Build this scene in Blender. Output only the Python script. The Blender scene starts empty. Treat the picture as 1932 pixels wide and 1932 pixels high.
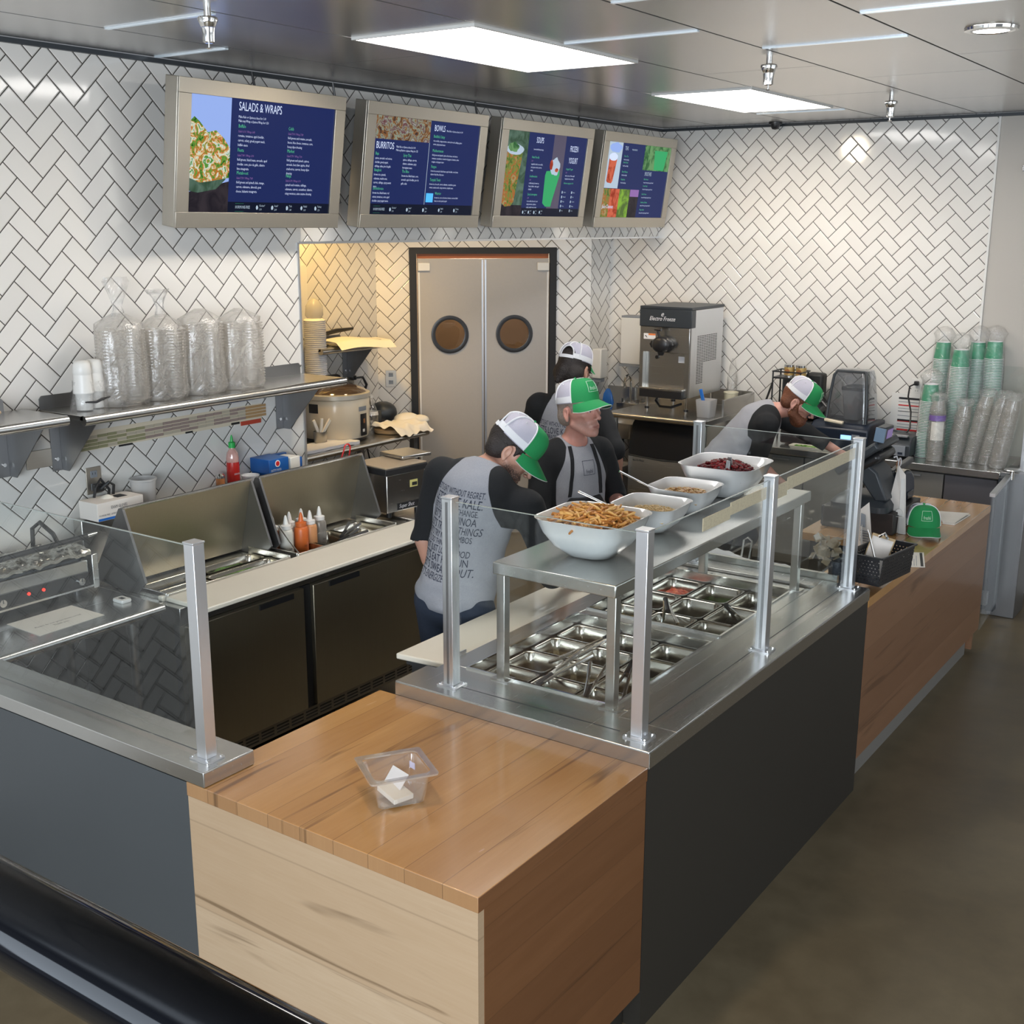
import bpy, math, random
import numpy as np
from mathutils import Vector, Matrix, noise
from mathutils.bvhtree import BVHTree
SC = bpy.context.scene
COL = SC.collection
PI = math.pi
V = Vector
random.seed(7)

# ------------------------------------------------------------------ mesh builder
class MB:
    def __init__(s): s.v = []; s.f = []; s.m = []; s.mi = 0
    def add(s, vs, fs):
        o = len(s.v); s.v += [tuple(p) for p in vs]
        s.f += [tuple(i + o for i in f) for f in fs]; s.m += [s.mi] * len(fs); return s
    def mat(s, i): s.mi = i; return s
    def box(s, x0, x1, y0, y1, z0, z1):
        return s.add([(x0,y0,z0),(x1,y0,z0),(x1,y1,z0),(x0,y1,z0),(x0,y0,z1),(x1,y0,z1),(x1,y1,z1),(x0,y1,z1)],
                     [(0,3,2,1),(4,5,6,7),(0,1,5,4),(1,2,6,5),(2,3,7,6),(3,0,4,7)])
    def obox(s, c, size, R=None):
        R = R or Matrix.Identity(3); c = V(c); hx, hy, hz = [a/2 for a in size]
        vs = [c + R @ V((x,y,z)) for z in (-hz,hz) for x,y in ((-hx,-hy),(hx,-hy),(hx,hy),(-hx,hy))]
        return s.add(vs, [(0,3,2,1),(4,5,6,7),(0,1,5,4),(1,2,6,5),(2,3,7,6),(3,0,4,7)])
    def prism(s, pts, d):
        d = V(d); a = [V(p) for p in pts]; n = len(a)
        nrm = sum(((a[i]-a[0]).cross(a[(i+1)%n]-a[0]) for i in range(n)), V((0,0,0)))
        if nrm.dot(d) > 0: a.reverse()
        return s.add(a + [p + d for p in a], [tuple(range(n)), tuple(range(2*n-1, n-1, -1))] + [(i, i+n, (i+1)%n+n, (i+1)%n) for i in range(n)])
    def rings(s, rings, c0=True, c1=True):
        n = len(rings[0]); vs = [p for r in rings for p in r]; fs = []
        for k in range(len(rings)-1):
            for i in range(n):
                j = (i+1) % n; fs.append((k*n+i, k*n+j, (k+1)*n+j, (k+1)*n+i))
        if c0: fs.append(tuple(range(n-1, -1, -1)))
        if c1: fs.append(tuple((len(rings)-1)*n+i for i in range(n)))
        return s.add(vs, fs)
    def cyl(s, p0, p1, r0, r1=None, n=16, caps=True):
        p0, p1 = V(p0), V(p1); r1 = r0 if r1 is None else r1; d = (p1-p0).normalized()
        a = d.orthogonal().normalized(); b = d.cross(a)
        R = lambda p, r: [p + a*(r*math.cos(2*PI*i/n)) + b*(r*math.sin(2*PI*i/n)) for i in range(n)]
        return s.rings([R(p0,r0), R(p1,r1)], caps, caps)
    def tube(s, pts, r, n=8, caps=True):
        pts = [V(p) for p in pts]; rr = r if isinstance(r, (list,tuple)) else [r]*len(pts)
        t = (pts[1]-pts[0]).normalized(); a = t.orthogonal().normalized(); rings = []
        for i, p in enumerate(pts):
            t = (pts[min(i+1,len(pts)-1)] - pts[max(i-1,0)]).normalized()
            a = (a - t*a.dot(t)); a = a.normalized() if a.length > 1e-6 else t.orthogonal().normalized(); b = t.cross(a)
            rings.append([p + a*(rr[i]*math.cos(2*PI*k/n)) + b*(rr[i]*math.sin(2*PI*k/n)) for k in range(n)])
        return s.rings(rings, caps, caps)
    def lathe(s, c, prof, n=28, c0=True, c1=True, sx=1, sy=1, wob=0, seed=0):
        rings = []
        for k, (r, z) in enumerate(prof):
            rings.append([(c[0]+sx*r*math.cos(2*PI*i/n)*(1+wob*noise.noise(V((math.cos(2*PI*i/n)*2+seed, math.sin(2*PI*i/n)*2, z*14+seed)))),
                           c[1]+sy*r*math.sin(2*PI*i/n)*(1+wob*noise.noise(V((math.cos(2*PI*i/n)*2+seed, math.sin(2*PI*i/n)*2, z*14+seed)))), c[2]+z) for i in range(n)])
        return s.rings(rings, c0, c1)
    def ball(s, c, r, n=16, R=None, m=10):
        r = r if isinstance(r, (tuple,list)) else (r,r,r); R = R or Matrix.Identity(3); c = V(c); rings = []
        for k in range(1, m):
            ph = PI*k/m - PI/2
            rings.append([c + R @ V((r[0]*math.cos(ph)*math.cos(2*PI*i/n), r[1]*math.cos(ph)*math.sin(2*PI*i/n), r[2]*math.sin(ph))) for i in range(n)])
        return s.rings(rings)
    def rrect(s, c, levels, seg=5, c0=True, c1=False, rot=0):
        rings = []; cr, sr = math.cos(rot), math.sin(rot)
        for hx, hy, r, z in levels:
            ring = []
            for qx, qy, a0 in ((1,1,0),(-1,1,PI/2),(-1,-1,PI),(1,-1,1.5*PI)):
                for k in range(seg+1):
                    a = a0 + PI/2*k/seg; x = qx*(hx-r)+r*math.cos(a); y = qy*(hy-r)+r*math.sin(a)
                    ring.append((c[0]+x*cr-y*sr, c[1]+x*sr+y*cr, c[2]+z))
            rings.append(ring)
        return s.rings(rings, c0, c1)
    def surf(s, fn, nu, nv, th=None):
        vs = [V(fn(i/nu, j/nv)) for j in range(nv+1) for i in range(nu+1)]
        fs = [(j*(nu+1)+i, j*(nu+1)+i+1, (j+1)*(nu+1)+i+1, (j+1)*(nu+1)+i) for j in range(nv) for i in range(nu)]
        if th is None: return s.add(vs, fs)
        n = len(vs); th = V(th); b = []
        for i in range(nu): b.append((i+1, i, i+n, i+1+n)); k = nv*(nu+1); b.append((k+i, k+i+1, k+i+1+n, k+i+n))
        for j in range(nv): k = j*(nu+1); b.append((k, k+nu+1, k+nu+1+n, k+n)); k += nu; b.append((k+nu+1, k, k+n, k+nu+1+n))
        return s.add(vs + [p+th for p in vs], fs + [tuple(reversed([i+n for i in f])) for f in fs] + b)
    def text(s, txt, size, M, align='LEFT', xs=1.0, res=2, ext=0.0, shear=0.0):
        cu = bpy.data.curves.new('t', 'FONT'); cu.body = txt; cu.size = size; cu.align_x = align; cu.resolution_u = res; cu.extrude = ext; cu.shear = shear
        cu.align_y = 'CENTER'
        o = bpy.data.objects.new('t', cu); COL.objects.link(o); dg = bpy.context.evaluated_depsgraph_get()
        me = bpy.data.meshes.new_from_object(o.evaluated_get(dg))
        S = Matrix.Diagonal((xs,1,1,1)); MM = M @ S
        s.add([MM @ v.co for v in me.vertices], [tuple(p.vertices) for p in me.polygons])
        bpy.data.objects.remove(o); bpy.data.curves.remove(cu); bpy.data.meshes.remove(me); return s

BASE = {}
def base_of(p):
    while p is not None:
        if p.name in BASE: return BASE[p.name]
        p = p.parent
    return V((0,0,0))
def props(o, label=None, cat=None, group=None, kind=None):
    if label: o['label'] = label
    if cat: o['category'] = cat
    if group: o['group'] = group
    if kind: o['kind'] = kind
    return o
def part(name, mb, mats, parent=None, smooth=35, bevel=0, seg=2, label=None, base=None, kind=None):
    me = bpy.data.meshes.new(name)
    b = base_of(parent) if base is None else V(base)
    me.from_pydata([(p[0]-b.x, p[1]-b.y, p[2]-b.z) for p in mb.v], [], mb.f)
    mats = mats if isinstance(mats, (list,tuple)) else [mats]
    for m in mats: me.materials.append(m)
    if len(mats) > 1:
        for p, i in zip(me.polygons, mb.m): p.material_index = i
    if smooth:
        me.polygons.foreach_set('use_smooth', [True]*len(me.polygons)); me.set_sharp_from_angle(angle=math.radians(smooth))
    me.update()
    o = bpy.data.objects.new(name, me); COL.objects.link(o)
    if parent is not None: o.parent = parent
    else: o.location = b; BASE[o.name] = b.copy()
    if bevel:
        md = o.modifiers.new('b', 'BEVEL'); md.width = bevel; md.segments = seg; md.limit_method = 'ANGLE'; md.angle_limit = math.radians(40)
        md.harden_normals = False
    if label: o['label'] = label
    if kind: o['kind'] = kind
    return o
def thing(name, label, cat, loc=(0,0,0), rotz=0, group=None, local=False):
    o = bpy.data.objects.new(name, None); COL.objects.link(o); o.empty_display_size = .05
    o.location = loc; o.rotation_euler = (0,0,rotz); BASE[o.name] = V((0,0,0)) if local else V(loc)
    return props(o, label, cat, group)
def solo(name, mb, mats, label, cat, base, group=None, **k):
    return props(part(name, mb, mats, None, base=base, **k), label, cat, group)
def dup(root, loc, rotz=None, label=None):
    def rec(o, par):
        c = o.copy(); COL.objects.link(c); c.parent = par
        for ch in list(o.children): rec(ch, c)
        return c
    r = rec(root, None); r.location = loc
    if rotz is not None: r.rotation_euler = (0,0,rotz)
    if label: r['label'] = label
    return r
def struct(name, mb, mats, **k):
    return props(part(name, mb, mats, None, base=(0,0,0), **k), kind='structure')

# ------------------------------------------------------------------ node helpers
class NT:
    def __init__(s, name):
        s.mat = bpy.data.materials.new(name); s.mat.use_nodes = True; s.t = s.mat.node_tree
        s.b = s.t.nodes['Principled BSDF']; s.out = s.t.nodes['Material Output']
    def n(s, ty, **k):
        nd = s.t.nodes.new('ShaderNode'+ty)
        for a, v in k.items(): setattr(nd, a, v)
        return nd
    def set(s, sock, v):
        if isinstance(v, bpy.types.NodeSocket): s.t.links.new(v, sock)
        elif v is not None:
            if hasattr(sock.default_value, '__len__') and not hasattr(v, '__len__'): v = [v]*len(sock.default_value)
            if hasattr(sock.default_value, '__len__') and len(sock.default_value) == 4 and len(v) == 3: v = list(v)+[1]
            sock.default_value = v
    def m(s, op, a, b=None, c=None, clamp=False):
        nd = s.n('Math', operation=op); nd.use_clamp = clamp
        s.set(nd.inputs[0], a); s.set(nd.inputs[1], b); s.set(nd.inputs[2], c); return nd.outputs[0]
    def mix(s, f, a, b, mode='MIX'):
        nd = s.n('Mix', data_type='RGBA', blend_type=mode); s.set(nd.inputs[0], f); s.set(nd.inputs[6], a); s.set(nd.inputs[7], b); return nd.outputs[2]
    def noise(s, vec, scale, detail=3, rough=.5, dist=0):
        nd = s.n('TexNoise'); s.set(nd.inputs['Vector'], vec); nd.inputs['Scale'].default_value = scale; nd.inputs['Detail'].default_value = detail
        nd.inputs['Roughness'].default_value = rough; nd.inputs['Distortion'].default_value = dist; return nd.outputs[0]
    def map(s, vec, scale=(1,1,1), loc=(0,0,0), rot=(0,0,0)):
        nd = s.n('Mapping'); s.set(nd.inputs[0], vec); nd.inputs['Scale'].default_value = scale; nd.inputs['Location'].default_value = loc; nd.inputs['Rotation'].default_value = rot; return nd.outputs[0]
    def ramp(s, f, stops, interp='LINEAR'):
        nd = s.n('ValToRGB'); s.set(nd.inputs[0], f); cr = nd.color_ramp; cr.interpolation = interp
        while len(cr.elements) < len(stops): cr.elements.new(.5)
        for e, (p, c) in zip(cr.elements, stops): e.position = p; e.color = list(c)+[1] if len(c) == 3 else c
        return nd.outputs[0]
    def bump(s, h, st=.2, dist=.01):
        nd = s.n('Bump'); s.set(nd.inputs['Height'], h); nd.inputs['Strength'].default_value = st; nd.inputs['Distance'].default_value = dist
        s.t.links.new(nd.outputs[0], s.b.inputs['Normal'])
    def obj(s): return s.n('TexCoord').outputs['Object']
    def geo(s): return s.n('NewGeometry').outputs['Position']
    def P(s, **k):
        for a, v in k.items(): s.set(s.b.inputs[a.replace('_',' ')], v)
        return s
    def maprange(s, v, a, b, c=0, d=1, smooth=True):
        nd = s.n('MapRange'); nd.interpolation_type = 'SMOOTHSTEP' if smooth else 'LINEAR'
        for i, x in enumerate((v,a,b,c,d)): s.set(nd.inputs[i], x)
        return nd.outputs[0]

def simple(name, col, rough=.5, metal=0, spec=None, coat=0, trans=0, sub=0, emit=None, es=1, var=0, vs=30, bump=0, bs=60, alpha=None):
    t = NT(name); c = col
    if var:
        c = t.mix(t.noise(t.obj(), vs, 3), [x*(1-var) for x in col], [min(1,x*(1+var)) for x in col])
    t.P(Base_Color=c, Roughness=rough, Metallic=metal)
    if coat: t.P(Coat_Weight=coat, Coat_Roughness=.08)
    if trans: t.P(Transmission_Weight=trans)
    if sub: t.P(Subsurface_Weight=sub, Subsurface_Radius=(.01,.004,.002))
    if emit: t.P(Emission_Color=emit, Emission_Strength=es)
    if bump: t.bump(t.noise(t.obj(), bs, 3), bump, .004)
    return t.mat

def steel(name, col=.55, rough=.28, axis=1, streak=.03, var=.05, bump=.04):
    t = NT(name); sc = [90,90,90]; sc[axis] = 2.0
    o = t.obj(); n = t.noise(t.map(o, sc), 2.2, 4, .6); n2 = t.noise(o, 2.3, 2)
    f = t.m('ADD', t.m('MULTIPLY', n, .5), t.m('MULTIPLY', n2, .5))
    col = col if hasattr(col, '__len__') else (col, col*.985, col*.95)
    t.P(Base_Color=t.mix(f, [c*(1-var) for c in col], [c*(1+var) for c in col]), Metallic=1, Roughness=t.m('ADD', rough-streak/2, t.m('MULTIPLY', n, streak)))
    (t.bump(n, bump, .003) if bump > .1 else None); return t.mat

def mixmat(name, dens, tint=(1,1,1), gloss=1.0, rough=0.0, diff=None, ior=1.45, bump=0, bs=20, dvar=0):
    """thin clear sheet: see-through + mirror reflection (+ a share of milky scatter)"""
    t = NT(name); t.t.nodes.remove(t.b)
    tr = t.n('BsdfTransparent'); t.set(tr.inputs[0], tint); gl = t.n('BsdfGlossy'); gl.inputs['Roughness'].default_value = rough; t.set(gl.inputs[0], (1,1,1))
    fr = t.n('Fresnel'); gb = t.n('NewGeometry').outputs['Backfacing']; t.set(fr.inputs[0], t.m('ADD', ior, t.m('MULTIPLY', gb, 1/ior-ior)))
    if bump:
        bn = t.n('Bump'); t.set(bn.inputs['Height'], t.noise(t.obj(), bs, 4, .6, .8)); bn.inputs['Strength'].default_value = bump; bn.inputs['Distance'].default_value = .02
        t.t.links.new(bn.outputs[0], gl.inputs['Normal']); t.t.links.new(bn.outputs[0], fr.inputs['Normal'])
    base = tr.outputs[0]
    if diff is not None:
        df = t.n('BsdfDiffuse'); t.set(df.inputs[0], diff); tl = t.n('BsdfTranslucent'); t.set(tl.inputs[0], diff)
        a = t.n('AddShader'); mx0 = t.n('MixShader'); mx0.inputs[0].default_value = .4
        t.t.links.new(df.outputs[0], mx0.inputs[1]); t.t.links.new(tl.outputs[0], mx0.inputs[2])
        mx = t.n('MixShader')
        if dvar: t.set(mx.inputs[0], t.maprange(t.noise(t.obj(), bs*.6, 3, .6, .6), .3, .75, max(0,dens-dvar), min(1,dens+dvar)))
        else: mx.inputs[0].default_value = dens
        t.t.links.new(base, mx.inputs[1]); t.t.links.new(mx0.outputs[0], mx.inputs[2]); base = mx.outputs[0]
    m2 = t.n('MixShader'); t.set(m2.inputs[0], t.m('MULTIPLY', fr.outputs[0], gloss, clamp=True))
    t.t.links.new(base, m2.inputs[1]); t.t.links.new(gl.outputs[0], m2.inputs[2]); t.t.links.new(m2.outputs[0], t.out.inputs[0]); return t.mat

def herringbone(name, ph=(0,0), w=.0803, col=(.78,.755,.715)):
    t = NT(name); uv = t.n('UVMap').outputs[0]; sp = t.n('SeparateXYZ'); t.t.links.new(uv, sp.inputs[0])
    s = t.m('SUBTRACT', sp.outputs[0], ph[0]); z = t.m('SUBTRACT', sp.outputs[1], ph[1]); k = 1/(math.sqrt(2)*w)
    u = t.m('MULTIPLY', t.m('ADD', s, z), k); v = t.m('MULTIPLY', t.m('SUBTRACT', z, s), k)
    i = t.m('FLOOR', u); j = t.m('FLOOR', v); fu = t.m('SUBTRACT', u, i); fv = t.m('SUBTRACT', v, j)
    d = t.m('FLOORED_MODULO', t.m('SUBTRACT', i, j), 4.0)
    M = [t.m('COMPARE', d, float(q), .5) for q in range(4)]
    e = [t.m('ADD', fu, t.m('MULTIPLY', M[1], 9)), t.m('ADD', t.m('SUBTRACT', 1.0, fu), t.m('MULTIPLY', M[0], 9)),
         t.m('ADD', fv, t.m('MULTIPLY', M[2], 9)), t.m('ADD', t.m('SUBTRACT', 1.0, fv), t.m('MULTIPLY', M[3], 9))]
    dd = t.m('MINIMUM', t.m('MINIMUM', e[0], e[1]), t.m('MINIMUM', e[2], e[3]))
    ii = t.m('SUBTRACT', i, M[1]); jj = t.m('SUBTRACT', j, M[2])
    cb = t.n('CombineXYZ'); t.set(cb.inputs[0], ii); t.set(cb.inputs[1], jj)
    wn = t.n('TexWhiteNoise'); wn.noise_dimensions = '2D'; t.t.links.new(cb.outputs[0], wn.inputs['Vector']); sc = t.n('SeparateColor'); t.t.links.new(wn.outputs[1], sc.inputs[0])
    g = t.maprange(dd, .019, .034)
    tile = t.mix(sc.outputs[0], [c*.965 for c in col], [min(1,c*1.03) for c in col])
    t.P(Base_Color=t.mix(g, (.045,.038,.032), tile), Roughness=t.m('SUBTRACT', .75, t.m('MULTIPLY', g, .66)), Coat_Weight=0.0)
    tilt = t.m('ADD', t.m('MULTIPLY', t.m('SUBTRACT', sc.outputs[1], .5), t.m('SUBTRACT', u, ii)), t.m('MULTIPLY', t.m('SUBTRACT', sc.outputs[2], .5), t.m('SUBTRACT', v, jj)))
    h = t.m('ADD', t.maprange(dd, .012, .075), t.m('MULTIPLY', tilt, .12))
    h = t.m('ADD', h, t.m('MULTIPLY', t.noise(uv, 9, 1), .25))
    t.bump(h, .55, .0035); return t.mat

def wood(name, along=1, across=0, width=.115, cols=((.47,.27,.115),(.62,.39,.19),(.36,.19,.08)), rough=.22, coat=.6, streak=1.0, off=0.0, seam=.6):
    """planks running along one axis, with grain, figure and dark heart streaks"""
    t = NT(name); o = t.geo(); sp = t.n('SeparateXYZ'); t.t.links.new(o, sp.inputs[0]); a = sp.outputs[along]; c = t.m('ADD', sp.outputs[across], off)
    q = t.m('DIVIDE', c, width); row = t.m('FLOOR', q); fr = t.m('SUBTRACT', q, row)
    wn = t.n('TexWhiteNoise'); wn.noise_dimensions = '1D'; t.set(wn.inputs['W'], row); r = wn.outputs[0]; sc = t.n('SeparateColor'); t.t.links.new(wn.outputs[1], sc.inputs[0])
    cb = t.n('CombineXYZ'); t.set(cb.inputs[0], t.m('ADD', a, t.m('MULTIPLY', r, 31.0))); t.set(cb.inputs[1], c); t.set(cb.inputs[2], t.m('MULTIPLY', sc.outputs[1], 7.0)); vec = cb.outputs[0]
    fine = t.noise(t.map(vec, (3.0,60,1)), 2.0, 5, .65, .4)
    fig = t.noise(t.map(vec, (1.3,9,1)), 1.6, 3, .5, 1.6)
    dark = t.maprange(t.noise(t.map(vec, (.55,8,1)), 1.5, 3, .55, 1.0), .60, .72)
    col = t.mix(fig, cols[0], cols[1]); col = t.mix(t.m('MULTIPLY', fine, .45), col, cols[2])
    col = t.mix(t.m('MULTIPLY', t.m('SUBTRACT', sc.outputs[2], .3), .55, clamp=True), col, cols[2])
    col = t.mix(t.m('MULTIPLY', dark, .75*streak), col, [x*.42 for x in cols[2]])
    edge = t.m('MINIMUM', fr, t.m('SUBTRACT', 1.0, fr)); ln = t.maprange(edge, .004, .014)
    col = t.mix(t.m('MULTIPLY', t.m('SUBTRACT', 1.0, ln), seam), col, [x*.35 for x in cols[2]])
    t.P(Base_Color=col, Roughness=t.m('ADD', rough, t.m('MULTIPLY', fig, .1)), Coat_Weight=coat, Coat_Roughness=.12)
    t.bump(fine, .06, .002); return t.mat

M = {}
# phases of the tile pattern, in metres along each wall / height
M['tileL'] = herringbone('tile_left', (2.9333, 2.0044)); M['tileB'] = herringbone('tile_back', (-2.7199, 1.457)); M['tileD'] = herringbone('tile_niche', (-1.5033,1.8867))
M['ss'] = steel('stainless_steel', .58, .27, var=.05, streak=.02); M['ssx'] = steel('stainless_steel_cross', .58, .27, axis=0, var=.05, streak=.02)
M['ssd'] = steel('stainless_dark', (.30,.285,.26), .30, axis=1); M['ssz'] = steel('stainless_front', (.40,.36,.27), .42, axis=2, var=.12)
M['ssv'] = steel('stainless_vertical', (.5,.49,.46), .3, axis=2); M['alu'] = steel('brushed_aluminium', (.70,.71,.73), .34, axis=2, var=.04)
M['galv'] = steel('dull_steel', (.27,.27,.275), .42, axis=2, var=.12); M['plate'] = steel('plate_steel', (.50,.46,.40), .45, var=.08)
M['chrome'] = simple('chrome', (.78,.77,.75), .1, 1); M['pan'] = steel('pan_steel', (.5,.47,.41), .2, axis=0, var=.06)
M['frame'] = steel('monitor_case', (.44,.41,.355), .42, axis=2, var=.07)
M['poly'] = simple('white_board', (.78,.73,.62), .45, var=.05, vs=4)
M['white'] = simple('white_plastic', (.75,.74,.71), .35); M['ceramic'] = simple('white_ceramic', (.83,.83,.82), .12, coat=.5)
M['paper'] = simple('paper', (.78,.75,.68), .8, var=.04, vs=8); M['card'] = simple('white_card', (.76,.71,.66), .7)
M['black'] = simple('black_plastic', (.018,.018,.02), .35); M['blackm'] = simple('black_matte', (.012,.012,.013), .6); M['blackg'] = simple('black_gloss', (.002,.0025,.004), .07)
M['blackg'].node_tree.nodes['Principled BSDF'].inputs['Specular IOR Level'].default_value = .3
M['navy'] = simple('navy_plastic', (.010,.017,.034), .4); M['greyp'] = simple('grey_plastic', (.25,.27,.3), .45); M['dgrey'] = simple('dark_grey_plastic', (.030,.036,.043), .4)
M['beige'] = simple('beige_enamel', (.74,.65,.50), .3, coat=.3)
M['lamG'] = simple('grey_laminate', (.060,.066,.070), .45, var=.06, vs=3); M['lamD'] = simple('dark_laminate', (.022,.019,.015), .5, var=.08, vs=3)
M['lamB'] = simple('grey_cabinet', (.20,.19,.175), .45)
M['doorG'] = simple('door_laminate', (.43,.405,.38), .42, var=.03, vs=60); M['paintB'] = simple('greige_paint', (.50,.47,.43), .8); M['whitewall'] = simple('white_paint', (.7,.68,.64), .8)
M['green'] = simple('green_cloth', (.012,.26,.075), .8, bump=.3, bs=260); M['greend'] = simple('green_paper', (.015,.27,.13), .4)
M['gwhite'] = simple('cloth_white', (.78,.78,.80), .8); M['mesh'] = simple('cap_mesh', (.52,.50,.58), .85, bump=.6, bs=500)
M['red'] = simple('red_sauce', (.45,.02,.015), .25); M['redp'] = simple('red_plastic', (.6,.02,.02), .35); M['greenp'] = simple('green_plastic', (.02,.42,.08), .35)
M['blue'] = simple('blue_card', (.01,.10,.36), .4); M['bluep'] = simple('blue_plastic', (.02,.14,.5), .35); M['purple'] = simple('purple_band', (.12,.02,.36), .5)
M['brown'] = simple('brown_print', (.30,.12,.04), .5); M['tan'] = simple('tan_enamel', (.42,.33,.23), .35); M['kraft'] = simple('kraft', (.5,.36,.2), .8)
M['bag'] = mixmat('clear_bag', .26, gloss=1.2, rough=.16, diff=(.88,.85,.80), bump=.7, bs=11, dvar=.16)
M['bagl'] = mixmat('light_bag', .16, gloss=1.3, rough=.12, diff=(.85,.84,.82), bump=.9, bs=22, dvar=.12)
M['frost'] = mixmat('frosted_plastic', .62, gloss=.8, rough=.25, diff=(.74,.73,.72)); M['clearp'] = mixmat('clear_plastic', .10, gloss=1.6, rough=.04, diff=(.8,.78,.74), ior=1.5)
M['cupclear'] = mixmat('clear_cups', .30, tint=(.92,.90,.87), gloss=2.4, rough=.12, diff=(.78,.74,.68))
M['glass'] = mixmat('clear_glass', 0, tint=(.955,.972,.968), gloss=.6, ior=1.5); M['glassd'] = mixmat('door_glass', 0, tint=(.55,.5,.45), gloss=1.5)
M['smoke'] = mixmat('smoked_plastic', .2, tint=(.55,.57,.6), gloss=1.5, rough=.05, diff=(.3,.31,.33))
M['frostl'] = mixmat('tub_rim', .3, gloss=2.2, rough=.06, diff=(.8,.76,.7), ior=1.6)
M['glassedge'] = simple('glass_edge', (.36,.42,.41), .2)
def concrete():
    t = NT('polished_concrete'); o = t.obj(); a = t.noise(o, .9, 5, .6, .3); b = t.noise(o, 7, 5, .65)
    f = t.m('ADD', t.m('MULTIPLY', a, .65), t.m('MULTIPLY', b, .35))
    t.P(Base_Color=t.ramp(f, [(.3,(.095,.072,.040)), (.5,(.155,.120,.070)), (.7,(.215,.172,.105))]), Roughness=t.m('ADD', .3, t.m('MULTIPLY', b, .25)))
    t.bump(b, .05, .003); return t.mat
M['floor'] = concrete()
def ceilmat():
    t = NT('ribbed_metal_ceiling'); o = t.obj(); sp = t.n('SeparateXYZ'); t.t.links.new(o, sp.inputs[0])
    rib = t.m('SINE', t.m('MULTIPLY', sp.outputs[1], 2*PI/.012)); n = t.noise(o, 1.2, 2)
    t.P(Base_Color=t.mix(n, (.60,.60,.60), (.74,.73,.72)), Metallic=.92, Roughness=.27); t.bump(rib, .035, .002); return t.mat
M['ceil'] = ceilmat()
M['woodtop'] = wood('maple_top', 1, 0, .118, ((.52,.255,.075),(.68,.38,.135),(.34,.145,.045)), .2, .7, off=.03)
M['woodend'] = wood('maple_edge', 1, 0, .118, ((.36,.19,.085),(.42,.24,.11),(.26,.13,.055)), .3, .5, off=.03)
M['woodfront'] = wood('maple_front_lit', 0, 2, .27, ((.50,.375,.25),(.57,.44,.305),(.33,.20,.10)), .38, .2, streak=1.0, off=.05, seam=.25)  # paler copy of the maple: cooler light on the front is in the colour
M['woodside_shaded'] = wood('maple_side_shaded', 1, 2, .13, ((.165,.066,.023),(.225,.098,.038),(.10,.038,.014)), .34, .3, streak=.5, seam=.35)  # darker copy of the maple: shade of the customer side painted in
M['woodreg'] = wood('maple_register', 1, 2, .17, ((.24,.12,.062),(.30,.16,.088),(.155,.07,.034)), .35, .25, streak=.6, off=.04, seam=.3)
def emis(name, col, st):
    t = NT(name); t.P(Base_Color=(0,0,0), Emission_Color=col, Emission_Strength=st, Roughness=.35, Specular_IOR_Level=.08); return t.mat
def mirrorless(name, col, st, rough=.25):
    return emis(name, col, st)
M['lamp'] = emis('lamp_diffuser', (1,.96,.92), 14); M['scr'] = emis('screen_navy', (.012,.022,.105), 1.0); M['scrd'] = emis('screen_dark', (.004,.007,.022), 1.0)
M['scw'] = emis('screen_white', (.6,.68,.9), 1.15); M['scg'] = emis('screen_green', (.10,.55,.28), 1.0); M['scs'] = emis('screen_sky', (.28,.40,.78), 1.1); M['sclb'] = emis('screen_blue', (.08,.45,.95), 1.2)
M['slit'] = simple('polished_strip_glow', (.85,.9,.95), .22, 1, emit=(.5,.62,.72), es=.35)  # faint emission stands in for the bright reflection in the metal seams
def photomat(name, stops, scale=18, dist=.8, st=1.0):
    t = NT(name); n = t.noise(t.obj(), scale, 3, .6, dist); col = t.ramp(n, stops, 'EASE'); t.P(Base_Color=(0,0,0), Roughness=.35, Specular_IOR_Level=.08, Emission_Color=col, Emission_Strength=st); return t.mat
M['ph_salad'] = photomat('screen_salad', [(.32,(.02,.10,.01)),(.42,(.15,.35,.05)),(.48,(.55,.13,.02)),(.53,(.75,.62,.30)),(.58,(.70,.80,.75)),(.66,(.10,.30,.04))], 26, 1.2, .9)
M['ph_bowl'] = photomat('screen_glass_bowl', [(.3,(.03,.07,.04)),(.7,(.10,.17,.13))], 14); M['ph_table'] = photomat('screen_tabletop', [(.3,(.012,.010,.016)),(.7,(.035,.028,.035))], 10)
M['ph_burrito'] = photomat('screen_burrito', [(.35,(.06,.035,.03)),(.45,(.28,.12,.04)),(.52,(.30,.36,.28)),(.6,(.16,.05,.06)),(.7,(.4,.42,.38))], 20, 1.6, .8)
M['ph_soup'] = photomat('screen_soup_cup', [(.35,(.07,.14,.02)),(.48,(.22,.28,.06)),(.56,(.50,.12,.03)),(.66,(.40,.36,.15))], 26, .8, .8)
M['ph_tea'] = photomat('screen_red_tea', [(.35,(.30,.03,.01)),(.6,(.6,.12,.06))], 16); M['ph_juice'] = photomat('screen_juices', [(.36,(.08,.14,.03)),(.6,(.22,.42,.04))], 12)
M['ph_smooth'] = photomat('screen_smoothie', [(.35,(.02,.10,.03)),(.6,(.14,.30,.12))], 16); M['sc_tea'] = emis('screen_pale', (.5,.62,.75), .9); M['sc_dgr'] = emis('screen_mint', (.04,.42,.15), .9); M['sc_pur'] = emis('screen_lilac', (.35,.18,.5), .8); M['sc_or'] = emis('screen_orange', (.6,.14,.02), .8)
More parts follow.
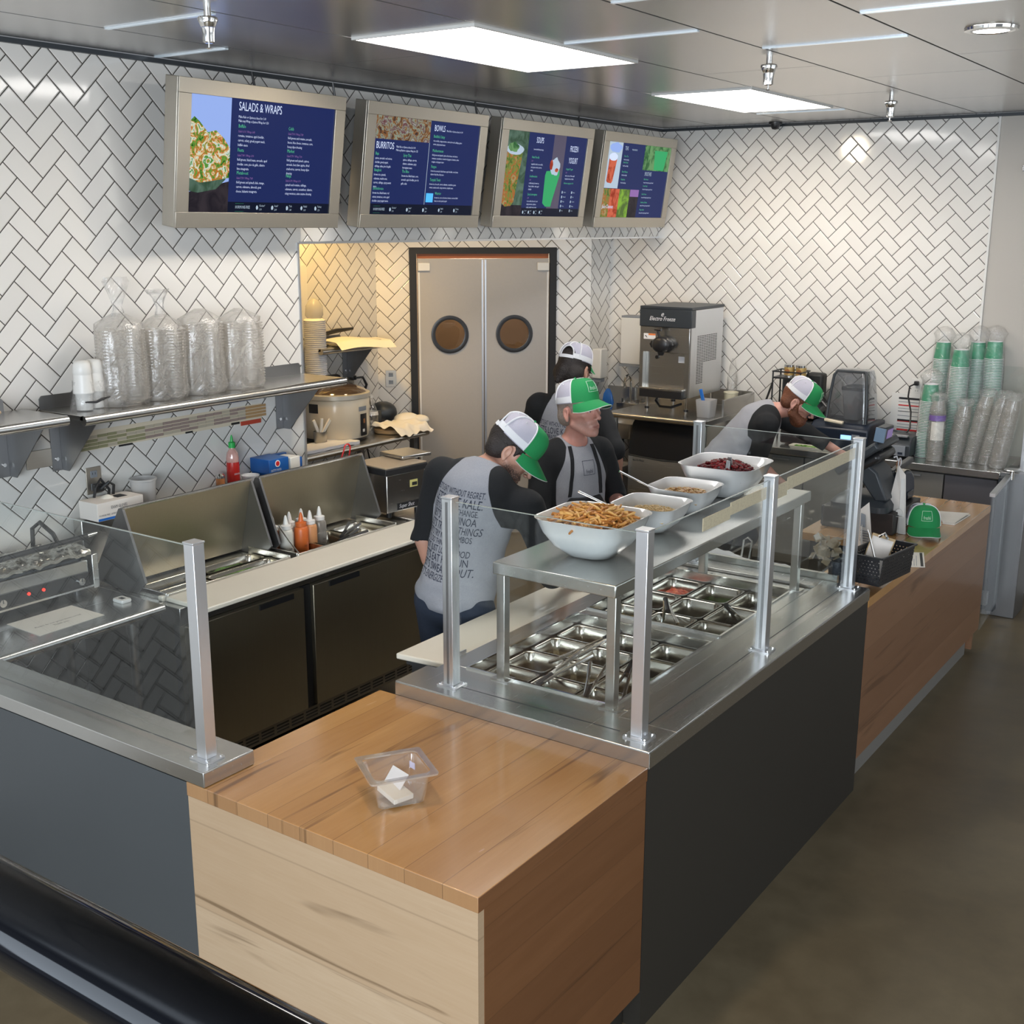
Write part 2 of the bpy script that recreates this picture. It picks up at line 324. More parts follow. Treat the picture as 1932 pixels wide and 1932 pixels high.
# ------------------------------------------------------------------ camera (eye 2.4 m above the shop floor, looking down a little)
cam = bpy.data.cameras.new('camera'); co = bpy.data.objects.new('camera', cam); COL.objects.link(co); SC.camera = co
co.location = (0, 0, 2.4)
co.rotation_mode = 'XYZ'
_M = Matrix.Rotation(math.radians(34.83199775), 3, 'Z') @ Matrix.Rotation(math.radians(76.24037543), 3, 'X') @ Matrix.Rotation(math.radians(0.15740901), 3, 'Z')
co.rotation_euler = _M.to_euler('XYZ')
cam.sensor_width = 36; cam.lens = 36*2218.14/1932; cam.clip_start = .02

XW, YB, ZC = -4.329, 8.16, 3.09          # left tiled wall, back wall, ceiling
XC = -1.458                              # customer face of the long counter
DP = V((-4.743, 7.867, 0)); DE = V((-math.sqrt(.5), -math.sqrt(.5), 0)); DN = V((math.sqrt(.5), -math.sqrt(.5), 0))
def D(s, d, z): return DP + DE*s + DN*d + V((0,0,z))

# ------------------------------------------------------------------ walls
def uvwall(o, diag=False):
    me = o.data; uv = me.uv_layers.new(name='UVMap')
    for p in me.polygons:
        n = p.normal
        for li in p.loop_indices:
            c = me.vertices[me.loops[li].vertex_index].co
            s = (-(c - DP).dot(DE)) if diag else (c.y if abs(n.x) > .7 else c.x)
            uv.data[li].uv = (s, c.z)
    return o
def wall(name, mb, mat, diag=False): return uvwall(struct(name, mb, mat, smooth=0), diag)
wall('wall_left', MB().prism([(XW,-2.5,0),(XW,4.34,0),(XW,4.34,2.307),(XW,YB,2.307),(XW,YB,ZC),(XW,-2.5,ZC)], (-.12,0,0)), M['tileL'])
wall('wall_niche_left', MB().box(-6.02,-5.902,4.22,6.707,0,2.9), M['tileD'])
wall('wall_niche_near', MB().box(-5.902,XW-.121,4.22,4.30,0,2.9), M['tileD'])
wall('wall_niche_right', MB().box(-4.86,-4.743,7.867,YB,0,2.9), M['tileD'])
mb = MB()
for s0, s1, z0, z1 in ((0,.274,0,2.9), (1.392,1.640,0,2.9), (.274,1.392,2.23,2.9)):
    mb.prism([D(s0,0,z0), D(s1,0,z0), D(s1,0,z1), D(s0,0,z1)], DN*-.1)
wall('wall_niche_diagonal', mb, M['tileD'], True)
wall('wall_back', MB().box(-4.743,-1.936,YB,YB+.12,0,ZC), M['tileB'])
struct('trim_1', MB().box(-1.936,-1.922,YB-.012,YB+.1,0,ZC-.002), M['white'], smooth=0)
struct('wall_back_painted', MB().box(-1.921,4.2,YB,YB+.12,0,ZC), M['paintB'], smooth=0)
struct('wall_right', MB().box(4.2,4.3,5.5,YB+.12,0,ZC), M['paintB'], smooth=0)
struct('floor', MB().box(-6.6,5.0,-3,10.2,-.1,0), M['floor'], smooth=0)
struct('ceiling_niche', MB().box(-6.02,XW-.121,4.22,YB+.1,2.901,2.96), M['whitewall'], smooth=0)
struct('trim_2', MB().box(-5.901,-5.893,5.74,5.98,1.0,2.12), M['white'], smooth=0)      # pale guard panel in the niche
# wall angle under the ceiling, dark
struct('trim_3', MB().box(XW+.001,XW+.02,-2.5,YB-.02,ZC-.022,ZC-.003), M['dgrey'], smooth=0)
struct('trim_4', MB().box(XW+.001,4.1,YB-.021,YB-.001,ZC-.022,ZC-.003), M['dgrey'], smooth=0)
struct('trim_5', MB().box(XW+.0005,XW+.006,4.328,4.341,0,2.307).box(XW+.0005,XW+.006,4.341,YB-.001,2.30,2.312), M['alu'], smooth=0)
# back room seen through the portholes
struct('wall_backroom', MB().prism([D(-1.2,-1.6,0), D(2.8,-1.6,0), D(2.8,-1.6,2.9), D(-1.2,-1.6,2.9)], DN*-.05), simple('backroom_wall', (.34,.25,.17), .8, var=.15, vs=3), smooth=0)

# ceiling of ribbed metal panels, staggered joints
mb = MB(); xs = [-4.31,-3.84,-3.245,-2.65,-2.055,-1.46,-.865,-.27,.325,.92,1.515,2.11,2.7,3.3,3.9,4.19]
off = [3.5,2.91,3.57,4.15,3.49,4.115,3.5,4.1,3.5,4.1,3.5,4.1,3.5,4.1,3.5]
for k in range(len(xs)-1):
    y = off[k] - 1.2*6
    while y < YB:
        a, b = max(y+.0025,-2.5), min(y+1.2-.0025, YB-.02); lit = (k == 2 and (abs(y-3.57) < .05 or abs(y-5.97) < .05))
        if b > a and not lit: mb.box(xs[k]+.005, xs[k+1]-.005, a, b, ZC, ZC+.012)
        y += 1.2
struct('ceiling', mb, M['ceil'], smooth=0)
struct('ceiling_void', MB().box(XW-.12,4.3,-2.6,YB+.12,ZC+.05,ZC+.09), M['blackm'], smooth=0)
k = 6
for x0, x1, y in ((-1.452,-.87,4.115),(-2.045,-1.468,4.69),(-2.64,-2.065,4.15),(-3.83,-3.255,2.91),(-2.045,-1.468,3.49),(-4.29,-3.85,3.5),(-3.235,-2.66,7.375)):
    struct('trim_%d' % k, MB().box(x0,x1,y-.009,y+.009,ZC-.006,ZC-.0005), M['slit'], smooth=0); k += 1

# ------------------------------------------------------------------ the swing doors
d1 = thing('door_1', None, None, D(.833,0,0)); d1['kind'] = 'structure'
fr = MB()
for s0,s1,z0,z1 in ((.274,.327,0,2.23),(1.339,1.392,0,2.23),(.327,1.339,2.184,2.23)):
    fr.prism([D(s0,-.098,z0), D(s1,-.098,z0), D(s1,-.098,z1), D(s0,-.098,z1)], DN*.12)
part('door_frame', fr, M['blackm'], d1, smooth=0)
part('door_header', MB().prism([D(.333,-.02,2.15),D(1.333,-.02,2.15),D(1.333,-.02,2.183),D(.333,-.02,2.183)], DN*.012), simple('orange_gap', (.35,.10,.03), .6), d1, smooth=0)
def ring(c, ax, r0, r1, t, n=40):
    ax = V(ax).normalized(); a = V((0,0,1)); b = ax.cross(a); rs = []
    for rr, dd in ((r0,0),(r0,t),((r0+r1)/2,t*1.25),(r1,t),(r1,0)): rs.append([V(c)+ax*dd+a*(rr*math.cos(2*PI*i/n))+b*(rr*math.sin(2*PI*i/n)) for i in range(n)])
    rs.append(rs[0]); return rs
for s0, s1, sc in ((.336,.829,.60),(.837,1.330,1.094)):
    # leaf with a round hole: ring of quads from the hole to the rectangle
    n = 40; vs = []; fs = []; zc = 1.588; r = .118
    for dd in (-.02, .02):
        for i in range(n):
            a = 2*PI*i/n; vs.append(D(sc+r*math.cos(a), dd, zc+r*math.sin(a)))
        for i in range(n):
            a = 2*PI*i/n; cx, sx = math.cos(a), math.sin(a); q = 1e9
            if cx > 1e-9: q = min(q, (s1-sc)/cx)
            if cx < -1e-9: q = min(q, (s0-sc)/cx)
            if sx > 1e-9: q = min(q, (2.148-zc)/sx)
            if sx < -1e-9: q = min(q, (.02-zc)/sx)
            vs.append(D(sc+q*cx, dd, zc+q*sx))
    cor = {}
    for i in range(n):
        j = (i+1) % n
        for o, fl in ((0,0),(2*n,1)):
            f = (o+i, o+j, o+n+j, o+n+i); fs.append(f if fl else tuple(reversed(f)))
        fs.append((i, 2*n+i, 2*n+j, j)); fs.append((n+i, n+j, 3*n+j, 3*n+i))
    # square off the four corners
    for cs_, cz in ((s0,.02),(s1,.02),(s1,2.148),(s0,2.148)):
        a = math.atan2(cz-zc, cs_-sc) % (2*PI); i = int(a/(2*PI)*n) % n; j = (i+1) % n
        b0 = len(vs); vs.append(D(cs_,-.02,cz)); vs.append(D(cs_,.02,cz)); fs += [(n+i, n+j, b0), (3*n+i, b0+1, 3*n+j), (n+i, b0, b0+1, 3*n+i), (b0, n+j, 3*n+j, b0+1)]
    leaf = part('door_leaf', MB().add(vs, fs), M['doorG'], d1, smooth=0)
    part('porthole_rim', MB().rings(ring(D(sc,.02,zc), DN, .112, .142, .010), False, False), M['black'], leaf, smooth=60)
    part('porthole_glass', MB().rings([[D(sc+.119*math.cos(2*PI*i/40), q, zc+.119*math.sin(2*PI*i/40)) for i in range(40)] for q in (-.003,.003)]), M['glassd'], leaf, smooth=0)
    sp = s1-.09 if sc > 1 else s0+.0
    part('pivot_hinge', MB().prism([D(sp,.021,2.06),D(sp+.09,.021,2.06),D(sp+.09,.021,2.12),D(sp,.021,2.12)], DN*.02), M['white'], leaf, bevel=.004)
    es = s0+.0 if sc > 1 else s1-.014
    part('edge_guard', MB().prism([D(es,.021,.03),D(es+.014,.021,.03),D(es+.014,.021,2.14),D(es,.021,2.14)], DN*.003), M['alu'], leaf, smooth=0)
    es = s1-.014 if sc > 1 else s0
    part('edge_guard', MB().prism([D(es,.021,.03),D(es+.014,.021,.03),D(es+.014,.021,2.05),D(es,.021,2.05)], DN*.003), M['white'], leaf, smooth=0)

# ------------------------------------------------------------------ ceiling fittings
for lab, y0 in (('large lit ceiling light panel nearer the camera', 3.57), ('lit ceiling light panel farther off, above the frozen dessert machine', 5.97)):
    t = thing('ceiling_light', lab, 'ceiling light', (-2.947,y0+.6,ZC), group='fluorescent panels in the metal ceiling')
    part('diffuser', MB().box(-3.228,-2.667,y0+.015,y0+1.185,ZC-.006,ZC+.004), M['lamp'], t, smooth=0)
    f = MB()
    for a in ((-3.24,-3.228,y0+.004,y0+1.196),(-2.667,-2.655,y0+.004,y0+1.196),(-3.228,-2.667,y0+.004,y0+.015),(-3.228,-2.667,y0+1.185,y0+1.196)): f.box(a[0],a[1],a[2],a[3],ZC-.01,ZC+.004)
    part('rim', f, M['white'], t, smooth=0)
def sprinkler(x, y, lab, s=1.0):
    t = thing('ceiling_sprinkler', lab, 'sprinkler', (x,y,ZC), group='sprinkler heads hanging from the ceiling')
    part('escutcheon', MB().lathe((x,y,ZC-.075*s), [(.012*s,.075*s),(.013*s,.05*s),(.033*s,.045*s),(.036*s,.038*s),(.028*s,.02*s),(.024*s,.012*s)], 24), M['chrome'], t, smooth=50)
    part('sprinkler_body', MB().lathe((x,y,ZC-.115*s), [(.014*s,0),(.021*s,.004*s),(.021*s,.03*s),(.024*s,.05*s)], 12), M['chrome'], t, smooth=30)
    part('deflector', MB().lathe((x,y,ZC-.135*s), [(.004*s,0),(.012*s,.003*s),(.004*s,.006*s),(.003*s,.02*s)], 14), M['chrome'], t)
sprinkler(-3.208,2.84,'chrome ceiling sprinkler head above the left tiled wall, cut by the top edge', .95)
sprinkler(-2.135,4.97,'chrome ceiling sprinkler head beside the farther light panel')
sprinkler(-2.18,6.76,'chrome ceiling sprinkler head nearest the back wall')
solo('dome_camera', MB().lathe((-3.39,8.05,ZC-.05), [(.004,0),(.02,.004),(.03,.02),(.032,.035),(.045,.036),(.045,.049)], 20), M['black'], 'tiny dark dome camera under the ceiling at the back wall', 'camera', (-3.39,8.05,ZC))
t = thing('downlight', 'round lit recessed downlight with metal rim at the right of the ceiling', 'ceiling light', (-1.17,4.69,ZC))
part('trim_ring', MB().lathe((-1.17,4.69,ZC-.014), [(.062,.004),(.066,0),(.092,.004),(.094,.0135)], 36, False, False), M['chrome'], t, smooth=60)
part('lens', MB().lathe((-1.17,4.69,ZC-.011), [(.0,0),(.062,.0),(.062,.004)], 36, False, False), M['lamp'], t)
t = thing('wall_sprinkler', 'small chrome sidewall sprinkler on the greige wall', 'sprinkler', (-1.735,YB,2.75))
part('escutcheon', MB().cyl((-1.735,YB-.001,2.75),(-1.735,YB-.012,2.75),.032), M['chrome'], t)
part('sprinkler_body', MB().cyl((-1.735,YB-.012,2.75),(-1.735,YB-.05,2.745),.012,.016), M['chrome'], t)

# ------------------------------------------------------------------ lighting
def area(name, loc, to, size, power, col, shape='RECTANGLE', sy=None, spread=None):
    l = bpy.data.lights.new(name, 'AREA'); l.shape = shape; l.size = size; l.size_y = sy or size; l.energy = power; l.color = col
    if spread: l.spread = math.radians(spread)
    o = bpy.data.objects.new(name, l); COL.objects.link(o); o.location = loc; o.rotation_euler = (V(to)-V(loc)).to_track_quat('-Z','Y').to_euler(); return o
def spot(name, loc, to, power, col, ang=60, blend=.6, rad=.04):
    l = bpy.data.lights.new(name, 'SPOT'); l.energy = power; l.color = col; l.spot_size = math.radians(ang); l.spot_blend = blend; l.shadow_soft_size = rad
    o = bpy.data.objects.new(name, l); COL.objects.link(o); o.location = loc; o.rotation_euler = (V(to)-V(loc)).to_track_quat('-Z','Y').to_euler(); return o
area('window_front', (.9,-2.7,2.0), (-1.9,5,1.2), 3.6, 400, (.84,.92,1), sy=2.2)
area('window_side', (4.1,3.6,1.7), (-2,4.2,1.0), 3.6, 60, (.90,.95,1), sy=2.2)
area('window_left', (-2.6,-2.4,1.7), (-2.6,2.5,.9), 2.2, 50, (.76,.87,1), sy=1.6)
area('window_high', (3.9,7.0,2.0), (-1.8,8.1,1.2), 1.6, 30, (.8,.9,1), sy=2)
spot('niche_lamp', (-5.45,5.55,2.75), (-5.9,5.95,1.9), 75, (1,.62,.18), 100, .8, .08)
spot('niche_wash', (-4.9,6.2,2.80), (-5.2,7.2,1.2), 34, (1,.74,.42), 120, .8, .06)
for y, e in ((4.45,5),(5.6,4),(6.9,5)): spot('board_gap_lamp', (-4.17,y+.02,2.95), (-4.30,y+.02,2.2), e, (1,.80,.50), 46, .3, .015)
spot('wall_wash_a', (-3.0,2.0,3.03), (-4.329,3.0,1.6), 16, (1,.84,.62), 95, .8, .10)
spot('wall_wash_b', (-3.0,4.7,3.03), (-4.329,3.7,1.75), 32, (1,.82,.58), 80, .8, .06)
spot('back_wash', (-3.4,6.6,3.0), (-3.3,8.16,1.6), 50, (1,.84,.62), 100, .8, .1)
spot('back_wash_2', (-1.2,6.4,3.0), (-2.2,8.16,1.4), 34, (1,.93,.82), 90, .8, .1)
spot('counter_lamp', (-1.9,1.9,3.03), (-1.9,2.3,.9), 60, (1,.80,.55), 80, .8, .08)
l = bpy.data.lights.new('backroom_fill', 'POINT'); l.energy = 70; l.color = (1,.85,.65); l.shadow_soft_size = .2  # added fill light so the room behind the portholes is not black
o = bpy.data.objects.new('backroom_fill', l); COL.objects.link(o); o.location = D(.8,-.8,2.3)
w = bpy.data.worlds.new('world'); SC.world = w; w.use_nodes = True; bg = w.node_tree.nodes['Background']; bg.inputs[0].default_value = (.66,.70,.76,1); bg.inputs[1].default_value = .30
SC.view_settings.view_transform = 'Standard'; SC.view_settings.look = 'None'; SC.view_settings.exposure = 0.0
SC.cycles.max_bounces = 7; SC.cycles.diffuse_bounces = 3; SC.cycles.glossy_bounces = 4; SC.cycles.transmission_bounces = 4; SC.cycles.transparent_max_bounces = 16
SC.cycles.caustics_reflective = False; SC.cycles.caustics_refractive = False; SC.cycles.sample_clamp_indirect = 6; SC.cycles.use_denoising = True
SC.cycles.use_adaptive_sampling = True; SC.cycles.adaptive_threshold = .02
# ------------------------------------------------------------------ service counters
def edge_top(*a):
    m = MB().box(*a); m.m = [0,0,1,2,1,2]; return m
ZT = .924
t = thing('corner_counter', 'maple plank box counter end with a bare butcher-block top', 'counter', (-1.95,2.33,0))
zt = .8765
part('top', edge_top(-2.478,XC,1.962,2.786,zt-.042,zt), [M['woodtop'],M['woodend'],M['woodside_shaded']], t, bevel=.002)
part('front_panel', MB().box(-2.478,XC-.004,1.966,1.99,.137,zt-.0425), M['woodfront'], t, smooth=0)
part('side_panel', MB().box(XC-.028,XC-.003,1.9905,2.784,.137,zt-.0425), M['woodside_shaded'], t, smooth=0)
part('back_panel', MB().box(-2.478,-2.455,1.9905,2.784,.02,zt-.0425), M['woodside_shaded'], t, smooth=0)
part('toe_kick', MB().box(-2.44,XC-.06,2.03,2.784,0,.1365), M['lamD'], t, smooth=0)

t = thing('left_counter', 'grey half-height counter with a flat steel top, left of the maple box', 'counter', (-3.4,2.05,0))
part('panel', MB().box(XW+.01,-2.482,1.972,2.10,0,.868), M['lamG'], t, smooth=0)
part('steel_top', MB().box(XW+.005,-2.402,1.962,2.148,.8775,ZT), M['ssx'], t, bevel=.002)
part('joint_line', MB().box(XW+.01,-2.52,2.050,2.053,ZT,ZT+.0006), M['dgrey'], t, smooth=0)
part('steel_end', MB().box(-2.4015,-2.400,1.964,2.146,.884,ZT-.004), M['ssx'], t, smooth=0)
t = thing('hot_line_counter', 'long dark-panelled serving counter with steel top and two sunken pan wells', 'counter', (-1.95,3.7,0))
part('front_panel', MB().box(XC-.022,XC-.002,2.790,4.716,0,.87), M['lamD'], t, smooth=0)
part('end_panel', MB().box(-2.41,XC-.0225,2.792,2.81,0,.87), M['lamD'], t, smooth=0)
# steel top as a frame around two wells
Y0, Y1 = 2.789, 4.716
wells = ((-2.300,-1.725,3.04,3.755),(-2.300,-1.725,3.835,4.535))
st = MB()
st.box(-2.412,XC,Y0,2.96,.874,ZT); st.box(-1.655,XC,2.96,Y1,.874,ZT); st.box(-2.395,-1.655,4.61,Y1,.874,ZT)
part('steel_top', st, M['ss'], t, bevel=.002)
ins = MB(); zi = .912
ins.box(-2.395,-1.668,2.975,3.04,zi-.02,zi); ins.box(-2.2999,-1.7251,3.7551,3.8349,zi-.02,zi); ins.box(-2.395,-1.668,4.5351,4.60,zi-.02,zi)
ins.box(-2.395,-2.30,3.0401,4.535,zi-.02,zi); ins.box(-1.725,-1.668,3.0401,4.535,zi-.02,zi)
part('well_surround', ins, M['ss'], t, bevel=.003)
part('shadow_gap', MB().box(-2.395,-1.656,2.961,2.9745,.870,.8745).box(-1.6675,-1.656,2.975,4.60,.870,.8745).box(-2.395,-1.656,4.6005,4.609,.870,.8745), M['blackm'], t, smooth=0)
part('edge_lip', MB().box(-2.41,XC+.002,Y0-.003,Y0,.872,ZT-.004).box(XC,XC+.003,Y0,Y1,.872,ZT-.004), M['ssx'], t, smooth=0)
part('seam_line', MB().box(-2.25,-1.60,2.868,2.871,ZT,ZT+.0006).box(-1.556,-1.553,2.87,Y1-.1,ZT,ZT+.0006), M['dgrey'], t, smooth=0)
part('kitchen_side_panel', MB().box(-2.395,-2.375,2.815,4.70,.1,.868), M['ssd'], t, smooth=0)
for (x0,x1,y0,y1), wn in zip(wells, 'ab'):
    w_ = MB(); d_ = .30
    w_.box(x0,x0+.006,y0,y1,zi-d_,zi-.0005).box(x1-.006,x1,y0,y1,zi-d_,zi-.0005).box(x0+.006,x1-.006,y0,y0+.006,zi-d_,zi-.0005).box(x0+.006,x1-.006,y1-.006,y1,zi-d_,zi-.0005).box(x0,x1,y0,y1,zi-d_-.01,zi-d_)
    part('pan_well', w_, M['ss'], t, smooth=0)
    part('well_rim', MB().box(x0-.004,x0+.004,y0-.004,y1+.004,zi,zi+.006).box(x1-.004,x1+.004,y0-.004,y1+.004,zi,zi+.006).box(x0+.004,x1-.004,y0-.004,y0+.004,zi,zi+.006).box(x0+.004,x1-.004,y1-.004,y1+.004,zi,zi+.006), M['chrome'], t, smooth=0)
t = thing('cutting_board', 'long white cutting board along the staff side of the serving counter', 'cutting board', (-2.5,3.8,.9))
part('board', MB().prism([(-2.615,3.03,.880),(-2.400,3.05,.880),(-2.400,4.62,.880),(-2.615,4.62,.880)], (0,0,.022)), M['poly'], t, bevel=.005)
part('bracket', MB().box(-2.3995,-2.3955,3.06,3.16,.880,.925), M['alu'], t, smooth=0)
t = thing('tray_slide', 'dark steel ledge under the white cutting board', 'ledge', (-2.5,3.8,.85))
part('ledge', MB().box(-2.60,-2.398,3.07,4.60,.852,.8795), M['galv'], t, smooth=0)
part('hanging_bracket', MB().box(-2.60,-2.41,3.10,3.13,.76,.8515).box(-2.60,-2.41,4.4,4.43,.76,.8515), M['galv'], t, smooth=0)

# steel pans in the wells, with tools
def pan(x0,x1,y0,y1,lab,food=None,fill=.06,depth=.09,mat=None,cat='food pan'):
    cx, cy = (x0+x1)/2, (y0+y1)/2; hx, hy = (x1-x0)/2-.004, (y1-y0)/2-.004
    t = thing('food_pan', lab, cat, (cx,cy,zi-.040), group='steel pans sunk in the serving counter')
    part('pan_body', MB().rrect((cx,cy,zi-.040), [(hx-.018,hy-.018,.02,-depth),(hx-.014,hy-.014,.025,-depth*.5),(hx-.010,hy-.010,.03,0.0),(hx-.006,hy-.006,.03,.004),(hx,hy,.02,.004),(hx,hy,.02,.001),(hx-.008,hy-.008,.03,-.002),(hx-.017,hy-.017,.022,-depth-.002)], 5, True, True), M['pan'], t, smooth=50)
    if food:
        fb = MB(); fb.surf(lambda u,v: (cx+(hx-.016)*(2*u-1), cy+(hy-.016)*(2*v-1), zi-.040-depth+.005+fill*(1-.5*(2*u-1)**4)*(1-.5*(2*v-1)**4)+.010*noise.noise(V((u*9+cx*50,v*9,cy*9)))), 22, 22)
        part('food', fb, food, t, smooth=80, kind='stuff')
    return t
def foodmat(name, stops, scale=60, bump=.6):
    m = NT(name); n = m.noise(m.obj(), scale, 3, .6, .6); m.P(Base_Color=m.ramp(n, stops), Roughness=.4); m.bump(n, bump, .01); return m.mat
F_tom = foodmat('diced_tomato', [(.35,(.35,.02,.01)),(.5,(.75,.09,.03)),(.65,(.85,.25,.1))]); F_corn = foodmat('corn', [(.35,(.5,.3,.02)),(.6,(.85,.6,.08))])
F_bean = foodmat('bean_mix', [(.35,(.05,.03,.02)),(.5,(.3,.18,.06)),(.62,(.65,.5,.3))]); F_herb = foodmat('chopped_herbs', [(.35,(.02,.06,.01)),(.6,(.10,.24,.03))], 90)
F_dark = foodmat('dark_beans', [(.35,(.015,.01,.01)),(.6,(.07,.035,.03))]); F_onion = foodmat('pickled_onion', [(.35,(.12,.02,.05)),(.6,(.5,.3,.32))]); F_egg = foodmat('pale_salad', [(.35,(.35,.28,.12)),(.6,(.75,.68,.45))])
F_lett = foodmat('lettuce', [(.35,(.02,.09,.01)),(.5,(.10,.30,.02)),(.65,(.45,.62,.2))], 30, 1)
def grid3(well, rows):
    x0,x1,y0,y1 = well; x0 += .008; x1 -= .008; y0 += .008; y1 -= .008; n = 3
    for r, row in enumerate(rows):
        ya = y0 + (y1-y0)*r/len(rows); yb = y0 + (y1-y0)*(r+1)/len(rows)
        for c, (lab, food, fill) in enumerate(row):
            xa = x0 + (x1-x0)*c/len(row); xb = x0 + (x1-x0)*(c+1)/len(row); pan(xa,xb,ya,yb,lab,food,fill)
grid3(wells[0], [
  [('pan of dark beans at the near left corner of the nearer well', F_dark, .05), ('pan of pink pickled onion at the near edge of the nearer well', F_onion, .05), ('pan of chopped herbs at the near right corner of the nearer well', F_herb, .03)],
  [('nearly empty steel pan by the white board in the nearer well', None, 0), ('steel pan in the middle of the nearer well, tongs across it', F_egg, .02), ('empty steel pan on the customer side of the nearer well, second row', None, 0)],
  [('steel pan of pale salad by the board, third row of the nearer well', F_egg, .025), ('empty steel pan in the third row centre of the nearer well', None, 0), ('steel pan with a wide rim at the customer side of the nearer well, third row', None, 0)],
  [('far left pan of the nearer well with a wire handle beside it', None, 0), ('far centre pan of the nearer well', F_dark, .02), ('far right pan of the nearer well, dark inside', F_dark, .03)]])
grid3(wells[1], [
  [('pan with yellow corn at the near left of the farther well', F_corn, .05), ('pan of mixed beans and nuts in the farther well', F_bean, .05), ('pan of green herbs at the near right of the farther well', F_herb, .05)],
  [('steel pan by the board, middle row of the farther well', F_dark, .02), ('empty steel pan in the centre of the farther well', None, 0), ('pan holding a steel scoop handle on the customer side of the farther well', F_dark, .03)],
  [('pan of bright diced tomato at the far left of the farther well', F_tom, .06), ('steel pan of green leaves at the far centre of the farther well', F_herb, .03), ('far right pan of the farther well, partly filled', F_dark, .04)]])
def tongs(a, b, z0, z1, lab, mat=None, w=.03):
    a, b = V((a[0],a[1],z0)), V((b[0],b[1],z1)); t = thing('tongs', lab, 'tongs', a, group='tongs resting in the steel pans'); d = (b-a).normalized(); sd = d.cross(V((0,0,1))).normalized()
    for s in (-1,1):
        part('arm', MB().tube([a+sd*s*.004, a.lerp(b,.5)+sd*s*w*.5, b+sd*s*w], [.006,.006,.008], 6), mat or M['chrome'], t)
    part('grip', MB().tube([a-d*.01, a+d*.06], [.010,.012], 8), M['black'], t)
tongs((-2.06,3.13),(-2.02,3.36),.885,.93,'tongs with dark grips leaning over the pink onion pan')
tongs((-1.86,3.10),(-1.93,3.30),.89,.93,'dark red handled tongs at the near edge of the nearer well', M['chrome'])
tongs((-1.98,3.52),(-2.12,3.30),.97,.88,'steel tongs crossing the middle of the nearer well')
tongs((-1.80,3.30),(-1.76,3.10),.96,.88,'steel tongs standing in the near right pans')
tongs((-2.07,4.06),(-2.00,3.97),.93,.87,'small black-ringed tongs on the mixed bean pan')
tongs((-1.80,4.05),(-1.78,4.16),.96,.87,'flat steel scoop handle standing in a farther pan')

# overshelf on four legs
t = thing('overshelf', 'stainless steel shelf on four legs over the pan wells', 'shelf', (-1.93,3.78,ZT))
part('shelf_top', MB().box(-2.165,-1.70,3.00,4.62,1.285,1.327), M['ss'], t, bevel=.004)
for x, y in ((-2.143,3.03),(-1.722,3.03),(-1.722,4.55),(-2.143,4.55)):
    l_ = part('leg', MB().box(x-.016,x+.016,y-.016,y+.016,ZT-.011,1.2845), M['ssv'], t, bevel=.002)
    part('foot_plate', MB().box(x-.035,x+.035,y-.025,y+.025,zi+.0005,zi+.005), M['ss'], l_, smooth=0)

# white bowls with food
def bowl(x, y, s, lab, kind, rot=.05):
    t = thing('serving_bowl', lab, 'bowl', (x,y,1.3275), group='square white bowls on the steel shelf'); c = (x,y,1.3275); h = .135*s
    lv = [(.055*s,.055*s,.045*s,.0),(.078*s,.078*s,.055*s,.006),(.115*s,.115*s,.06*s,.042*s),(.144*s,.144*s,.072*s,.088*s),(.159*s,.159*s,.070*s,h),(.163*s,.163*s,.070*s,h+.003),(.157*s,.157*s,.068*s,h+.002),(.139*s,.139*s,.065*s,.095*s),(.108*s,.108*s,.055*s,.05*s),(.07*s,.07*s,.045*s,.012)]
    part('bowl_body', MB().rrect(c, lv, 8, True, True, rot), M['ceramic'], t, smooth=60)
    rnd = random.Random(int(x*1000+y*77)); fb = MB(); R0 = .115*s
    if kind == 'strips':
        n = 230
        for i in range(n):
            r = R0*1.12*math.sqrt(rnd.random()); a = rnd.random()*2*PI; zz = c[2]+.118*s + .034*s*(1-(r/R0/1.1)**2) + rnd.random()*.010
            L = .020+.024*rnd.random(); aa = rnd.random()*PI; tl = (rnd.random()-.5)*.9; p = V((x+r*math.cos(a), y+r*math.sin(a), zz)); q = V((math.cos(aa)*math.cos(tl), math.sin(aa)*math.cos(tl), math.sin(tl)))*L
            fb.mat(i % 3).tube([p-q, p+V((0,0,.004)), p+q], [.0038,.0052,.0038], 5)
        mats = [simple('tortilla_strip_a', (.62,.30,.07), .6), simple('tortilla_strip_b', (.72,.42,.13), .6), simple('tortilla_strip_c', (.50,.20,.04), .6)]
    else:
        cfg = {'sesame': (330,.0035,[(.68,.50,.24),(.74,.58,.32)]), 'nuts': (300,.0062,[(.55,.34,.12),(.42,.20,.07),(.68,.50,.28)]), 'berries': (360,.0078,[(.16,.008,.010),(.26,.018,.02),(.09,.004,.006)])}[kind]
        for i in range(cfg[0]):
            r = R0*math.sqrt(rnd.random()); a = rnd.random()*2*PI; top = .100 if kind == 'berries' else .092
            zz = c[2]+top*s + (.038 if kind=='berries' else .014)*s*(1-(r/R0)**2)+rnd.random()*cfg[1]; q = cfg[1]*(.8+.5*rnd.random())
            fb.mat(i % len(cfg[2])).ball((x+r*math.cos(a), y+r*math.sin(a), zz), (q,q*.8,q*.7), 6, None, 4)
        mats = [simple(kind+'_%d' % i, q, .45 if kind != 'berries' else .25) for i, q in enumerate(cfg[2])]
    z_ = c[2]+(.112 if kind=='strips' else (.104 if kind=='berries' else .092))*s
    lv2 = MB().surf(lambda u,v: (x+R0*1.06*(2*u-1), y+R0*1.06*(2*v-1), z_+.03*s*(1-((2*u-1)**2+(2*v-1)**2)/2) - .02*s), 10, 10)
    part('food_bed', lv2, mats[0], t, smooth=80)
    part('food', fb, mats, t, smooth=0, kind='stuff'); return t
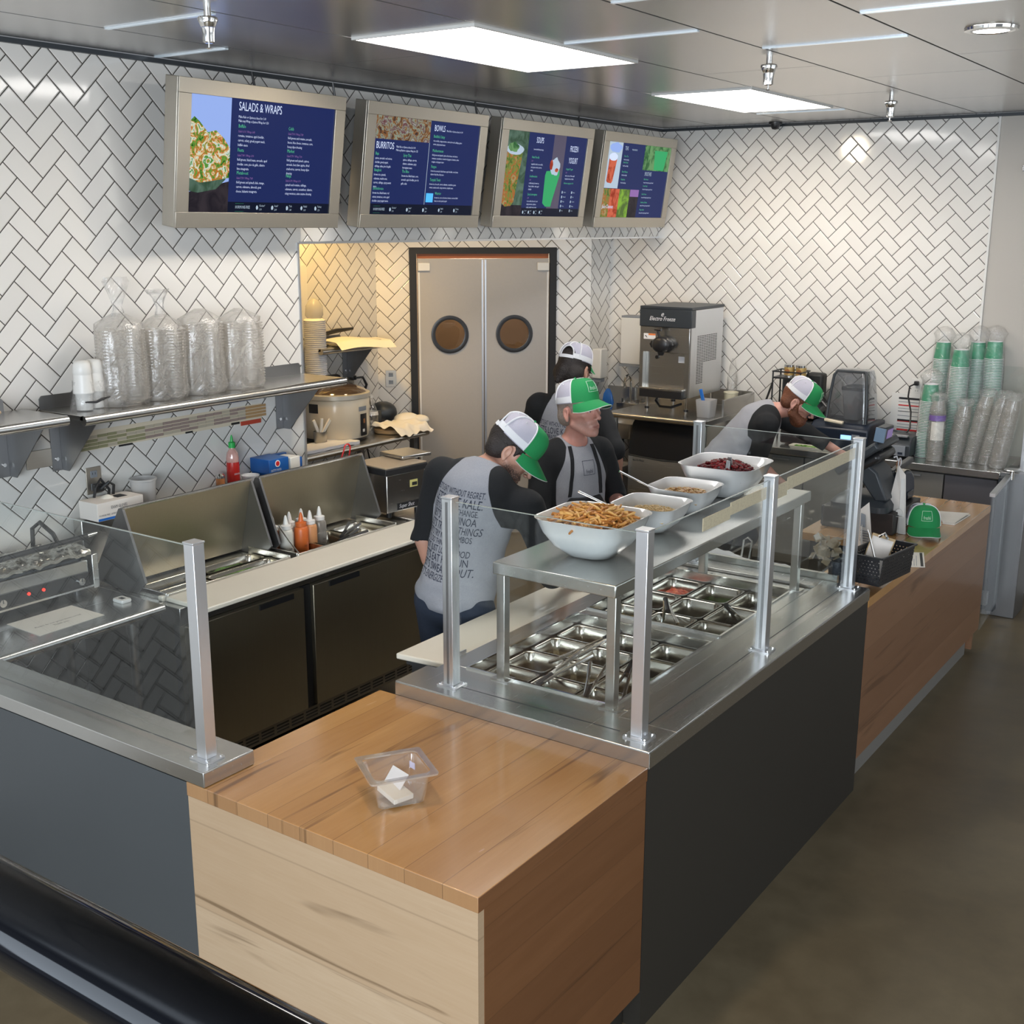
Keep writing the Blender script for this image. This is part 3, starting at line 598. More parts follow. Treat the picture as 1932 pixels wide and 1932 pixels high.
bowl(-1.940,3.262,1.0,'large white bowl heaped with crisp tortilla strips, nearest the camera','strips')
bowl(-1.935,3.66,.76,'smaller white bowl of pale sesame crumbs behind the tortilla strips','sesame')
bowl(-1.965,3.985,.76,'smaller white bowl of chopped nuts beside the large berry bowl','nuts')
bowl(-1.965,4.345,1.0,'large white bowl heaped with dark red berries at the far end','berries')
def spoon(p0, p1, lab, flat=False):
    t = thing('serving_spoon', lab, 'spoon', p0, group='spoons standing in the bowls')
    part('handle', MB().tube([p0, V(p0).lerp(V(p1),.5)+V((0,0,-.006)), p1], [.004,.003,.0045], 8), M['chrome'], t)
    part('spoon_bowl', MB().ball(p0, (.02,.013,.006), 12), M['chrome'], t)
spoon((-1.965,3.60,1.392),(-2.085,3.40,1.50),'slim spoon handle rising left out of the sesame bowl')
spoon((-1.99,3.95,1.392),(-2.14,3.78,1.50),'slim spoon handle rising left out of the nut bowl')
spoon((-1.90,3.20,1.445),(-1.975,3.17,1.452),'steel spoon lying on the tortilla strips')
t = thing('serving_tongs', 'flat steel tongs end standing in the berry bowl', 'tongs', (-1.93,4.30,1.43))
part('arm', MB().obox((-1.925,4.30,1.462),(.018,.006,.075), Matrix.Rotation(.25,3,'X')), M['galv'], t, bevel=.002); part('arm', MB().obox((-1.925,4.275,1.455),(.018,.006,.06), Matrix.Rotation(-.2,3,'X')), M['galv'], t, bevel=.002)

# sneeze-guard posts and glass
def post(x, y, lab, z0=ZT, h=.632, grooved=False):
    t = thing('glass_post', lab, 'post', (x,y,z0), group='square aluminium posts of the glass guards'); r = .0195
    part('shaft', MB().box(x-r,x+r,y-r,y+r,z0+.0055,z0+h), M['alu'], t, bevel=.0015)
    if grooved: part('groove', MB().box(x-.005,x+.005,y-r-.0008,y-r,z0+.01,z0+h-.01), M['galv'], t, smooth=0)
    part('cap', MB().box(x-r-.002,x+r+.002,y-r-.002,y+r+.002,z0+h+.0003,z0+h+.006), M['alu'], t, bevel=.001)
    part('base_plate', MB().rrect((x,y,z0+.0003), [(.040,.034,.006,0),(.040,.034,.006,.004),(.036,.030,.006,.005)], 3, True, True), M['alu'], t, smooth=30)
    b = MB()
    for dx in (-.031,.031): b.cyl((x+dx,y+.024,z0+.005),(x+dx,y+.024,z0+.009),.004,n=8).cyl((x+dx,y-.024,z0+.005),(x+dx,y-.024,z0+.009),.004,n=8)
    part('bolts', b, M['chrome'], t)
post(-2.469,2.0345,'aluminium glass post on the grey left counter, by the maple box')
post(-2.235,2.868,'aluminium glass post at the left end of the serving counter', grooved=True)
post(-1.534,2.868,'aluminium glass post at the near right corner of the serving counter')
post(-1.532,3.768,'aluminium glass post halfway along the serving counter', grooved=True)
post(-1.530,4.668,'aluminium glass post at the far end of the serving counter, by the black basket', grooved=True)
post(-2.245,4.668,'aluminium glass post behind the bowl of dark red berries', grooved=True)
zg0, zg1 = ZT+.012, ZT+.622
def glass(lab, pts, th, name='glass_guard'):
    mb = MB().prism(pts, th); c = sum((V(p) for p in pts), V((0,0,0)))/len(pts)
    t = thing(name, lab, 'glass panel', c, group='clear glass guards of the counters'); part('pane', mb, M['glass'], t, smooth=0)
    top = [p for p in pts if V(p).z > c.z]; a, b = V(top[0]), V(top[1]); e = V(th)
    part('pane_edge', MB().prism([a, b, b+e, a+e], (0,0,.0012)), M['glassedge'], t, smooth=0)
glass('glass guard across the end of the serving counter, in front of the tortilla strips', [(-2.212,2.865,zg0),(-1.556,2.865,zg0),(-1.556,2.865,zg1),(-2.212,2.865,zg1)], (0,.007,0))
glass('near glass guard along the customer side of the serving counter', [(-1.536,2.89,zg0),(-1.536,3.746,zg0),(-1.536,3.746,zg1),(-1.536,2.89,zg1)], (.007,0,0))
glass('far glass guard along the customer side, with the longer label strip', [(-1.536,3.79,zg0),(-1.536,4.646,zg0),(-1.536,4.646,zg1),(-1.536,3.79,zg1)], (.007,0,0))
glass('glass guard across the far end of the serving counter', [(-2.222,4.665,zg0),(-1.553,4.665,zg0),(-1.553,4.665,zg1),(-2.222,4.665,zg1)], (0,.007,0))
glass('glass guard on the grey left counter in front of the sandwich press', [(XW+.02,2.031,zg0),(-2.491,2.031,zg0),(-2.491,2.031,zg1),(XW+.02,2.031,zg1)], (0,.007,0))
# label strips taped inside the glass
stripm = NT('label_strip'); n_ = stripm.noise(stripm.map(stripm.obj(), (1,40,90)), 2, 2); stripm.P(Base_Color=stripm.mix(stripm.maprange(n_,.52,.60), (.84,.68,.46), (.76,.60,.40)), Roughness=.7); M['strip'] = stripm.mat
for (a, b, z0, z1, lab) in ((3.25,3.45,1.470,1.512,'cream label strip taped to the near glass, first piece'),(3.452,3.742,1.482,1.524,'cream label strip taped to the near glass, beside the middle post'),(3.794,3.93,1.462,1.512,'short cream label strip just past the middle post'),(3.932,4.644,1.478,1.524,'long cream label strip taped to the far glass')):
    t = thing('label_strip', lab, 'label strip', (-1.54,a,z0), group='cream label strips on the glass')
    part('backing', MB().box(-1.5390,-1.5361,a,b,z0,z1), M['strip'], t, smooth=0)
    tk = MB(); q = a+.03
    while q < b-.02: tk.box(-1.5396,-1.5390,q,q+.006,z0+.012,z1-.008); q += .075
    part('print', tk, M['brown'], t, smooth=0)
# ------------------------------------------------------------------ menu screens
FU = V((.1404,0,.9901)).normalized(); FN = FU.cross(V((0,-1,0))).normalized() if False else V((.9901,0,-.1404))
def brd(y0):
    Mx = Matrix(((0, FU.x, FN.x, -4.110), (1, 0, 0, y0), (0, FU.z, FN.z, 2.380), (0,0,0,1)))
    return Mx
def board(y0, lab, cable=None):
    t = thing('menu_screen', lab, 'menu screen', (-4.15,y0+.5,2.68), group='steel-cased menu screens in a row above the opening'); B = brd(y0)
    Wd, Hd = 1.0, .611
    def bx(u0,u1,v0,v1,n0,n1,mb): return mb.add([B @ V(p) for p in ((u0,v0,n0),(u1,v0,n0),(u1,v1,n0),(u0,v1,n0),(u0,v0,n1),(u1,v0,n1),(u1,v1,n1),(u0,v1,n1))], [(0,3,2,1),(4,5,6,7),(0,1,5,4),(1,2,6,5),(2,3,7,6),(3,0,4,7)])
    c = MB(); bx(0,Wd,0,Hd,-.088,-.012,c); part('casing', c, M['frame'], t, bevel=.003)
    f = MB(); sx0,sx1,sy0,sy1 = .068,.932,.067,.549
    bx(0,Wd,0,sy0,-.0118,0,f); bx(0,Wd,sy1,Hd,-.0118,0,f); bx(0,sx0,sy0,sy1,-.0118,0,f); bx(sx1,Wd,sy0,sy1,-.0118,0,f); part('bezel', f, M['frame'], t, bevel=.0015)
    bx2 = MB(); bx(sx0-.002,sx1+.002,sy0-.002,sy1+.002,-.0119,-.008,bx2); scr = part('screen', bx2, M['scr'], t, smooth=0)
    part('wall_mount', MB().box(-4.328,-4.21,y0+.3,y0+.7,2.55,2.75), M['black'], t, smooth=0)
    def rect(u0,u1,v0,v1,mat,name='screen_picture',n=-.0072,poly=None):
        m = MB(); pts = poly or [(u0,v0),(u1,v0),(u1,v1),(u0,v1)]
        m.add([B @ V((a,b,n)) for a,b in pts], [tuple(range(len(pts)))]); return part(name, m, mat, scr, smooth=0)
    tx = {}
    def T(s, u, v, size, mat='scw', al='LEFT', xs=.8):
        tx.setdefault(mat, MB()).text(s, size, B @ Matrix.Translation((u,v,-.0062)), al, xs, 3 if size > .03 else 1)
    def done():
        for k_, m in tx.items(): part('screen_writing', m, M[k_], scr, smooth=0)
    return t, rect, T, done
def blob(cx, cy, rx, ry, n=26, wob=.12, seed=0, a0=0, a1=2*PI):
    return [(cx+rx*math.cos(a)*(1+wob*noise.noise(V((math.cos(a)*2+seed,math.sin(a)*2,0)))), cy+ry*math.sin(a)*(1+wob*noise.noise(V((math.cos(a)*2+seed,math.sin(a)*2,3))))) for a in [a0+(a1-a0)*i/n for i in range(n)]]
ICON = [('Chicken*','1.99'),('Steak*','2.49'),('Tofu','1.49'),('Falafel','1.49'),('Turkey','1.79')]
def footer(T, rect, u0, u1, v, badge=True, sz=.013, n=5):
    if badge:
        T('HORMONE-FREE', u0, v, .019, 'sc_tea', 'LEFT', .62); T('- - - - - - - - -', u0, v+.017, .012, 'scg', 'LEFT', .8); T('- - - - - - - - -', u0, v-.017, .012, 'scg', 'LEFT', .8); u0 += .125
    d = (u1-u0)/n
    for i in range(n):
        a, b = ICON[i]; u = u0+d*i
        rect(0,0,0,0,M['sc_tea'],'screen_icon',-.0064,blob(u+.006,v,.007,.010,8,.5,i)); T(a, u+.018, v+.008, sz, 'sc_tea', xs=.75); T(b, u+.018, v-.009, sz, 'sc_tea', xs=.75)
def item(T, u, v, name, price, lines, ns=.021, ls=.0155, dv=.0195):
    T(name, u, v, ns, 'scg', xs=.75)
    vv = v-.022
    if price: T(price, u, vv, .014, 'sc_pur', xs=.75); vv -= .018
    for l in lines: T(l, u, vv, ls, 'scw', xs=.72); vv -= dv
# screen 1
t, R_, T, fin = board(3.397,'steel-cased menu screen listing salads and wraps, leftmost of the row')
R_(.068,.292,.067,.549,M['scs'])
R_(0,0,0,0,M['ph_table'],n=-.0071,poly=[(.068,.067),(.292,.067),(.292,.20),(.068,.15)]); R_(0,0,0,0,M['ph_bowl'],n=-.0068,poly=[(.068,.155),(.12,.148),(.22,.165),(.27,.205),(.292,.235),(.068,.235)])
R_(0,0,0,0,M['ph_salad'],n=-.0065,poly=[(.068,.21),(.13,.19),(.20,.20),(.292,.215),(.292,.34),(.255,.38),(.21,.41),(.165,.40),(.12,.44),(.09,.46),(.068,.44)])
R_(.292,.932,.067,.113,M['scrd'],'screen_footer',-.0071)
T('SALADS & WRAPS', .333, .517, .052, xs=.62); T('Make Kale or Quinoa a base for 1.00', .333, .475, .015, xs=.72); T('Make any Wrap a Quinoa Wrap for 0.50', .333, .458, .015, xs=.72)
item(T,.335,.436,'Buffalo','Salad 6.10 / Wrap 6.40',['romaine, tomatoes, aged cheddar,','carrots, celery, greek yogurt ranch,','buffalo sauce'])
item(T,.335,.335,'Fiesta','Salad 7.49 / Wrap 6.90',['field greens, black beans, avocado, aged','cheddar, corn, pico de gallo, cilantro','lime vinaigrette'])
item(T,.335,.238,'Metaboost','Salad 7.59 / Wrap 7.49',['field greens and spinach, kale, mango,','carrots, edamame, almonds, goat','cheese, balsamic vinaigrette'])
item(T,.635,.443,'Cobb','Salad 7.09 / Wrap 7.49',['field greens and romaine, avocado,','bacon, blue cheese, tomatoes, corn,','honey dijon dressing'])
item(T,.635,.345,'Market','Salad 7.79 / Wrap 7.00',['field greens and spinach, quinoa,','avocado, beet slaw, apples, dried','cranberries, carrots, honey dijon','dressing'])
item(T,.635,.235,'Ninja','Salad 6.90 / Wrap 6.10',['spinach and romaine, cabbage,','edamame, carrots, cucumbers, cilantro,','crispy wontons, asian sesame dressing'])
footer(T,R_,.335,.93,.090); fin()
# screen 2
t, R_, T, fin = board(4.555,'steel-cased menu screen listing burritos and bowls, second in the row')
R_(.068,.505,.437,.549,M['ph_burrito']); R_(.503,.506,.12,.437,M['sc_tea'],'screen_line',-.0068); R_(.068,.932,.067,.120,M['scrd'],'screen_footer',-.0071)
T('BURRITOS', .085, .405, .048, xs=.62); T('Make Kale or Quinoa a base for 1.00', .24, .405, .0145, xs=.7); T('Make any Burrito a Quinoa Wrap for 1.75', .24, .388, .0145, xs=.7)
item(T,.085,.365,'Baja',None,['quinoa, avocado, red onions,','cheddar, greek yogurt,','cabbage, salsa, pico de gallo']); item(T,.30,.365,'Spicy Thai',None,['quinoa, cabbage, carrots,','cilantro, edamame, spicy','lemongrass sauce'])
item(T,.085,.285,'Bangkok',None,['brown rice, spinach,','edamame, mushrooms,','carrots, cabbage, spicy peanut','sauce']); item(T,.30,.285,'The Blue',None,['brown rice, black beans, corn,','avocado, aged cheddar, pico de','gallo, salsa'])
item(T,.085,.195,'Smokehouse',None,['brown rice, black beans, red','onions, tomatoes, corn, aged','cheddar, spicy yogurt sauce'])
T('BOWLS', .535, .513, .044, xs=.62); T('Make Kale or Quinoa a base for 1.00', .64, .505, .0135, xs=.7)
for v, nm, ls in ((.472,'Buddha\'s Satay',['rice noodles, crispy wontons, carrots, broccoli, cabbage, green','onions, spicy peanut sauce']),(.400,'Mediterranean',['field greens and spinach, quinoa, feta cheese, red onions,','tomatoes, cucumbers, roasted red peppers, hummus, olives','oregano, red pepper sauce']),(.318,'Pangoa',['brown rice, avocado, black beans, aged cheddar, corn, beans','cilantro, fiery lime, bbq sauce']),(.250,'Teriyaki Twist',['brown rice, broccoli, carrots, edamame, cucumbers, green','onions, sesame seeds, crispy wontons, teriyaki sauce'])): item(T,.535,v,nm,None,ls,.021,.0135,.0175)
R_(.515,.575,.133,.180,M['sclb'],'screen_badge',-.0067); item(T,.588,.180,'Warrior',None,['brown rice, corn, red onions, tomatoes, carrots, black','beans, avocado, greek yogurt'],.021,.013,.017)
footer(T,R_,.10,.90,.092); fin()
# screen 3
t, R_, T, fin = board(5.695,'steel-cased menu screen listing soups and frozen yogurt, third in the row')
R_(.068,.285,.067,.549,M['ph_bowl']); R_(0,0,0,0,M['ph_table'],n=-.0070,poly=[(.068,.067),(.285,.067),(.285,.13),(.068,.13)])
R_(0,0,0,0,M['ph_soup'],n=-.0066,poly=[(.075,.14),(.11,.12),(.17,.125),(.195,.15),(.235,.42),(.225,.45),(.09,.45),(.078,.42)]); R_(0,0,0,0,M['sc_tea'],n=-.0064,poly=blob(.157,.445,.088,.030)); R_(0,0,0,0,M['ph_smooth'],n=-.0062,poly=blob(.14,.458,.055,.026,18,.5))
R_(.285,.555,.067,.549,M['scr'],'screen_column',-.0068); R_(.555,.69,.067,.549,simple('screen_plum',(.0,.0,.0),.3,emit=(.05,.04,.09),es=1),n=-.0069); R_(.285,.932,.067,.115,M['scrd'],'screen_footer',-.0066)
R_(0,0,0,0,M['sc_dgr'],n=-.0063,poly=[(.505,.145),(.54,.125),(.60,.125),(.605,.15),(.66,.315),(.655,.345),(.51,.335),(.50,.31)]); R_(0,0,0,0,M['sc_tea'],n=-.0060,poly=blob(.60,.365,.055,.05,18,.4)); R_(0,0,0,0,M['ph_tea'],n=-.0058,poly=blob(.555,.375,.018,.03,12,.4)); R_(0,0,0,0,M['ph_tea'],n=-.0058,poly=blob(.62,.345,.02,.012,12,.5))
T('SOUPS', .365, .507, .048, xs=.55); T('Served with flatbread wedge', .345, .455, .013, xs=.7)
for v, nm, ls in ((.41,'Asian Noodle',['vegetable broth, rice noodles,','corn, green onions, carrots,','celery']),(.30,'Southwestern',['tortilla strips, brown rice,','beans, cilantro, salsa, aged','cheddar']),(.195,'Spicy Lemongrass',['rice noodles, broccoli, corn','crispy wontons, cilantro,','celery, mushrooms, onion'])): item(T,.335,v,nm,'5.49',ls,.019,.0145,.018)
T('FROZEN', .745, .475, .05, xs=.5); T('YOGURT', .745, .405, .05, xs=.5); item(T,.725,.355,'Original Yogurt','3.49',['with a choice of three small','toppings and sauce drizzle'],.017,.0135,.018); T('Add more toppings for 0.50',.72,.270,.015,'scg',xs=.65)
for i in range(10):
    u, v = .715+.11*(i%2), .215-.028*(i//2); R_(0,0,0,0,M['sc_tea'],'screen_icon',-.0060,blob(u,v,.006,.009,8,.5,i)); T(('Granola','Berries','Almonds','Kiwi','Mango','Coconut','Honey','Banana','Oats','Cocoa')[i], u+.014, v, .013, 'sc_tea', xs=.65)
footer(T,R_,.30,.54,.090,False,.010,4); fin()
# screen 4
t, R_, T, fin = board(6.832,'steel-cased menu screen with tea, juice and smoothie pictures, rightmost of the row')
R_(.068,.255,.255,.549,M['sc_tea']); R_(0,0,0,0,M['ph_tea'],n=-.0068,poly=[(.11,.29),(.16,.285),(.175,.30),(.20,.44),(.10,.44),(.095,.30)]); R_(0,0,0,0,M['scw'],n=-.0066,poly=blob(.15,.455,.055,.025)); R_(0,0,0,0,M['scs'],n=-.0067,poly=blob(.17,.515,.08,.03,18,.4))
R_(.560,.932,.385,.549,M['ph_smooth']); R_(0,0,0,0,M['sc_dgr'],n=-.0067,poly=[(.72,.39),(.86,.39),(.89,.52),(.70,.52)])
for u0, u1, mt in ((.068,.17,'ph_soup'),(.17,.29,'ph_tea'),(.29,.43,'ph_juice'),(.43,.555,'ph_table')): R_(u0,u1,.067,.252,M[mt])
R_(.435,.555,.205,.252,M['sc_pur'],n=-.0068)
T('TEAS', .285, .515, .036, 'sc_tea', xs=.55); T('FRESH BREWED', .38, .510, .015, 'sc_tea', xs=.7)
for v, s in ((.465,'Green Tea'),(.425,'Sweet Peach'),(.365,'Berry Hibiscus'),(.315,'Raspberry')): item(T,.285,v,s,None,['fresh brewed daily'],.017,.013)
T('SMOOTHIES', .60, .360, .036, 'sc_tea', xs=.5); T('Juice Cleanses', .085, .135, .034, 'scw', xs=.75)
for v, s in ((.325,'Blast Greens'),(.280,'Power Peach'),(.225,'Freshii Green'),(.17,'Strawberry Banana'),(.12,'Mango Beach')): item(T,.60,v,s,None,['banana, fruit and greek yogurt blended'],.016,.0125)
fin()
# cables of the screens
def cable(lab, pts, r=.006):
    solo('power_cable', MB().tube(pts, r, 6), M['black'], lab, 'cable', pts[0], group='black cables behind the menu screens')
cable('black cable looping between the first and second menu screens', [(-4.20,4.49,3.07),(-4.19,4.50,2.95),(-4.20,4.50,2.86),(-4.22,4.465,2.75),(-4.22,4.45,2.66),(-4.21,4.49,2.56),(-4.20,4.52,2.50)])
cable('black cable dropping to the left menu screen from the ceiling', [(-4.22,3.98,3.07),(-4.21,3.98,3.02),(-4.20,3.98,2.985)])
cable('black cable between the second and third menu screens', [(-4.18,5.63,3.07),(-4.17,5.635,3.0),(-4.17,5.63,2.9)])
cable('black cable between the third and fourth menu screens', [(-4.18,6.745,3.07),(-4.16,6.75,2.95),(-4.16,6.74,2.45)])

# ------------------------------------------------------------------ wall shelves on the left
def shelf(lab, x0, x1, y0, y1, z, brs, lips, both=True):
    t = thing('wall_shelf', lab, 'shelf', (x0,(y0+y1)/2,z)); e = .02
    part('shelf_board', MB().box(x0,x1-.012,y0,y1,z-.018,z), M['ss'], t, bevel=.001)
    part('rolled_edge', MB().tube([(x1-.012,y0,z-.019),(x1-.012,y1,z-.019)], .021, 14), M['ss'], t)
    for a, b, h in lips: part('back_lip', MB().prism([(x0+.002,a,z),(x0+.002,b,z),(x0+.002,b,z+h-.012),(x0+.002,b-.012,z+h),(x0+.002,a+.012,z+h),(x0+.002,a,z+h-.012)], (.004,0,0)), M['galv'], t, smooth=0)
    for yb in brs:
        d = x1-x0-.05
        br = part('bracket', MB().prism([(x0+.002,yb,z-.02),(x0+d,yb,z-.02),(x0+d,yb,z-.045),(x0+.05,yb,z-.265),(x0+.002,yb,z-.265)], (0,.004,0)), M['galv'], t, smooth=0)
        part('bracket_flange', MB().box(x0+.002,x0+.006,yb-.045,yb-.0005,z-.265,z-.02), M['galv'], br, smooth=0)
        part('bracket_bolt', MB().cyl((x0+.006,yb-.022,z-.215),(x0+.011,yb-.022,z-.215),.008,n=8), M['chrome'], br)
    return t
shelf('long steel wall shelf carrying the bagged clear containers', XW, -4.02, 2.815, 4.325, 1.655, (2.90,4.18), ((2.82,3.04,.055),(4.02,4.315,.055)))
shelf('short steel wall shelf cut by the left edge of the picture', XW, -4.02, 1.70, 2.742, 1.668, (2.66,), ((2.30,2.66,.055),))
solo('padded_bag', MB().lathe((-4.2,2.42,1.669), [(.07,0),(.12,.01),(.13,.035),(.09,.06),(.02,.07)], 20, wob=.2), simple('beige_bag', (.62,.48,.33), .8), 'tan bag lying on the short shelf at the left edge', 'bag', (-4.2,2.42,1.669), smooth=70)
# wrapped cup sleeves
t = thing('cup_sleeve', 'two white cup stacks wrapped in plastic with a black tie, on the long shelf', 'paper cups', (-4.17,2.95,1.655))
for i, (x, y) in enumerate(((-4.155,2.915),(-4.175,2.985))):
    c = MB(); prof = [(.032,.004),(.034,.07)]
    for k in range(12): prof += [(.041-.0005*k,.075+k*.007),(.041-.0005*k,.080+k*.007)]
    prof += [(.038,.165),(.034,.20),(.026,.212),(.001,.214)]
    part('cup_stack', c.lathe((x,y,1.656), [(a,b*.95) for a,b in prof], 18), M['white'], t, smooth=60)
part('wrapper', MB().lathe((-4.165,2.95,1.6555), [(.085,0),(.08,.02),(.07,.06),(.072,.12)], 22, False, False, sx=.75, wob=.15), M['bagl'], t, smooth=70)
part('tie', MB().tube([(-4.113,2.89,1.695),(-4.105,2.935,1.692),(-4.108,2.965,1.70),(-4.115,3.01,1.705)], [.003,.005,.006,.002], 6), M['black'], t)
# bags of nested clear containers
def bagged(lab, cx, cy, z, r, h, tail, n=2, seed=0):
    t = thing('container_bag', lab, 'bagged containers', (cx,cy,z), group='bags of nested clear containers on the long shelf')
    for i in range(n):
        y = cy + (i-(n-1)/2)*r*1.15; x = cx + (.02 if i else -.01); prof = [(r*.40,.004)]; k = 0; zz = .02
        while zz < h*.9: rr = r*(.60+.05*math.sin(zz*9+seed)); prof += [(rr,zz),(rr+.006,zz+.004),(rr+.006,zz+.008),(rr,zz+.010)]; zz += .013
        prof += [(r*.5,h*.92),(r*.3,h*.93)]
        part('container_stack', MB().lathe((x,y,z), prof, 20), M['cupclear'], t, smooth=40)
    b = MB(); prof = [(r*1.0,.001),(r*1.12,.03),(r*1.02,.12),(r*1.06,h*.5),(r*1.0,h*.8),(r*.96,h*.97),(r*.55,h*1.04),(r*.22,h*1.09)]
    b.lathe((cx,cy,z), prof, 40, False, False, sx=.95, sy=1.05+.20*(n-1), wob=.16, seed=seed)
    part('plastic_bag', b, M['bag'], t, smooth=80)
    if tail:
        b = MB(); b.lathe((cx,cy,z+h*1.05), [(r*.34,0),(.018,.04),(.03,.08),(.055,.13+tail*.4),(.045,.13+tail)], 22, False, False, sx=.6, wob=.7, seed=seed+3); part('bag_tail', b, M['bagl'], t, smooth=80)
bagged('bag of nested clear containers with a tall twisted tail, leftmost on the shelf', -4.165,3.115,1.656,.085,.35,.03,2,1)
bagged('bag of nested clear containers with a small knot, second on the shelf', -4.165,3.33,1.656,.080,.335,-.03,2,5)
bagged('bag of nested clear containers with a crumpled top, third on the shelf', -4.165,3.545,1.656,.085,.345,.0,2,9)
bagged('bag of nested clear containers at the right end of the row', -4.165,3.775,1.656,.085,.335,0,2,13)
# label rail, plates, outlets
t = thing('label_rail', 'long strip of small stacked labels under the long shelf', 'label strip', (XW,3.5,1.48)); ml = [simple('lab_green',(.30,.29,.16),.6), simple('lab_mauve',(.33,.25,.22),.6), simple('lab_tan',(.45,.28,.13),.6), simple('lab_red',(.50,.06,.03),.6), simple('lab_pale',(.5,.44,.34),.6)]
mb = MB(); y = 2.985; rnd = random.Random(3)
while y < 4.03:
    g = 0 if y < 3.32 else (1 if y < 3.89 else 2); dz = (y-2.985)*.02; w_ = .05
    if y > 3.89: w_ = .135
    for k_ in range(4): mb.mat(g if rnd.random() < .72 else 4).box(XW+.001, XW+.004, y, y+w_-.003, 1.452+dz+k_*.0155, 1.452+dz+k_*.0155+.012)
    y += w_
mb.mat(3).box(XW+.001,XW+.005,3.90,4.03,1.44,1.46); part('label_pieces', mb, ml, t, smooth=0)
part('black_pieces', MB().box(XW+.001,XW+.005,3.19,3.26,1.444,1.452).box(XW+.001,XW+.005,3.56,3.60,1.45,1.458).box(XW+.001,XW+.005,3.84,3.89,1.452,1.462), M['black'], t, smooth=0)
part('backing_strip', MB().box(XW+.0002,XW+.001,2.98,4.04,1.45,1.535), M['beige'], t, smooth=0)
solo('blank_plate', MB().obox((XW+.004,2.796,1.452),(.006,.118,.075)), M['plate'], 'blank steel wall plate between the two shelf brackets', 'wall plate', (XW,2.796,1.45), bevel=.002)
def outlet(lab, c, n, mat, plug=None, w=.075, h=.118, two=True):
    n = V(n); sd = n.cross(V((0,0,1))); R = Matrix((sd, n, V((0,0,1)))).transposed(); c = V(c); t = thing('wall_outlet', lab, 'outlet', c)
    part('plate', MB().obox(c+n*.003, (w,.005,h), R), mat, t, bevel=.0015)
    for dz in ((-.028,.028) if two else (0,)):
        so = part('socket', MB().obox(c+n*.0062+V((0,0,dz)), (.034,.0025,.03), R), M['white'] if mat is M['white'] else M['greyp'], t, bevel=.001)
        part('slots', MB().obox(c+n*.0077+V((0,0,dz+.003))+sd*.007, (.002,.001,.010), R).obox(c+n*.0077+V((0,0,dz+.003))-sd*.007, (.002,.001,.010), R), M['black'], so, smooth=0)
    if plug: plug(t, c, n, sd)
    return t
def plug_loops(t, c, n, sd):
    part('plug', MB().obox(c+n*.03+V((0,0,-.028)),(.034,.045,.034)), M['black'], t, bevel=.006)
    part('cord', MB().tube([c+n*.05+V((0,0,-.03)), c+n*.08+V((0,.02,.0)), c+n*.07+V((0,.05,-.02)), c+n*.05+V((0,.055,-.09)), c+n*.03+V((0,.03,-.12)), c+n*.05+V((0,-.04,-.07)), c+n*.06+V((0,-.035,-.02)), c+n*.05+V((0,.0,.012)), c+n*.05+V((0,.04,-.04)), c+n*.03+V((0,.03,-.15))], .0065, 6), M['black'], t)
outlet('steel outlet plate with a coiled black cord, left of the pale glove box', (XW,3.048,1.318), (1,0,0), M['plate'], plug_loops)

# ------------------------------------------------------------------ refrigerated prep table
zf = .895; FY0, FY1 = 2.925, 4.56
t = thing('prep_refrigerator', 'long steel prep refrigerator with two open hoods and a white cutting board front', 'prep refrigerator', (-3.95,3.73,0))
part('cabinet_body', MB().box(XW+.02,-3.672,FY0,FY1,.17,zf-.075), M['ssd'], t, smooth=0)
part('end_panel_strip', MB().box(-3.70,-3.668,FY0-.002,FY0,.17,zf-.075), M['galv'], t, smooth=0)
top = MB()
W1 = (-4.045,-3.785,2.965,3.655); W2 = (-4.045,-3.785,3.71,4.40)
top.box(-3.783,-3.66,FY0,FY1,zf-.075,zf).box(XW+.02,-4.047,FY0,FY1,zf-.075,zf)
for a, b in ((FY0,2.963),(3.657,3.708),(4.402,FY1)): top.box(-4.047,-3.783,a,b,zf-.075,zf)
part('top', top, M['ss'], t, bevel=.002)
for i, (y0, y1) in enumerate(((2.95,3.60),(3.66,4.53))):
    d = part('door', MB().box(-3.6715,-3.640,y0,y1,.235,zf-.082), M['ssz'], t, bevel=.003)
    part('recessed_handle', MB().box(-3.6395,-3.632,y0+(.38 if i == 0 else .10),y0+(.58 if i == 0 else .30),zf-.112,zf-.088), M['black'], d, smooth=0)
part('centre_gasket', MB().box(-3.6715,-3.66,3.602,3.658,.235,zf-.08), M['blackm'], t, smooth=0)
g = MB(); gs = MB(); g.box(-3.668,-3.648,2.93,4.55,.170,.232); y = 2.945
while y < 4.5: 
    for k_ in range(3): gs.box(-3.6478,-3.6465,y,y+.075,.183+k_*.015,.190+k_*.015)
    y += .092
part('bottom_grille', g, M['ssd'], t, smooth=0); part('grille_slots', gs, M['blackm'], t, smooth=0)
for x, y in ((-3.72,3.0),(-4.25,3.0),(-3.72,4.48),(-4.25,4.48)):
    w_ = part('caster', MB().cyl((x-.015,y,.05),(x+.015,y,.05),.0495,n=20), M['black'], t); part('caster_fork', MB().box(x-.025,x-.018,y-.02,y+.02,.04,.165).box(x+.018,x+.025,y-.02,y+.02,.04,.165).box(x-.03,x+.03,y-.03,y+.03,.160,.1695), M['galv'], w_, smooth=0)
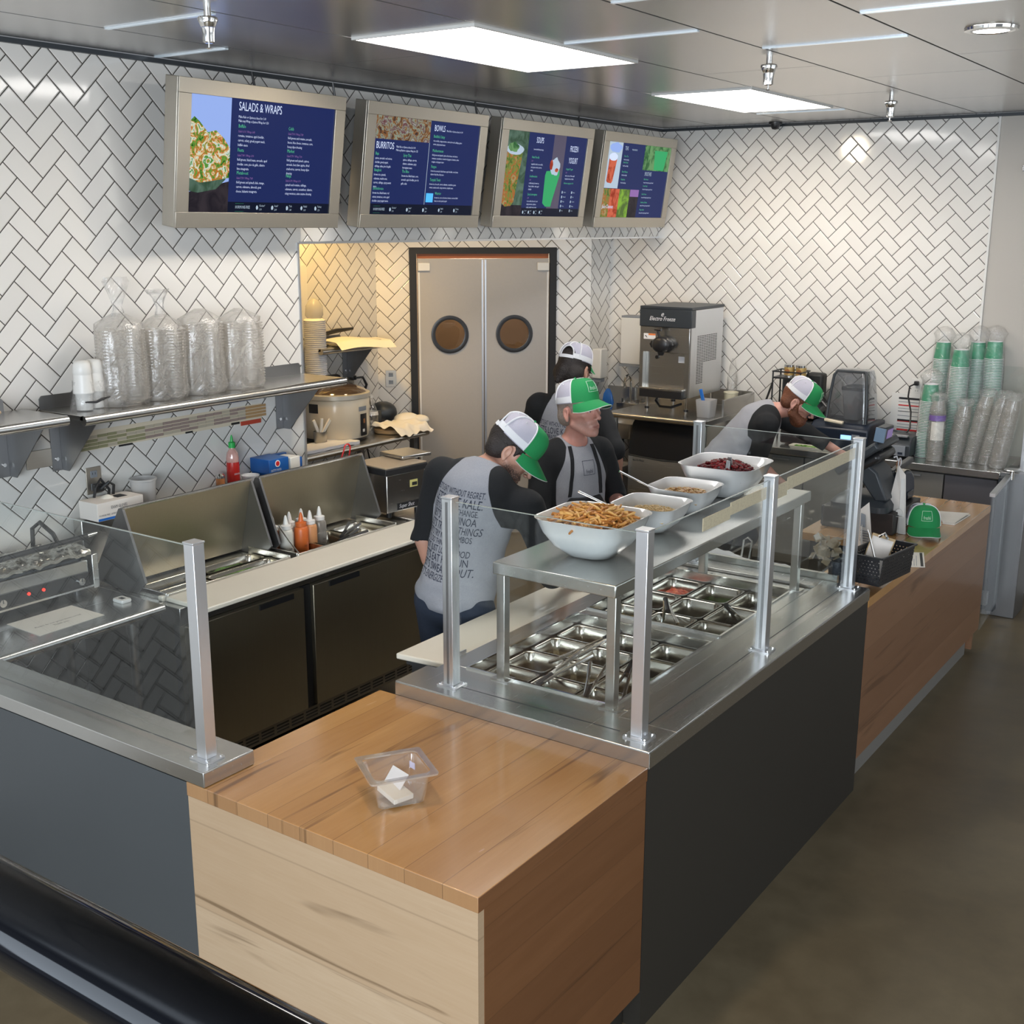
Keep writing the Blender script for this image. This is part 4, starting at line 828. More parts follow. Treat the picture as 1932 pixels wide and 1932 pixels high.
for (x0,x1,y0,y1) in (W1, W2):
    w_ = MB(); b0 = zf-.26; w_.box(x0,x0+.004,y0,y1,b0,zf).box(x1-.004,x1,y0,y1,b0,zf).box(x0+.004,x1-.004,y0,y0+.004,b0,zf).box(x0+.004,x1-.004,y1-.004,y1,b0,zf).box(x0,x1,y0,y1,b0-.005,b0)
    part('pan_well', w_, M['ss'], t, smooth=0)
    part('raised_rim', MB().box(x0-.006,x1+.006,y0-.008,y0,zf,zf+.035).box(x0-.006,x1+.006,y1,y1+.008,zf,zf+.035).box(x1,x1+.008,y0,y1,zf,zf+.03), M['ss'], t, bevel=.002)
# hoods, tipped back open
for i, (y0, y1) in enumerate(((2.955,3.675),(3.715,4.435))):
    h = MB(); a = (-4.085,zf+.015); b_ = (-4.015,zf+.345)      # lower front / upper front lip
    xb, zb = -4.30, zf+.30
    for yy in (y0, y1-.012):
        h.prism([(-4.075,yy,zf+.003),(-3.90,yy,zf+.075),(-4.035,yy,zf+.352),(-4.06,yy,zf+.352),(-4.28,yy,zf+.18),(-4.28,yy,zf+.003)] if False else [(-3.905,yy,zf+.055),(-4.020,yy,zf+.355),(-4.045,yy,zf+.355),(-4.255,yy,zf+.02),(-4.09,yy,zf+.003),(-3.96,yy,zf+.003)], (0,.012,0))
    n_ = len(h.v)//2
    for k_ in range(2):
        h2 = MB(); h2.v = h.v[k_*n_:(k_+1)*n_]; h2.f = [tuple(i-k_*n_ for i in f) for f in h.f if k_*n_ <= f[0] < (k_+1)*n_]; h2.m = [0]*len(h2.f); part('hood_side', h2, M['galv'], t, smooth=0)
    part('hood_panel', MB().prism([(-4.105,y0+.0125,zf+.01),(-4.020,y0+.0125,zf+.352),(-4.032,y0+.0125,zf+.355),(-4.120,y0+.0125,zf+.01)], (0,y1-y0-.025,0)), M['ssz'], t, smooth=0)
    part('hood_rim', MB().tube([(-4.024,y0+.005,zf+.357),(-4.024,y1-.005,zf+.357)], .007, 8), M['ss'], t)
    part('hood_back', MB().prism([(-4.255,y0+.0125,zf+.02),(-4.25,y0+.0125,zf+.03),(-4.04,y0+.0125,zf+.356),(-4.05,y0+.0125,zf+.356)], (0,y1-y0-.025,0)), M['ss'], t, smooth=0)
part('rear_ledge', MB().box(XW+.008,-4.262,FY0,4.45,zf+.001,zf+.275), M['ss'], t, bevel=.003)
part('cutting_board', MB().prism([(-3.780,FY0+.03,zf+.0005),(-3.528,FY0+.03,zf+.0005),(-3.528,FY1-.01,zf+.0005),(-3.780,FY1-.01,zf+.0005)], (0,0,.020)), M['poly'], t, bevel=.005)
part('board_bracket', MB().box(-3.81,-3.784,FY0+.015,FY0+.16,zf+.0005,zf+.024), M['poly'], t, bevel=.003)
zi2 = zf-.005
def pan2(x0,x1,y0,y1,lab,food=None,fill=.05):
    global zi; z0_ = zi; zi = zf+.055-.012; pan(x0,x1,y0,y1,lab,food,fill,.11)['group'] = 'steel pans in the prep refrigerator'; zi = z0_
pan2(-4.04,-3.92,2.97,3.30,'dark empty pan at the near end of the prep refrigerator, back row',None); pan2(-4.04,-3.92,3.305,3.65,'pan of dark greens against the near hood',F_herb,.09)
pan2(-3.915,-3.79,2.97,3.25,'empty pan at the near end of the prep refrigerator, front row',None); pan2(-3.915,-3.79,3.255,3.65,'pan of bright lettuce leaves in the near well of the prep refrigerator',F_lett,.10)
pan2(-4.04,-3.79,3.715,3.95,'pan under the sauce bottles in the far well',None); pan2(-4.04,-3.79,3.955,4.17,'steel pan in the middle of the far well of the prep refrigerator',None); pan2(-4.04,-3.79,4.175,4.395,'steel pan with tongs at the far end of the prep refrigerator',F_dark,.04)
def squeeze(x, y, lab, mat, z=.85, s=1.1, mark=True):
    x = max(-4.008, x-.11); y = y+.01
    t = thing('squeeze_bottle', lab, 'squeeze bottle', (x,y,z), group='squeeze bottles in the far well of the prep refrigerator')
    part('bottle_body', MB().lathe((x,y,z), [(.028*s,0),(.031*s,.006),(.031*s,.11*s),(.028*s,.122*s),(.022*s,.127*s)], 20), mat, t, smooth=50)
    part('cap', MB().lathe((x,y,z+.1275*s), [(.024*s,0),(.024*s,.016*s),(.012*s,.021*s),(.007*s,.05*s),(.003*s,.060*s)], 16), M['white'] if mat not in (S_or,) else S_or, t, smooth=40)
    if mark: part('ink_mark', MB().text('Mayo' if x > -3.9 else 'Soy', .016, Matrix.Translation((x+.0314*s,y-.016,z+.05)) @ Matrix(((0,0,1,0),(1,0,0,0),(0,1,0,0),(0,0,0,1))), xs=.8, res=1), M['blackm'], t, smooth=0)
S_or = simple('orange_sauce', (.62,.14,.03), .35); S_wh = simple('white_sauce', (.62,.60,.54), .4); S_cl = mixmat('cloudy_bottle', .55, gloss=1, rough=.2, diff=(.45,.42,.38)); S_pe = simple('peach_sauce', (.60,.28,.12), .35); S_br = simple('rust_sauce', (.35,.12,.05), .35)
squeeze(-4.005,3.765,'squeeze bottle of rust coloured sauce at the back left of the group',S_br); squeeze(-4.00,3.875,'cloudy squeeze bottle at the back, in the shade of the hood',S_cl); squeeze(-3.845,3.80,'white squeeze bottle at the front left',S_wh,.855); squeeze(-3.88,3.855,'white capped squeeze bottle behind the orange one',S_wh,.85,.95,False)
squeeze(-3.83,3.885,'bright orange squeeze bottle with an orange cap',S_or,.855); squeeze(-3.90,3.955,'squeeze bottle of peach sauce behind the orange bottle',S_pe,.85); squeeze(-3.84,3.955,'squeeze bottle of peach sauce right of the orange bottle',S_pe,.85); squeeze(-3.86,4.04,'cloudy squeeze bottle at the right of the group',S_cl,.85)
spoon((-3.83,3.77,.90),(-3.93,3.74,1.03),'steel spoon handle rising beside the white squeeze bottle')
tongs((-3.87,4.10),(-3.94,4.27),.91,.93,'steel tongs lying in the far well of the prep refrigerator', M['galv']); tongs((-3.83,4.05),(-3.84,4.22),.905,.92,'second steel tongs, nearer the white board of the prep refrigerator', M['galv'])
# things on the rear ledge
zl = zf+.276
t = thing('glove_box', 'pale box of disposable gloves with blue print, near end of the ledge', 'glove box', (-4.25,3.06,zl+.003))
Rg = Matrix.Rotation(.0,3,'Z'); part('carton', MB().obox((-4.225,3.055,zl+.045),(.125,.235,.078)), M['card'], t, bevel=.002)
part('blue_band', MB().box(-4.1622,-4.1612,2.94,3.17,zl+.008,zl+.018), M['bluep'], t, smooth=0); part('print', MB().text('EXAM GLOVES', .018, Matrix(((0,0,1,-4.1611),(1,0,0,3.005),(0,1,0,zl+.058),(0,0,0,1))), xs=.7,res=1).text('POWDER FREE   LATEX FREE   100 GLOVES', .010, Matrix(((0,0,1,-4.1611),(1,0,0,2.945),(0,1,0,zl+.030),(0,0,0,1))), xs=.8,res=1), M['navy'], t, smooth=0)
part('opening', MB().obox((-4.225,3.095,zl+.0846),(.05,.05,.001)), M['blackm'], t, smooth=0); part('box_glove', MB().lathe((-4.235,3.045,zl+.084),[(.03,0),(.02,.008),(.003,.014)],12,wob=.5), M['paper'], t, smooth=70)
t = thing('measuring_tub', 'empty frosted round plastic tub on the ledge', 'tub', (-4.27,3.25,zl)); part('tub_wall', MB().lathe((-4.258,3.25,zl+.001), [(.045,0),(.050,.01),(.056,.12),(.060,.122),(.060,.130),(.055,.130),(.049,.012),(.001,.01)], 28), M['frost'], t, smooth=50)
t = thing('spice_shaker', 'small glass spice shaker with a steel lid beside the red sauce bottle', 'shaker', (-4.27,3.705,zl)); part('jar', MB().lathe((-4.268,3.70,zl+.001), [(.020,0),(.022,.01),(.021,.05)], 14), simple('spice',(.45,.16,.05),.2,coat=1), t, smooth=30); part('lid', MB().lathe((-4.268,3.70,zl+.0515), [(.022,0),(.023,.012),(.014,.022),(.001,.023)], 16), M['chrome'], t, smooth=40)
t = thing('chili_sauce_bottle', 'red chili sauce bottle with a green pointed cap', 'sauce bottle', (-4.28,3.775,zl)); c = (-4.27,3.785,zl+.001)
part('sauce', MB().lathe(c, [(.028,0),(.031,.006),(.031,.10),(.030,.115)], 18), M['red'], t, smooth=40); part('bottle_top', MB().lathe((c[0],c[1],c[2]+.1155), [(.030,0),(.031,.02),(.026,.045),(.014,.062),(.013,.068)], 18, False, False), simple('tinted_clear',(.55,.30,.26),.15,coat=1), t, smooth=50)
part('print', MB().text('SRIRACHA', .012, Matrix(((0,0,1,c[0]+.0318),(1,0,0,c[1]-.022),(0,1,0,c[2]+.06),(0,0,0,1))), xs=.7,res=1), M['gwhite'], t, smooth=0)
part('cap', MB().lathe((c[0],c[1],c[2]+.184), [(.0165,0),(.0165,.026),(.008,.030),(.006,.05),(.002,.062)], 14), M['greenp'], t, smooth=30)
t = thing('round_dish', 'white round dish between the two hoods', 'dish', (-4.26,3.88,zl)); part('dish', MB().lathe((-4.262,3.885,zl+.001), [(.030,0),(.038,.004),(.045,.035),(.042,.035),(.03,.008),(.001,.006)], 22), M['ceramic'], t, smooth=50)
t = thing('patty_paper_box', 'open blue box of white patty papers on the ledge', 'box', (-4.26,4.03,zl)); c = (-4.235,4.05,zl+.001)
part('tray', MB().box(c[0]-.085,c[0]+.055,c[1]-.10,c[1]+.12,c[2],c[2]+.035), M['blue'], t, bevel=.002); part('carton', MB().box(c[0]-.085,c[0]+.05,c[1]-.11,c[1]+.02,c[2]+.0355,c[2]+.105).box(c[0]-.085,c[0]-.06,c[1]+.02,c[1]+.115,c[2]+.0355,c[2]+.10).box(c[0]-.06,c[0]+.05,c[1]+.105,c[1]+.115,c[2]+.0355,c[2]+.09), M['blue'], t, bevel=.002)
part('papers', MB().obox((c[0]+.0,c[1]+.062,c[2]+.066),(.10,.075,.06), Matrix.Rotation(.12,3,'Z')), M['paper'], t, bevel=.003)
part('badge', MB().cyl((c[0]+.0502,c[1]-.055,c[2]+.082),(c[0]+.0512,c[1]-.055,c[2]+.082),.017,n=24), M['gwhite'], t); part('badge_centre', MB().cyl((c[0]+.0512,c[1]-.055,c[2]+.082),(c[0]+.052,c[1]-.055,c[2]+.082),.012,n=24), M['redp'], t)
part('print', MB().text('PATTY PAPER', .016, Matrix(((0,0,1,c[0]+.0506),(1,0,0,c[1]-.10),(0,1,0,c[2]+.050),(0,0,0,1))), xs=.72,res=1), M['gwhite'], t, smooth=0)
solo('red_hook', MB().tube([(-4.05,4.30,zf+.34)]+[(-4.03,4.33+.022*math.cos(a),zf+.40+.022*math.sin(a)) for a in [PI-PI*i/8 for i in range(9)]]+[(-4.05,4.36,zf+.34)], .004, 6), M['redp'], 'red wire loop hanging over the far hood', 'wire loop', (-4.04,4.33,zf+.36))

# ------------------------------------------------------------------ panini presses on the table at the left edge
t = thing('work_table', 'steel work table with a rolled edge under the sandwich press', 'table', (-3.98,2.4,0)); zt2 = .915
part('table_top', MB().box(XW+.01,-3.712,2.16,2.885,zt2-.04,zt2), M['ss'], t, bevel=.002); part('rolled_edge', MB().tube([(-3.712,2.16,zt2-.017),(-3.712,2.885,zt2-.017)], .018, 12), M['ss'], t)
for x, y in ((-3.80,2.80),(-4.24,2.80),(-3.80,2.22)): part('leg', MB().cyl((x,y,.0),(x,y,.80),.019), M['ssv'], t); part('leg_socket', MB().cyl((x,y,.80),(x,y,.874),.026), M['ssv'], t)
part('undershelf', MB().box(-4.28,-3.76,2.19,2.84,.24,.255), M['galv'], t, smooth=0)
def press(y0, y1, lab, lights=True, zz=zt2):
    t = thing('sandwich_press', lab, 'sandwich press', (-4.15,(y0+y1)/2,zz), group='sandwich presses on the steel table'); x0, x1 = -4.30,-4.075
    part('base', MB().box(x0,x1,y0,y1-.05,zz+.035,zz+.145), M['ss'], t, bevel=.004); part('control_panel', MB().box(x1+.0005,x1+.006,y0+.01,y1-.055,zz+.040,zz+.095), M['black'], t, smooth=0)
    for y in (y0+.19,y1-.10): 
        kb = part('knob', MB().cyl((x1+.007,y,zz+.066),(x1+.026,y,zz+.066),.017,.015,20), M['chrome'], t); part('pointer', MB().box(x1+.0262,x1+.027,y-.0015,y+.0015,zz+.066,zz+.080), M['dgrey'], kb, smooth=0)
    if lights:
        for y in (y0+.31,y0+.375): part('indicator_light', MB().cyl((x1+.007,y,zz+.072),(x1+.011,y,zz+.072),.006,n=12), M['redglow'], t)
    part('front_rail', MB().box(x1+.007,x1+.014,y0,y1-.04,zz+.030,zz+.038), M['chrome'], t, smooth=0); part('side_foot', MB().box(x0+.05,x1+.014,y1-.038,y1-.010,zz+.020,zz+.165), M['ss'], t, bevel=.003)
    for x in (x0+.03,x1-.03):
        for y in (y0+.04,y1-.09): part('rubber_foot', MB().cyl((x,y,zz),(x,y,zz+.034),.014), M['black'], t)
    part('lower_plate', MB().box(x0+.02,x1-.01,y0+.02,y1-.07,zz+.1455,zz+.158), M['dgrey'], t, bevel=.003)
    f = MB(); f.surf(lambda u,v: (x0+.01+(x1-x0+.01)*u, y0+.01+(y1-y0-.055)*v, zz+.166+.040*math.sin(PI*min(1,max(0,.08+u*.84)))**.6+.016*noise.noise(V((u*7,v*16,y0)))+.006*noise.noise(V((u*25,v*50,y0)))), 26, 60, (0,0,-.014))
    part('foil_wrap', f, M['foil'], t, smooth=25)
    part('upper_plate', MB().box(x0+.03,x1-.02,y0+.03,y1-.08,zz+.172,zz+.185), M['dgrey'], t, bevel=.004)
    part('arm', MB().tube([(x0+.02,y0+.10,zz+.15),(x0+.03,y0+.10,zz+.27),(x0+.09,y0+.10,zz+.315),(x0+.17,y0+.10,zz+.27),(x0+.20,y0+.10,zz+.215)], .012, 10), M['black'], t)
    part('arm', MB().tube([(x0+.02,y1-.16,zz+.15),(x0+.03,y1-.16,zz+.27),(x0+.07,y1-.15,zz+.30),(x0+.14,y1-.14,zz+.26),(x0+.18,y1-.14,zz+.21)], .009, 10), M['black'], t)
    part('handle', MB().tube([(x1-.01,y0+.12,zz+.232),(x1+.01,y0+.16,zz+.235),(x1+.01,y1-.05,zz+.245)], .012, 10), M['black'], t); part('handle_tip', MB().cyl((x1+.01,y1-.05,zz+.245),(x1+.01,y1-.005,zz+.248),.010,.006), M['chrome'], t)
M['foil'] = steel('crumpled_foil', (.72,.69,.62), .16, bump=.5); M['redglow'] = emis('red_indicator', (1,.03,.02), 4)
press(2.22,2.86,'steel sandwich press with crumpled foil on top and two red lights')
t = thing('timer', 'small white kitchen timer on the steel table', 'timer', (-3.875,2.815,zt2)); part('timer_body', MB().rrect((-3.875,2.815,zt2+.0005), [(.030,.022,.006,0),(.032,.024,.006,.006),(.030,.022,.006,.014)], 3, True, True), M['white'], t, smooth=40); part('display', MB().obox((-3.875,2.815,zt2+.0150),(.026,.018,.001)), M['black'], t, smooth=0)
t = thing('printed_sheet', 'white printed sheet lying in front of the sandwich press', 'paper', (-3.89,2.52,zt2)); part('sheet', MB().prism([(-3.999,2.384,zt2+.0006),(-3.781,2.379,zt2+.0006),(-3.79,2.668,zt2+.0006),(-3.998,2.666,zt2+.0006)], (0,0,.001)), M['paper'], t, smooth=0)
Mp = Matrix(((0,-1,0,-3.872),(1,0,0,2.42),(0,0,1,zt2+.0019),(0,0,0,1))); part('print', MB().text('Please do not press down on lid', .019, Mp, xs=.8,res=1).text('Thank you', .019, Mp @ Matrix.Translation((.06,-.028,0)), xs=.8,res=1), M['blackm'], t, smooth=0)
t = thing('waste_bin', 'dark bin with crumpled paper under the steel table', 'bin', (-3.45,2.55,0)); part('bin_body', MB().rrect((-3.42,2.50,0), [(.13,.17,.03,0),(.16,.20,.03,.5),(.17,.21,.03,.505),(.15,.19,.03,.50),(.12,.16,.03,.02)], 4, True, True), M['blackm'], t, smooth=40)
part('crumpled_paper', MB().ball((-3.40,2.52,.47),(.10,.13,.05),12).ball((-3.46,2.42,.46),(.07,.08,.06),10), M['kraft'], t, smooth=0)

# ------------------------------------------------------------------ right of the prep table: hot press box
zb = .905
t = thing('side_counter', 'steel counter beyond the prep refrigerator carrying the hot press', 'counter', (-4.1,4.95,0))
part('counter_top', MB().box(-4.75,-3.70,4.575,5.12,zb-.03,zb), M['ss'], t, bevel=.003); part('leg', MB().box(-3.76,-3.73,5.06,5.09,0,zb-.031), M['galv'], t, smooth=0); part('leg', MB().box(-3.76,-3.73,4.60,4.63,0,zb-.031), M['galv'], t, smooth=0); part('leg', MB().box(-4.70,-4.67,5.06,5.09,0,zb-.031), M['galv'], t, smooth=0)
t = thing('hot_press', 'boxy steel tortilla press with a tan lid and yellow warning sticker', 'hot press', (-4.05,4.72,zb)); 
Rp = Matrix.Rotation(math.radians(-7),3,'Z'); cc = V((-4.03,4.65,zb+.13))
part('press_body', MB().obox(cc,(.255,.27,.20),Rp), M['ss'], t, bevel=.004); part('lid_frame', MB().obox(cc+V((0,0,.117)),(.275,.30,.033),Rp), M['blackm'], t, bevel=.004); part('lid', MB().obox(cc+V((0,0,.138)),(.265,.29,.008),Rp), M['tan'], t, bevel=.002)
for dx, dy in ((-.1,-.1),(.1,-.1),(.1,.1),(-.1,.1)): part('foot', MB().cyl(cc+Rp@V((dx,dy,-.1295)), cc+Rp@V((dx,dy,-.1005)),.014), M['black'], t)
ex = Rp@V((1,0,0)); ey = Rp@V((0,1,0)); 
def onface(c, n, u, w, off=.0012):
    c = V(c)+V(n)*off; n = V(n); u = V(u); v = n.cross(u); return Matrix(((u.x,v.x,n.x,c.x),(u.y,v.y,n.y,c.y),(u.z,v.z,n.z,c.z),(0,0,0,1)))
part('name_plate', MB().obox(cc+ex*.1285+ey*.03+V((0,0,-.075)),(.002,.19,.035),Rp), M['black'], t, smooth=0); part('name_text', MB().text('Super Shot', .030, onface(cc+ex*.130+ey*-.055+V((0,0,-.074)), ex, ey, 0), xs=.8, res=2, shear=.3), M['gwhite'], t, smooth=0)
part('warning_sticker', MB().obox(cc+ex*.1282+ey*.055+V((0,0,.035)),(.001,.055,.038),Rp), simple('sticker_yellow',(.65,.6,.22),.5), t, smooth=0); part('sticker_print', MB().obox(cc+ex*.1290+ey*.060+V((0,0,.032)),(.0006,.036,.018),Rp), M['blackm'], t, smooth=0)
t = thing('steel_tray', 'flat steel tray on the back corner of the tortilla press', 'tray', cc+V((-.1,.14,.15))); part('tray', MB().obox(cc+V((-.03,.17,.155)),(.20,.20,.018),Matrix.Rotation(-.2,3,'Z')), M['ss'], t, bevel=.004)

# ------------------------------------------------------------------ niche: table, rice cooker, shelf
za = .96
t = thing('niche_table', 'steel table in the tiled niche beside the doors', 'table', (-5.58,5.8,0))
part('table_top', MB().box(-5.895,-5.262,4.32,6.50,za-.035,za), M['ss'], t, bevel=.002); part('rolled_edge', MB().tube([(-5.262,4.32,za-.016),(-5.262,6.50,za-.016)], .017, 10), M['ss'], t)
for x, y in ((-5.33,6.42),(-5.84,6.42),(-5.33,4.5)): part('leg', MB().box(x-.02,x+.02,y-.02,y+.02,0,za-.036), M['galv'], t, smooth=0)
part('hanging_cord', MB().tube([(-5.6,6.2,za-.04),(-5.6,6.25,.75),(-5.62,6.12,.55),(-5.6,6.35,.35)], .006, 6), M['black'], t)
t = thing('rice_cooker', 'large cream rice cooker with a glass lid and black control panel', 'rice cooker', (-5.60,5.90,za)); c = (-5.60,5.905,za)
part('cooker_body', MB().lathe(c, [(.20,.012),(.225,.02),(.235,.06),(.238,.27),(.232,.285)], 44), M['beige'], t, smooth=50); part('base_ring', MB().lathe(c, [(.20,0),(.21,.0),(.215,.0195)], 32), M['black'], t)
part('rim', MB().lathe((c[0],c[1],c[2]+.2855), [(.232,0),(.243,.004),(.243,.032),(.228,.038)], 44), simple('rim_alu',(.75,.70,.60),.35,.6), t, smooth=40)
ld = part('lid', MB().lathe((c[0],c[1],c[2]+.3238), [(.222,0),(.205,.018),(.15,.042),(.07,.055),(.001,.058)], 40), simple('lid_glass',(.10,.07,.05),.08,.3,coat=1), t, smooth=60)
lh = MB().tube([(c[0]-.02,c[1]-.085,c[2]+.372),(c[0]-.02,c[1]-.075,c[2]+.415),(c[0]-.02,c[1]-.05,c[2]+.425),(c[0]-.02,c[1]+.05,c[2]+.425),(c[0]-.02,c[1]+.075,c[2]+.415),(c[0]-.02,c[1]+.085,c[2]+.372)], .010, 8); part('lid_handle', lh, M['black'], ld)
def oncyl(a, r, z): return V((c[0]+r*math.cos(a), c[1]+r*math.sin(a), c[2]+z))
def cylpatch(a0,a1,r,z0,z1,mat,name): return part(name, MB().surf(lambda u,v: tuple(oncyl(a0+(a1-a0)*u, r, z0+(z1-z0)*v)), 12, 2), mat, t, smooth=60)
cylpatch(-.02,.28,.2395,.035,.185,M['black'],'control_panel'); cylpatch(.06,.16,.2402,.06,.08,M['white'],'switch'); cylpatch(-.08,.27,.2395,.205,.235,M['greyp'],'badge'); cylpatch(-1.62,-1.30,.2395,.20,.262,M['black'],'side_handle')
part('control_print', MB().surf(lambda u,v: tuple(oncyl(.10+.08*u,.2404,.12+.03*v)),4,2), M['brown'], t, smooth=0)
t = thing('scoop_pot', 'small steel pot holding rice scoops in front of the rice cooker', 'pot', (-5.60,5.60,za)); q = (-5.47,5.62,za+.001); part('pot', MB().lathe(q, [(.040,0),(.042,.004),(.046,.095),(.043,.095),(.038,.01),(.001,.008)], 20), M['ssv'], t, smooth=50)
for a in (-.5,.15,.8): part('scoop', MB().obox((q[0]+.02*a,q[1]+.05*a,q[2]+.12),(.012,.024,.12),Matrix.Rotation(-a*.9,3,'X')), M['paper'], t, bevel=.003)
solo('folded_towel', MB().surf(lambda u,v: (-5.50+.20*u, 5.30+.52*v, za+.022+.008*noise.noise(V((u*4,v*8,1)))), 14, 24, (0,0,-.02)), M['gwhite'], 'folded white towel on the niche table before the rice cooker', 'towel', (-5.4,5.5,za), smooth=70)
t = thing('spray_bottle', 'clear bottle with a narrow neck beside the rice cooker', 'bottle', (-5.62,6.30,za)); q=(-5.60,6.28,za+.001); part('bottle', MB().lathe(q, [(.045,0),(.05,.01),(.05,.12),(.032,.17),(.014,.20),(.014,.23)], 22), M['clearp'], t, smooth=50); part('bottle_label', MB().lathe(q, [(.0505,.11),(.046,.135)], 22, False, False), M['white'], t); part('cap', MB().lathe((q[0],q[1],q[2]+.2305), [(.016,0),(.016,.018),(.008,.02),(.004,.03)], 14), M['white'], t)
solo('coffee_grinder', MB().ball((-5.70,6.52,za+.085),(.10,.11,.084),20).box(-5.62,-5.585,6.33,6.37,za+.001,za+.13), M['dgrey'], 'dark rounded appliance behind the clear bottle in the niche', 'appliance', (-5.70,6.5,za), smooth=50)
t = thing('bread_bag', 'bag of tortillas half open on crumpled paper at the niche table end', 'food bag', (-5.42,6.25,za)); part('tortillas', MB().lathe((-5.42,6.29,za+.003), [(.12,0),(.125,.01),(.12,.02),(.125,.03),(.06,.038),(.001,.04)], 30, wob=.06), simple('tortilla',(.62,.42,.22),.7), t, smooth=60)
part('wrapper', MB().surf(lambda u,v: (-5.55+.32*u-.0*v, 6.17+.36*v, za+.055-.25*max(0,u-.80)+.03*noise.noise(V((u*5,v*6,2)))), 26, 36), M['paperthin'] if 'paperthin' in M else M['paper'], t, smooth=50)
part('wadded_end', MB().ball((-5.50,6.55,za+.055),(.09,.10,.045),14).ball((-5.42,6.60,za+.045),(.07,.08,.04),12), M['paper'], t, smooth=30)
t = shelf('small steel wall shelf in the niche holding a tray and paper', -5.90, -5.60, 5.80, 6.46, 1.575, (6.36,), ((5.85,6.3,.05),))
t = thing('sheet_pan', 'sheet pan with a steel rim on the niche shelf', 'tray', (-5.74,6.2,1.575)); part('pan', MB().rrect((-5.74,6.2,1.5755), [(.12,.20,.02,0),(.135,.215,.02,.022),(.14,.22,.02,.022),(.13,.21,.02,.004)], 3, True, True), M['ss'], t, smooth=30)
solo('parchment_sheet', MB().surf(lambda u,v: (-5.83+.30*u+.06*v, 5.98+.06*(1-u)+.50*v-.06*u, 1.607+.012*math.sin(v*5)+(-.10*max(0,u-.72)*1.6)), 20, 20), M['paper'], 'sheet of parchment curling over the niche shelf edge', 'paper', (-5.7,6.2,1.6), smooth=70)
solo('dark_tongs', MB().tube([(-5.86,5.9,1.62),(-5.84,6.2,1.66),(-5.83,6.36,1.665)], [.012,.016,.010], 8), M['black'], 'dark handled tongs on the sheet pan of the niche shelf', 'tongs', (-5.84,6.1,1.63))
t = shelf('dark steel wall shelf behind the end of the long shelf, holding stacked cups', -5.90, -5.58, 5.35, 5.93, 1.365, (), ((5.72,5.93,.06),))
t = thing('cup_tower', 'tall white stack of foam cups under a plastic sleeve', 'foam cups', (-5.70,5.84,1.366)); prof = [(.055,.0)]
for k_ in range(30): prof += [(.072,.012+k_*.013),(.076,.015+k_*.013),(.076,.021+k_*.013),(.072,.023+k_*.013)]
part('cups', MB().lathe((-5.70,5.84,1.3665), prof+[(.06,.41),(.001,.412)], 24), M['gwhite'], t, smooth=30); part('sleeve_top', MB().lathe((-5.70,5.84,1.779), [(.05,0),(.06,.02),(.055,.08),(.035,.115),(.01,.13)], 20, False, False, wob=.15), M['frost'], t, smooth=60)
def plug_cooker(t, c, n, sd):
    part('plug', MB().obox(c+n*.03+V((0,0,.028)),(.034,.045,.034)), M['black'], t, bevel=.006)
    part('cord', MB().tube([c+n*.05+V((0,0,.028)), c+n*.07+V((0,.06,.03)), c+n*.07+V((0,.10,-.03)), c+n*.08+V((0,.07,-.06)), c+n*.08+V((0,.10,-.12)), c+n*.08+V((0,.14,-.2)), c+n*.08+V((0,.13,-.30))], [.008,.009,.011,.012,.01,.006,.006], 7), M['black'], t)
outlet('steel outlet with the rice cooker plug in the niche', (-5.902,6.395,1.275), (1,0,0), M['plate'], plug_cooker)
outlet('steel light switch plate on the diagonal wall left of the doors', D(1.545,.0,1.262), DN, M['plate'], None, .08, .125)
# ------------------------------------------------------------------ register counter (maple) beyond the hot line
zw = .8765
t = thing('register_counter', 'long maple counter carrying the cash register, beyond the dark serving counter', 'counter', (-1.75,5.75,0))
part('top', MB().box(-2.12,XC,5.62,6.80,zw-.04,zw), M['woodtop'], t, bevel=.002); part('top_strip', MB().box(-1.755,XC,4.723,5.6195,zw-.04,zw), M['woodtop'], t, smooth=0)
part('near_rail', MB().box(-2.36,-1.7555,4.745,4.80,zw-.12,zw-.002), M['woodend'], t, smooth=0)
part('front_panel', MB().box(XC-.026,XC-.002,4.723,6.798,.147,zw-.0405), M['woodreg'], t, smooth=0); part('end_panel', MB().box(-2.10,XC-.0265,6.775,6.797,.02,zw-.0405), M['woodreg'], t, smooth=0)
part('toe_kick', MB().box(-2.05,XC-.05,4.723,6.73,0,.1465), M['lamB'], t, smooth=0)
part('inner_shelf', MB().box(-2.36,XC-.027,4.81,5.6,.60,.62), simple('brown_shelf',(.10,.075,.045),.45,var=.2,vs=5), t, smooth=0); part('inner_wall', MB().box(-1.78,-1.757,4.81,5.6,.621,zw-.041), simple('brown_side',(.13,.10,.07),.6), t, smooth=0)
part('staff_side_panel', MB().box(-2.38,-2.361,4.745,5.6,.02,.78), M['lamD'], t, smooth=0); part('staff_side_post', MB().box(-2.10,-2.06,5.625,6.77,.02,zw-.041), M['lamD'], t, smooth=0)
t = thing('end_splash', 'low steel upstand across the far end of the serving counter', 'upstand', (-2.0,4.74,.9)); part('upstand', MB().box(-2.36,-1.60,4.722,4.742,zw+.001,zw+.075), M['ssx'], t, smooth=0)
tw = MB().surf(lambda u,v: (-2.33+.40*u, 4.86+.22*v+.02*math.sin(u*9), zw-.028+.05*math.sin(PI*v)*(.6+.4*math.sin(u*5+1))+.012*noise.noise(V((u*9,v*6,0)))), 40, 20, (0,0,-.012))
solo('kitchen_towel', tw, M['gwhite'], 'rumpled white towel lying at the far end of the pan wells', 'towel', (-2.13,4.95,zw-.05), smooth=70)
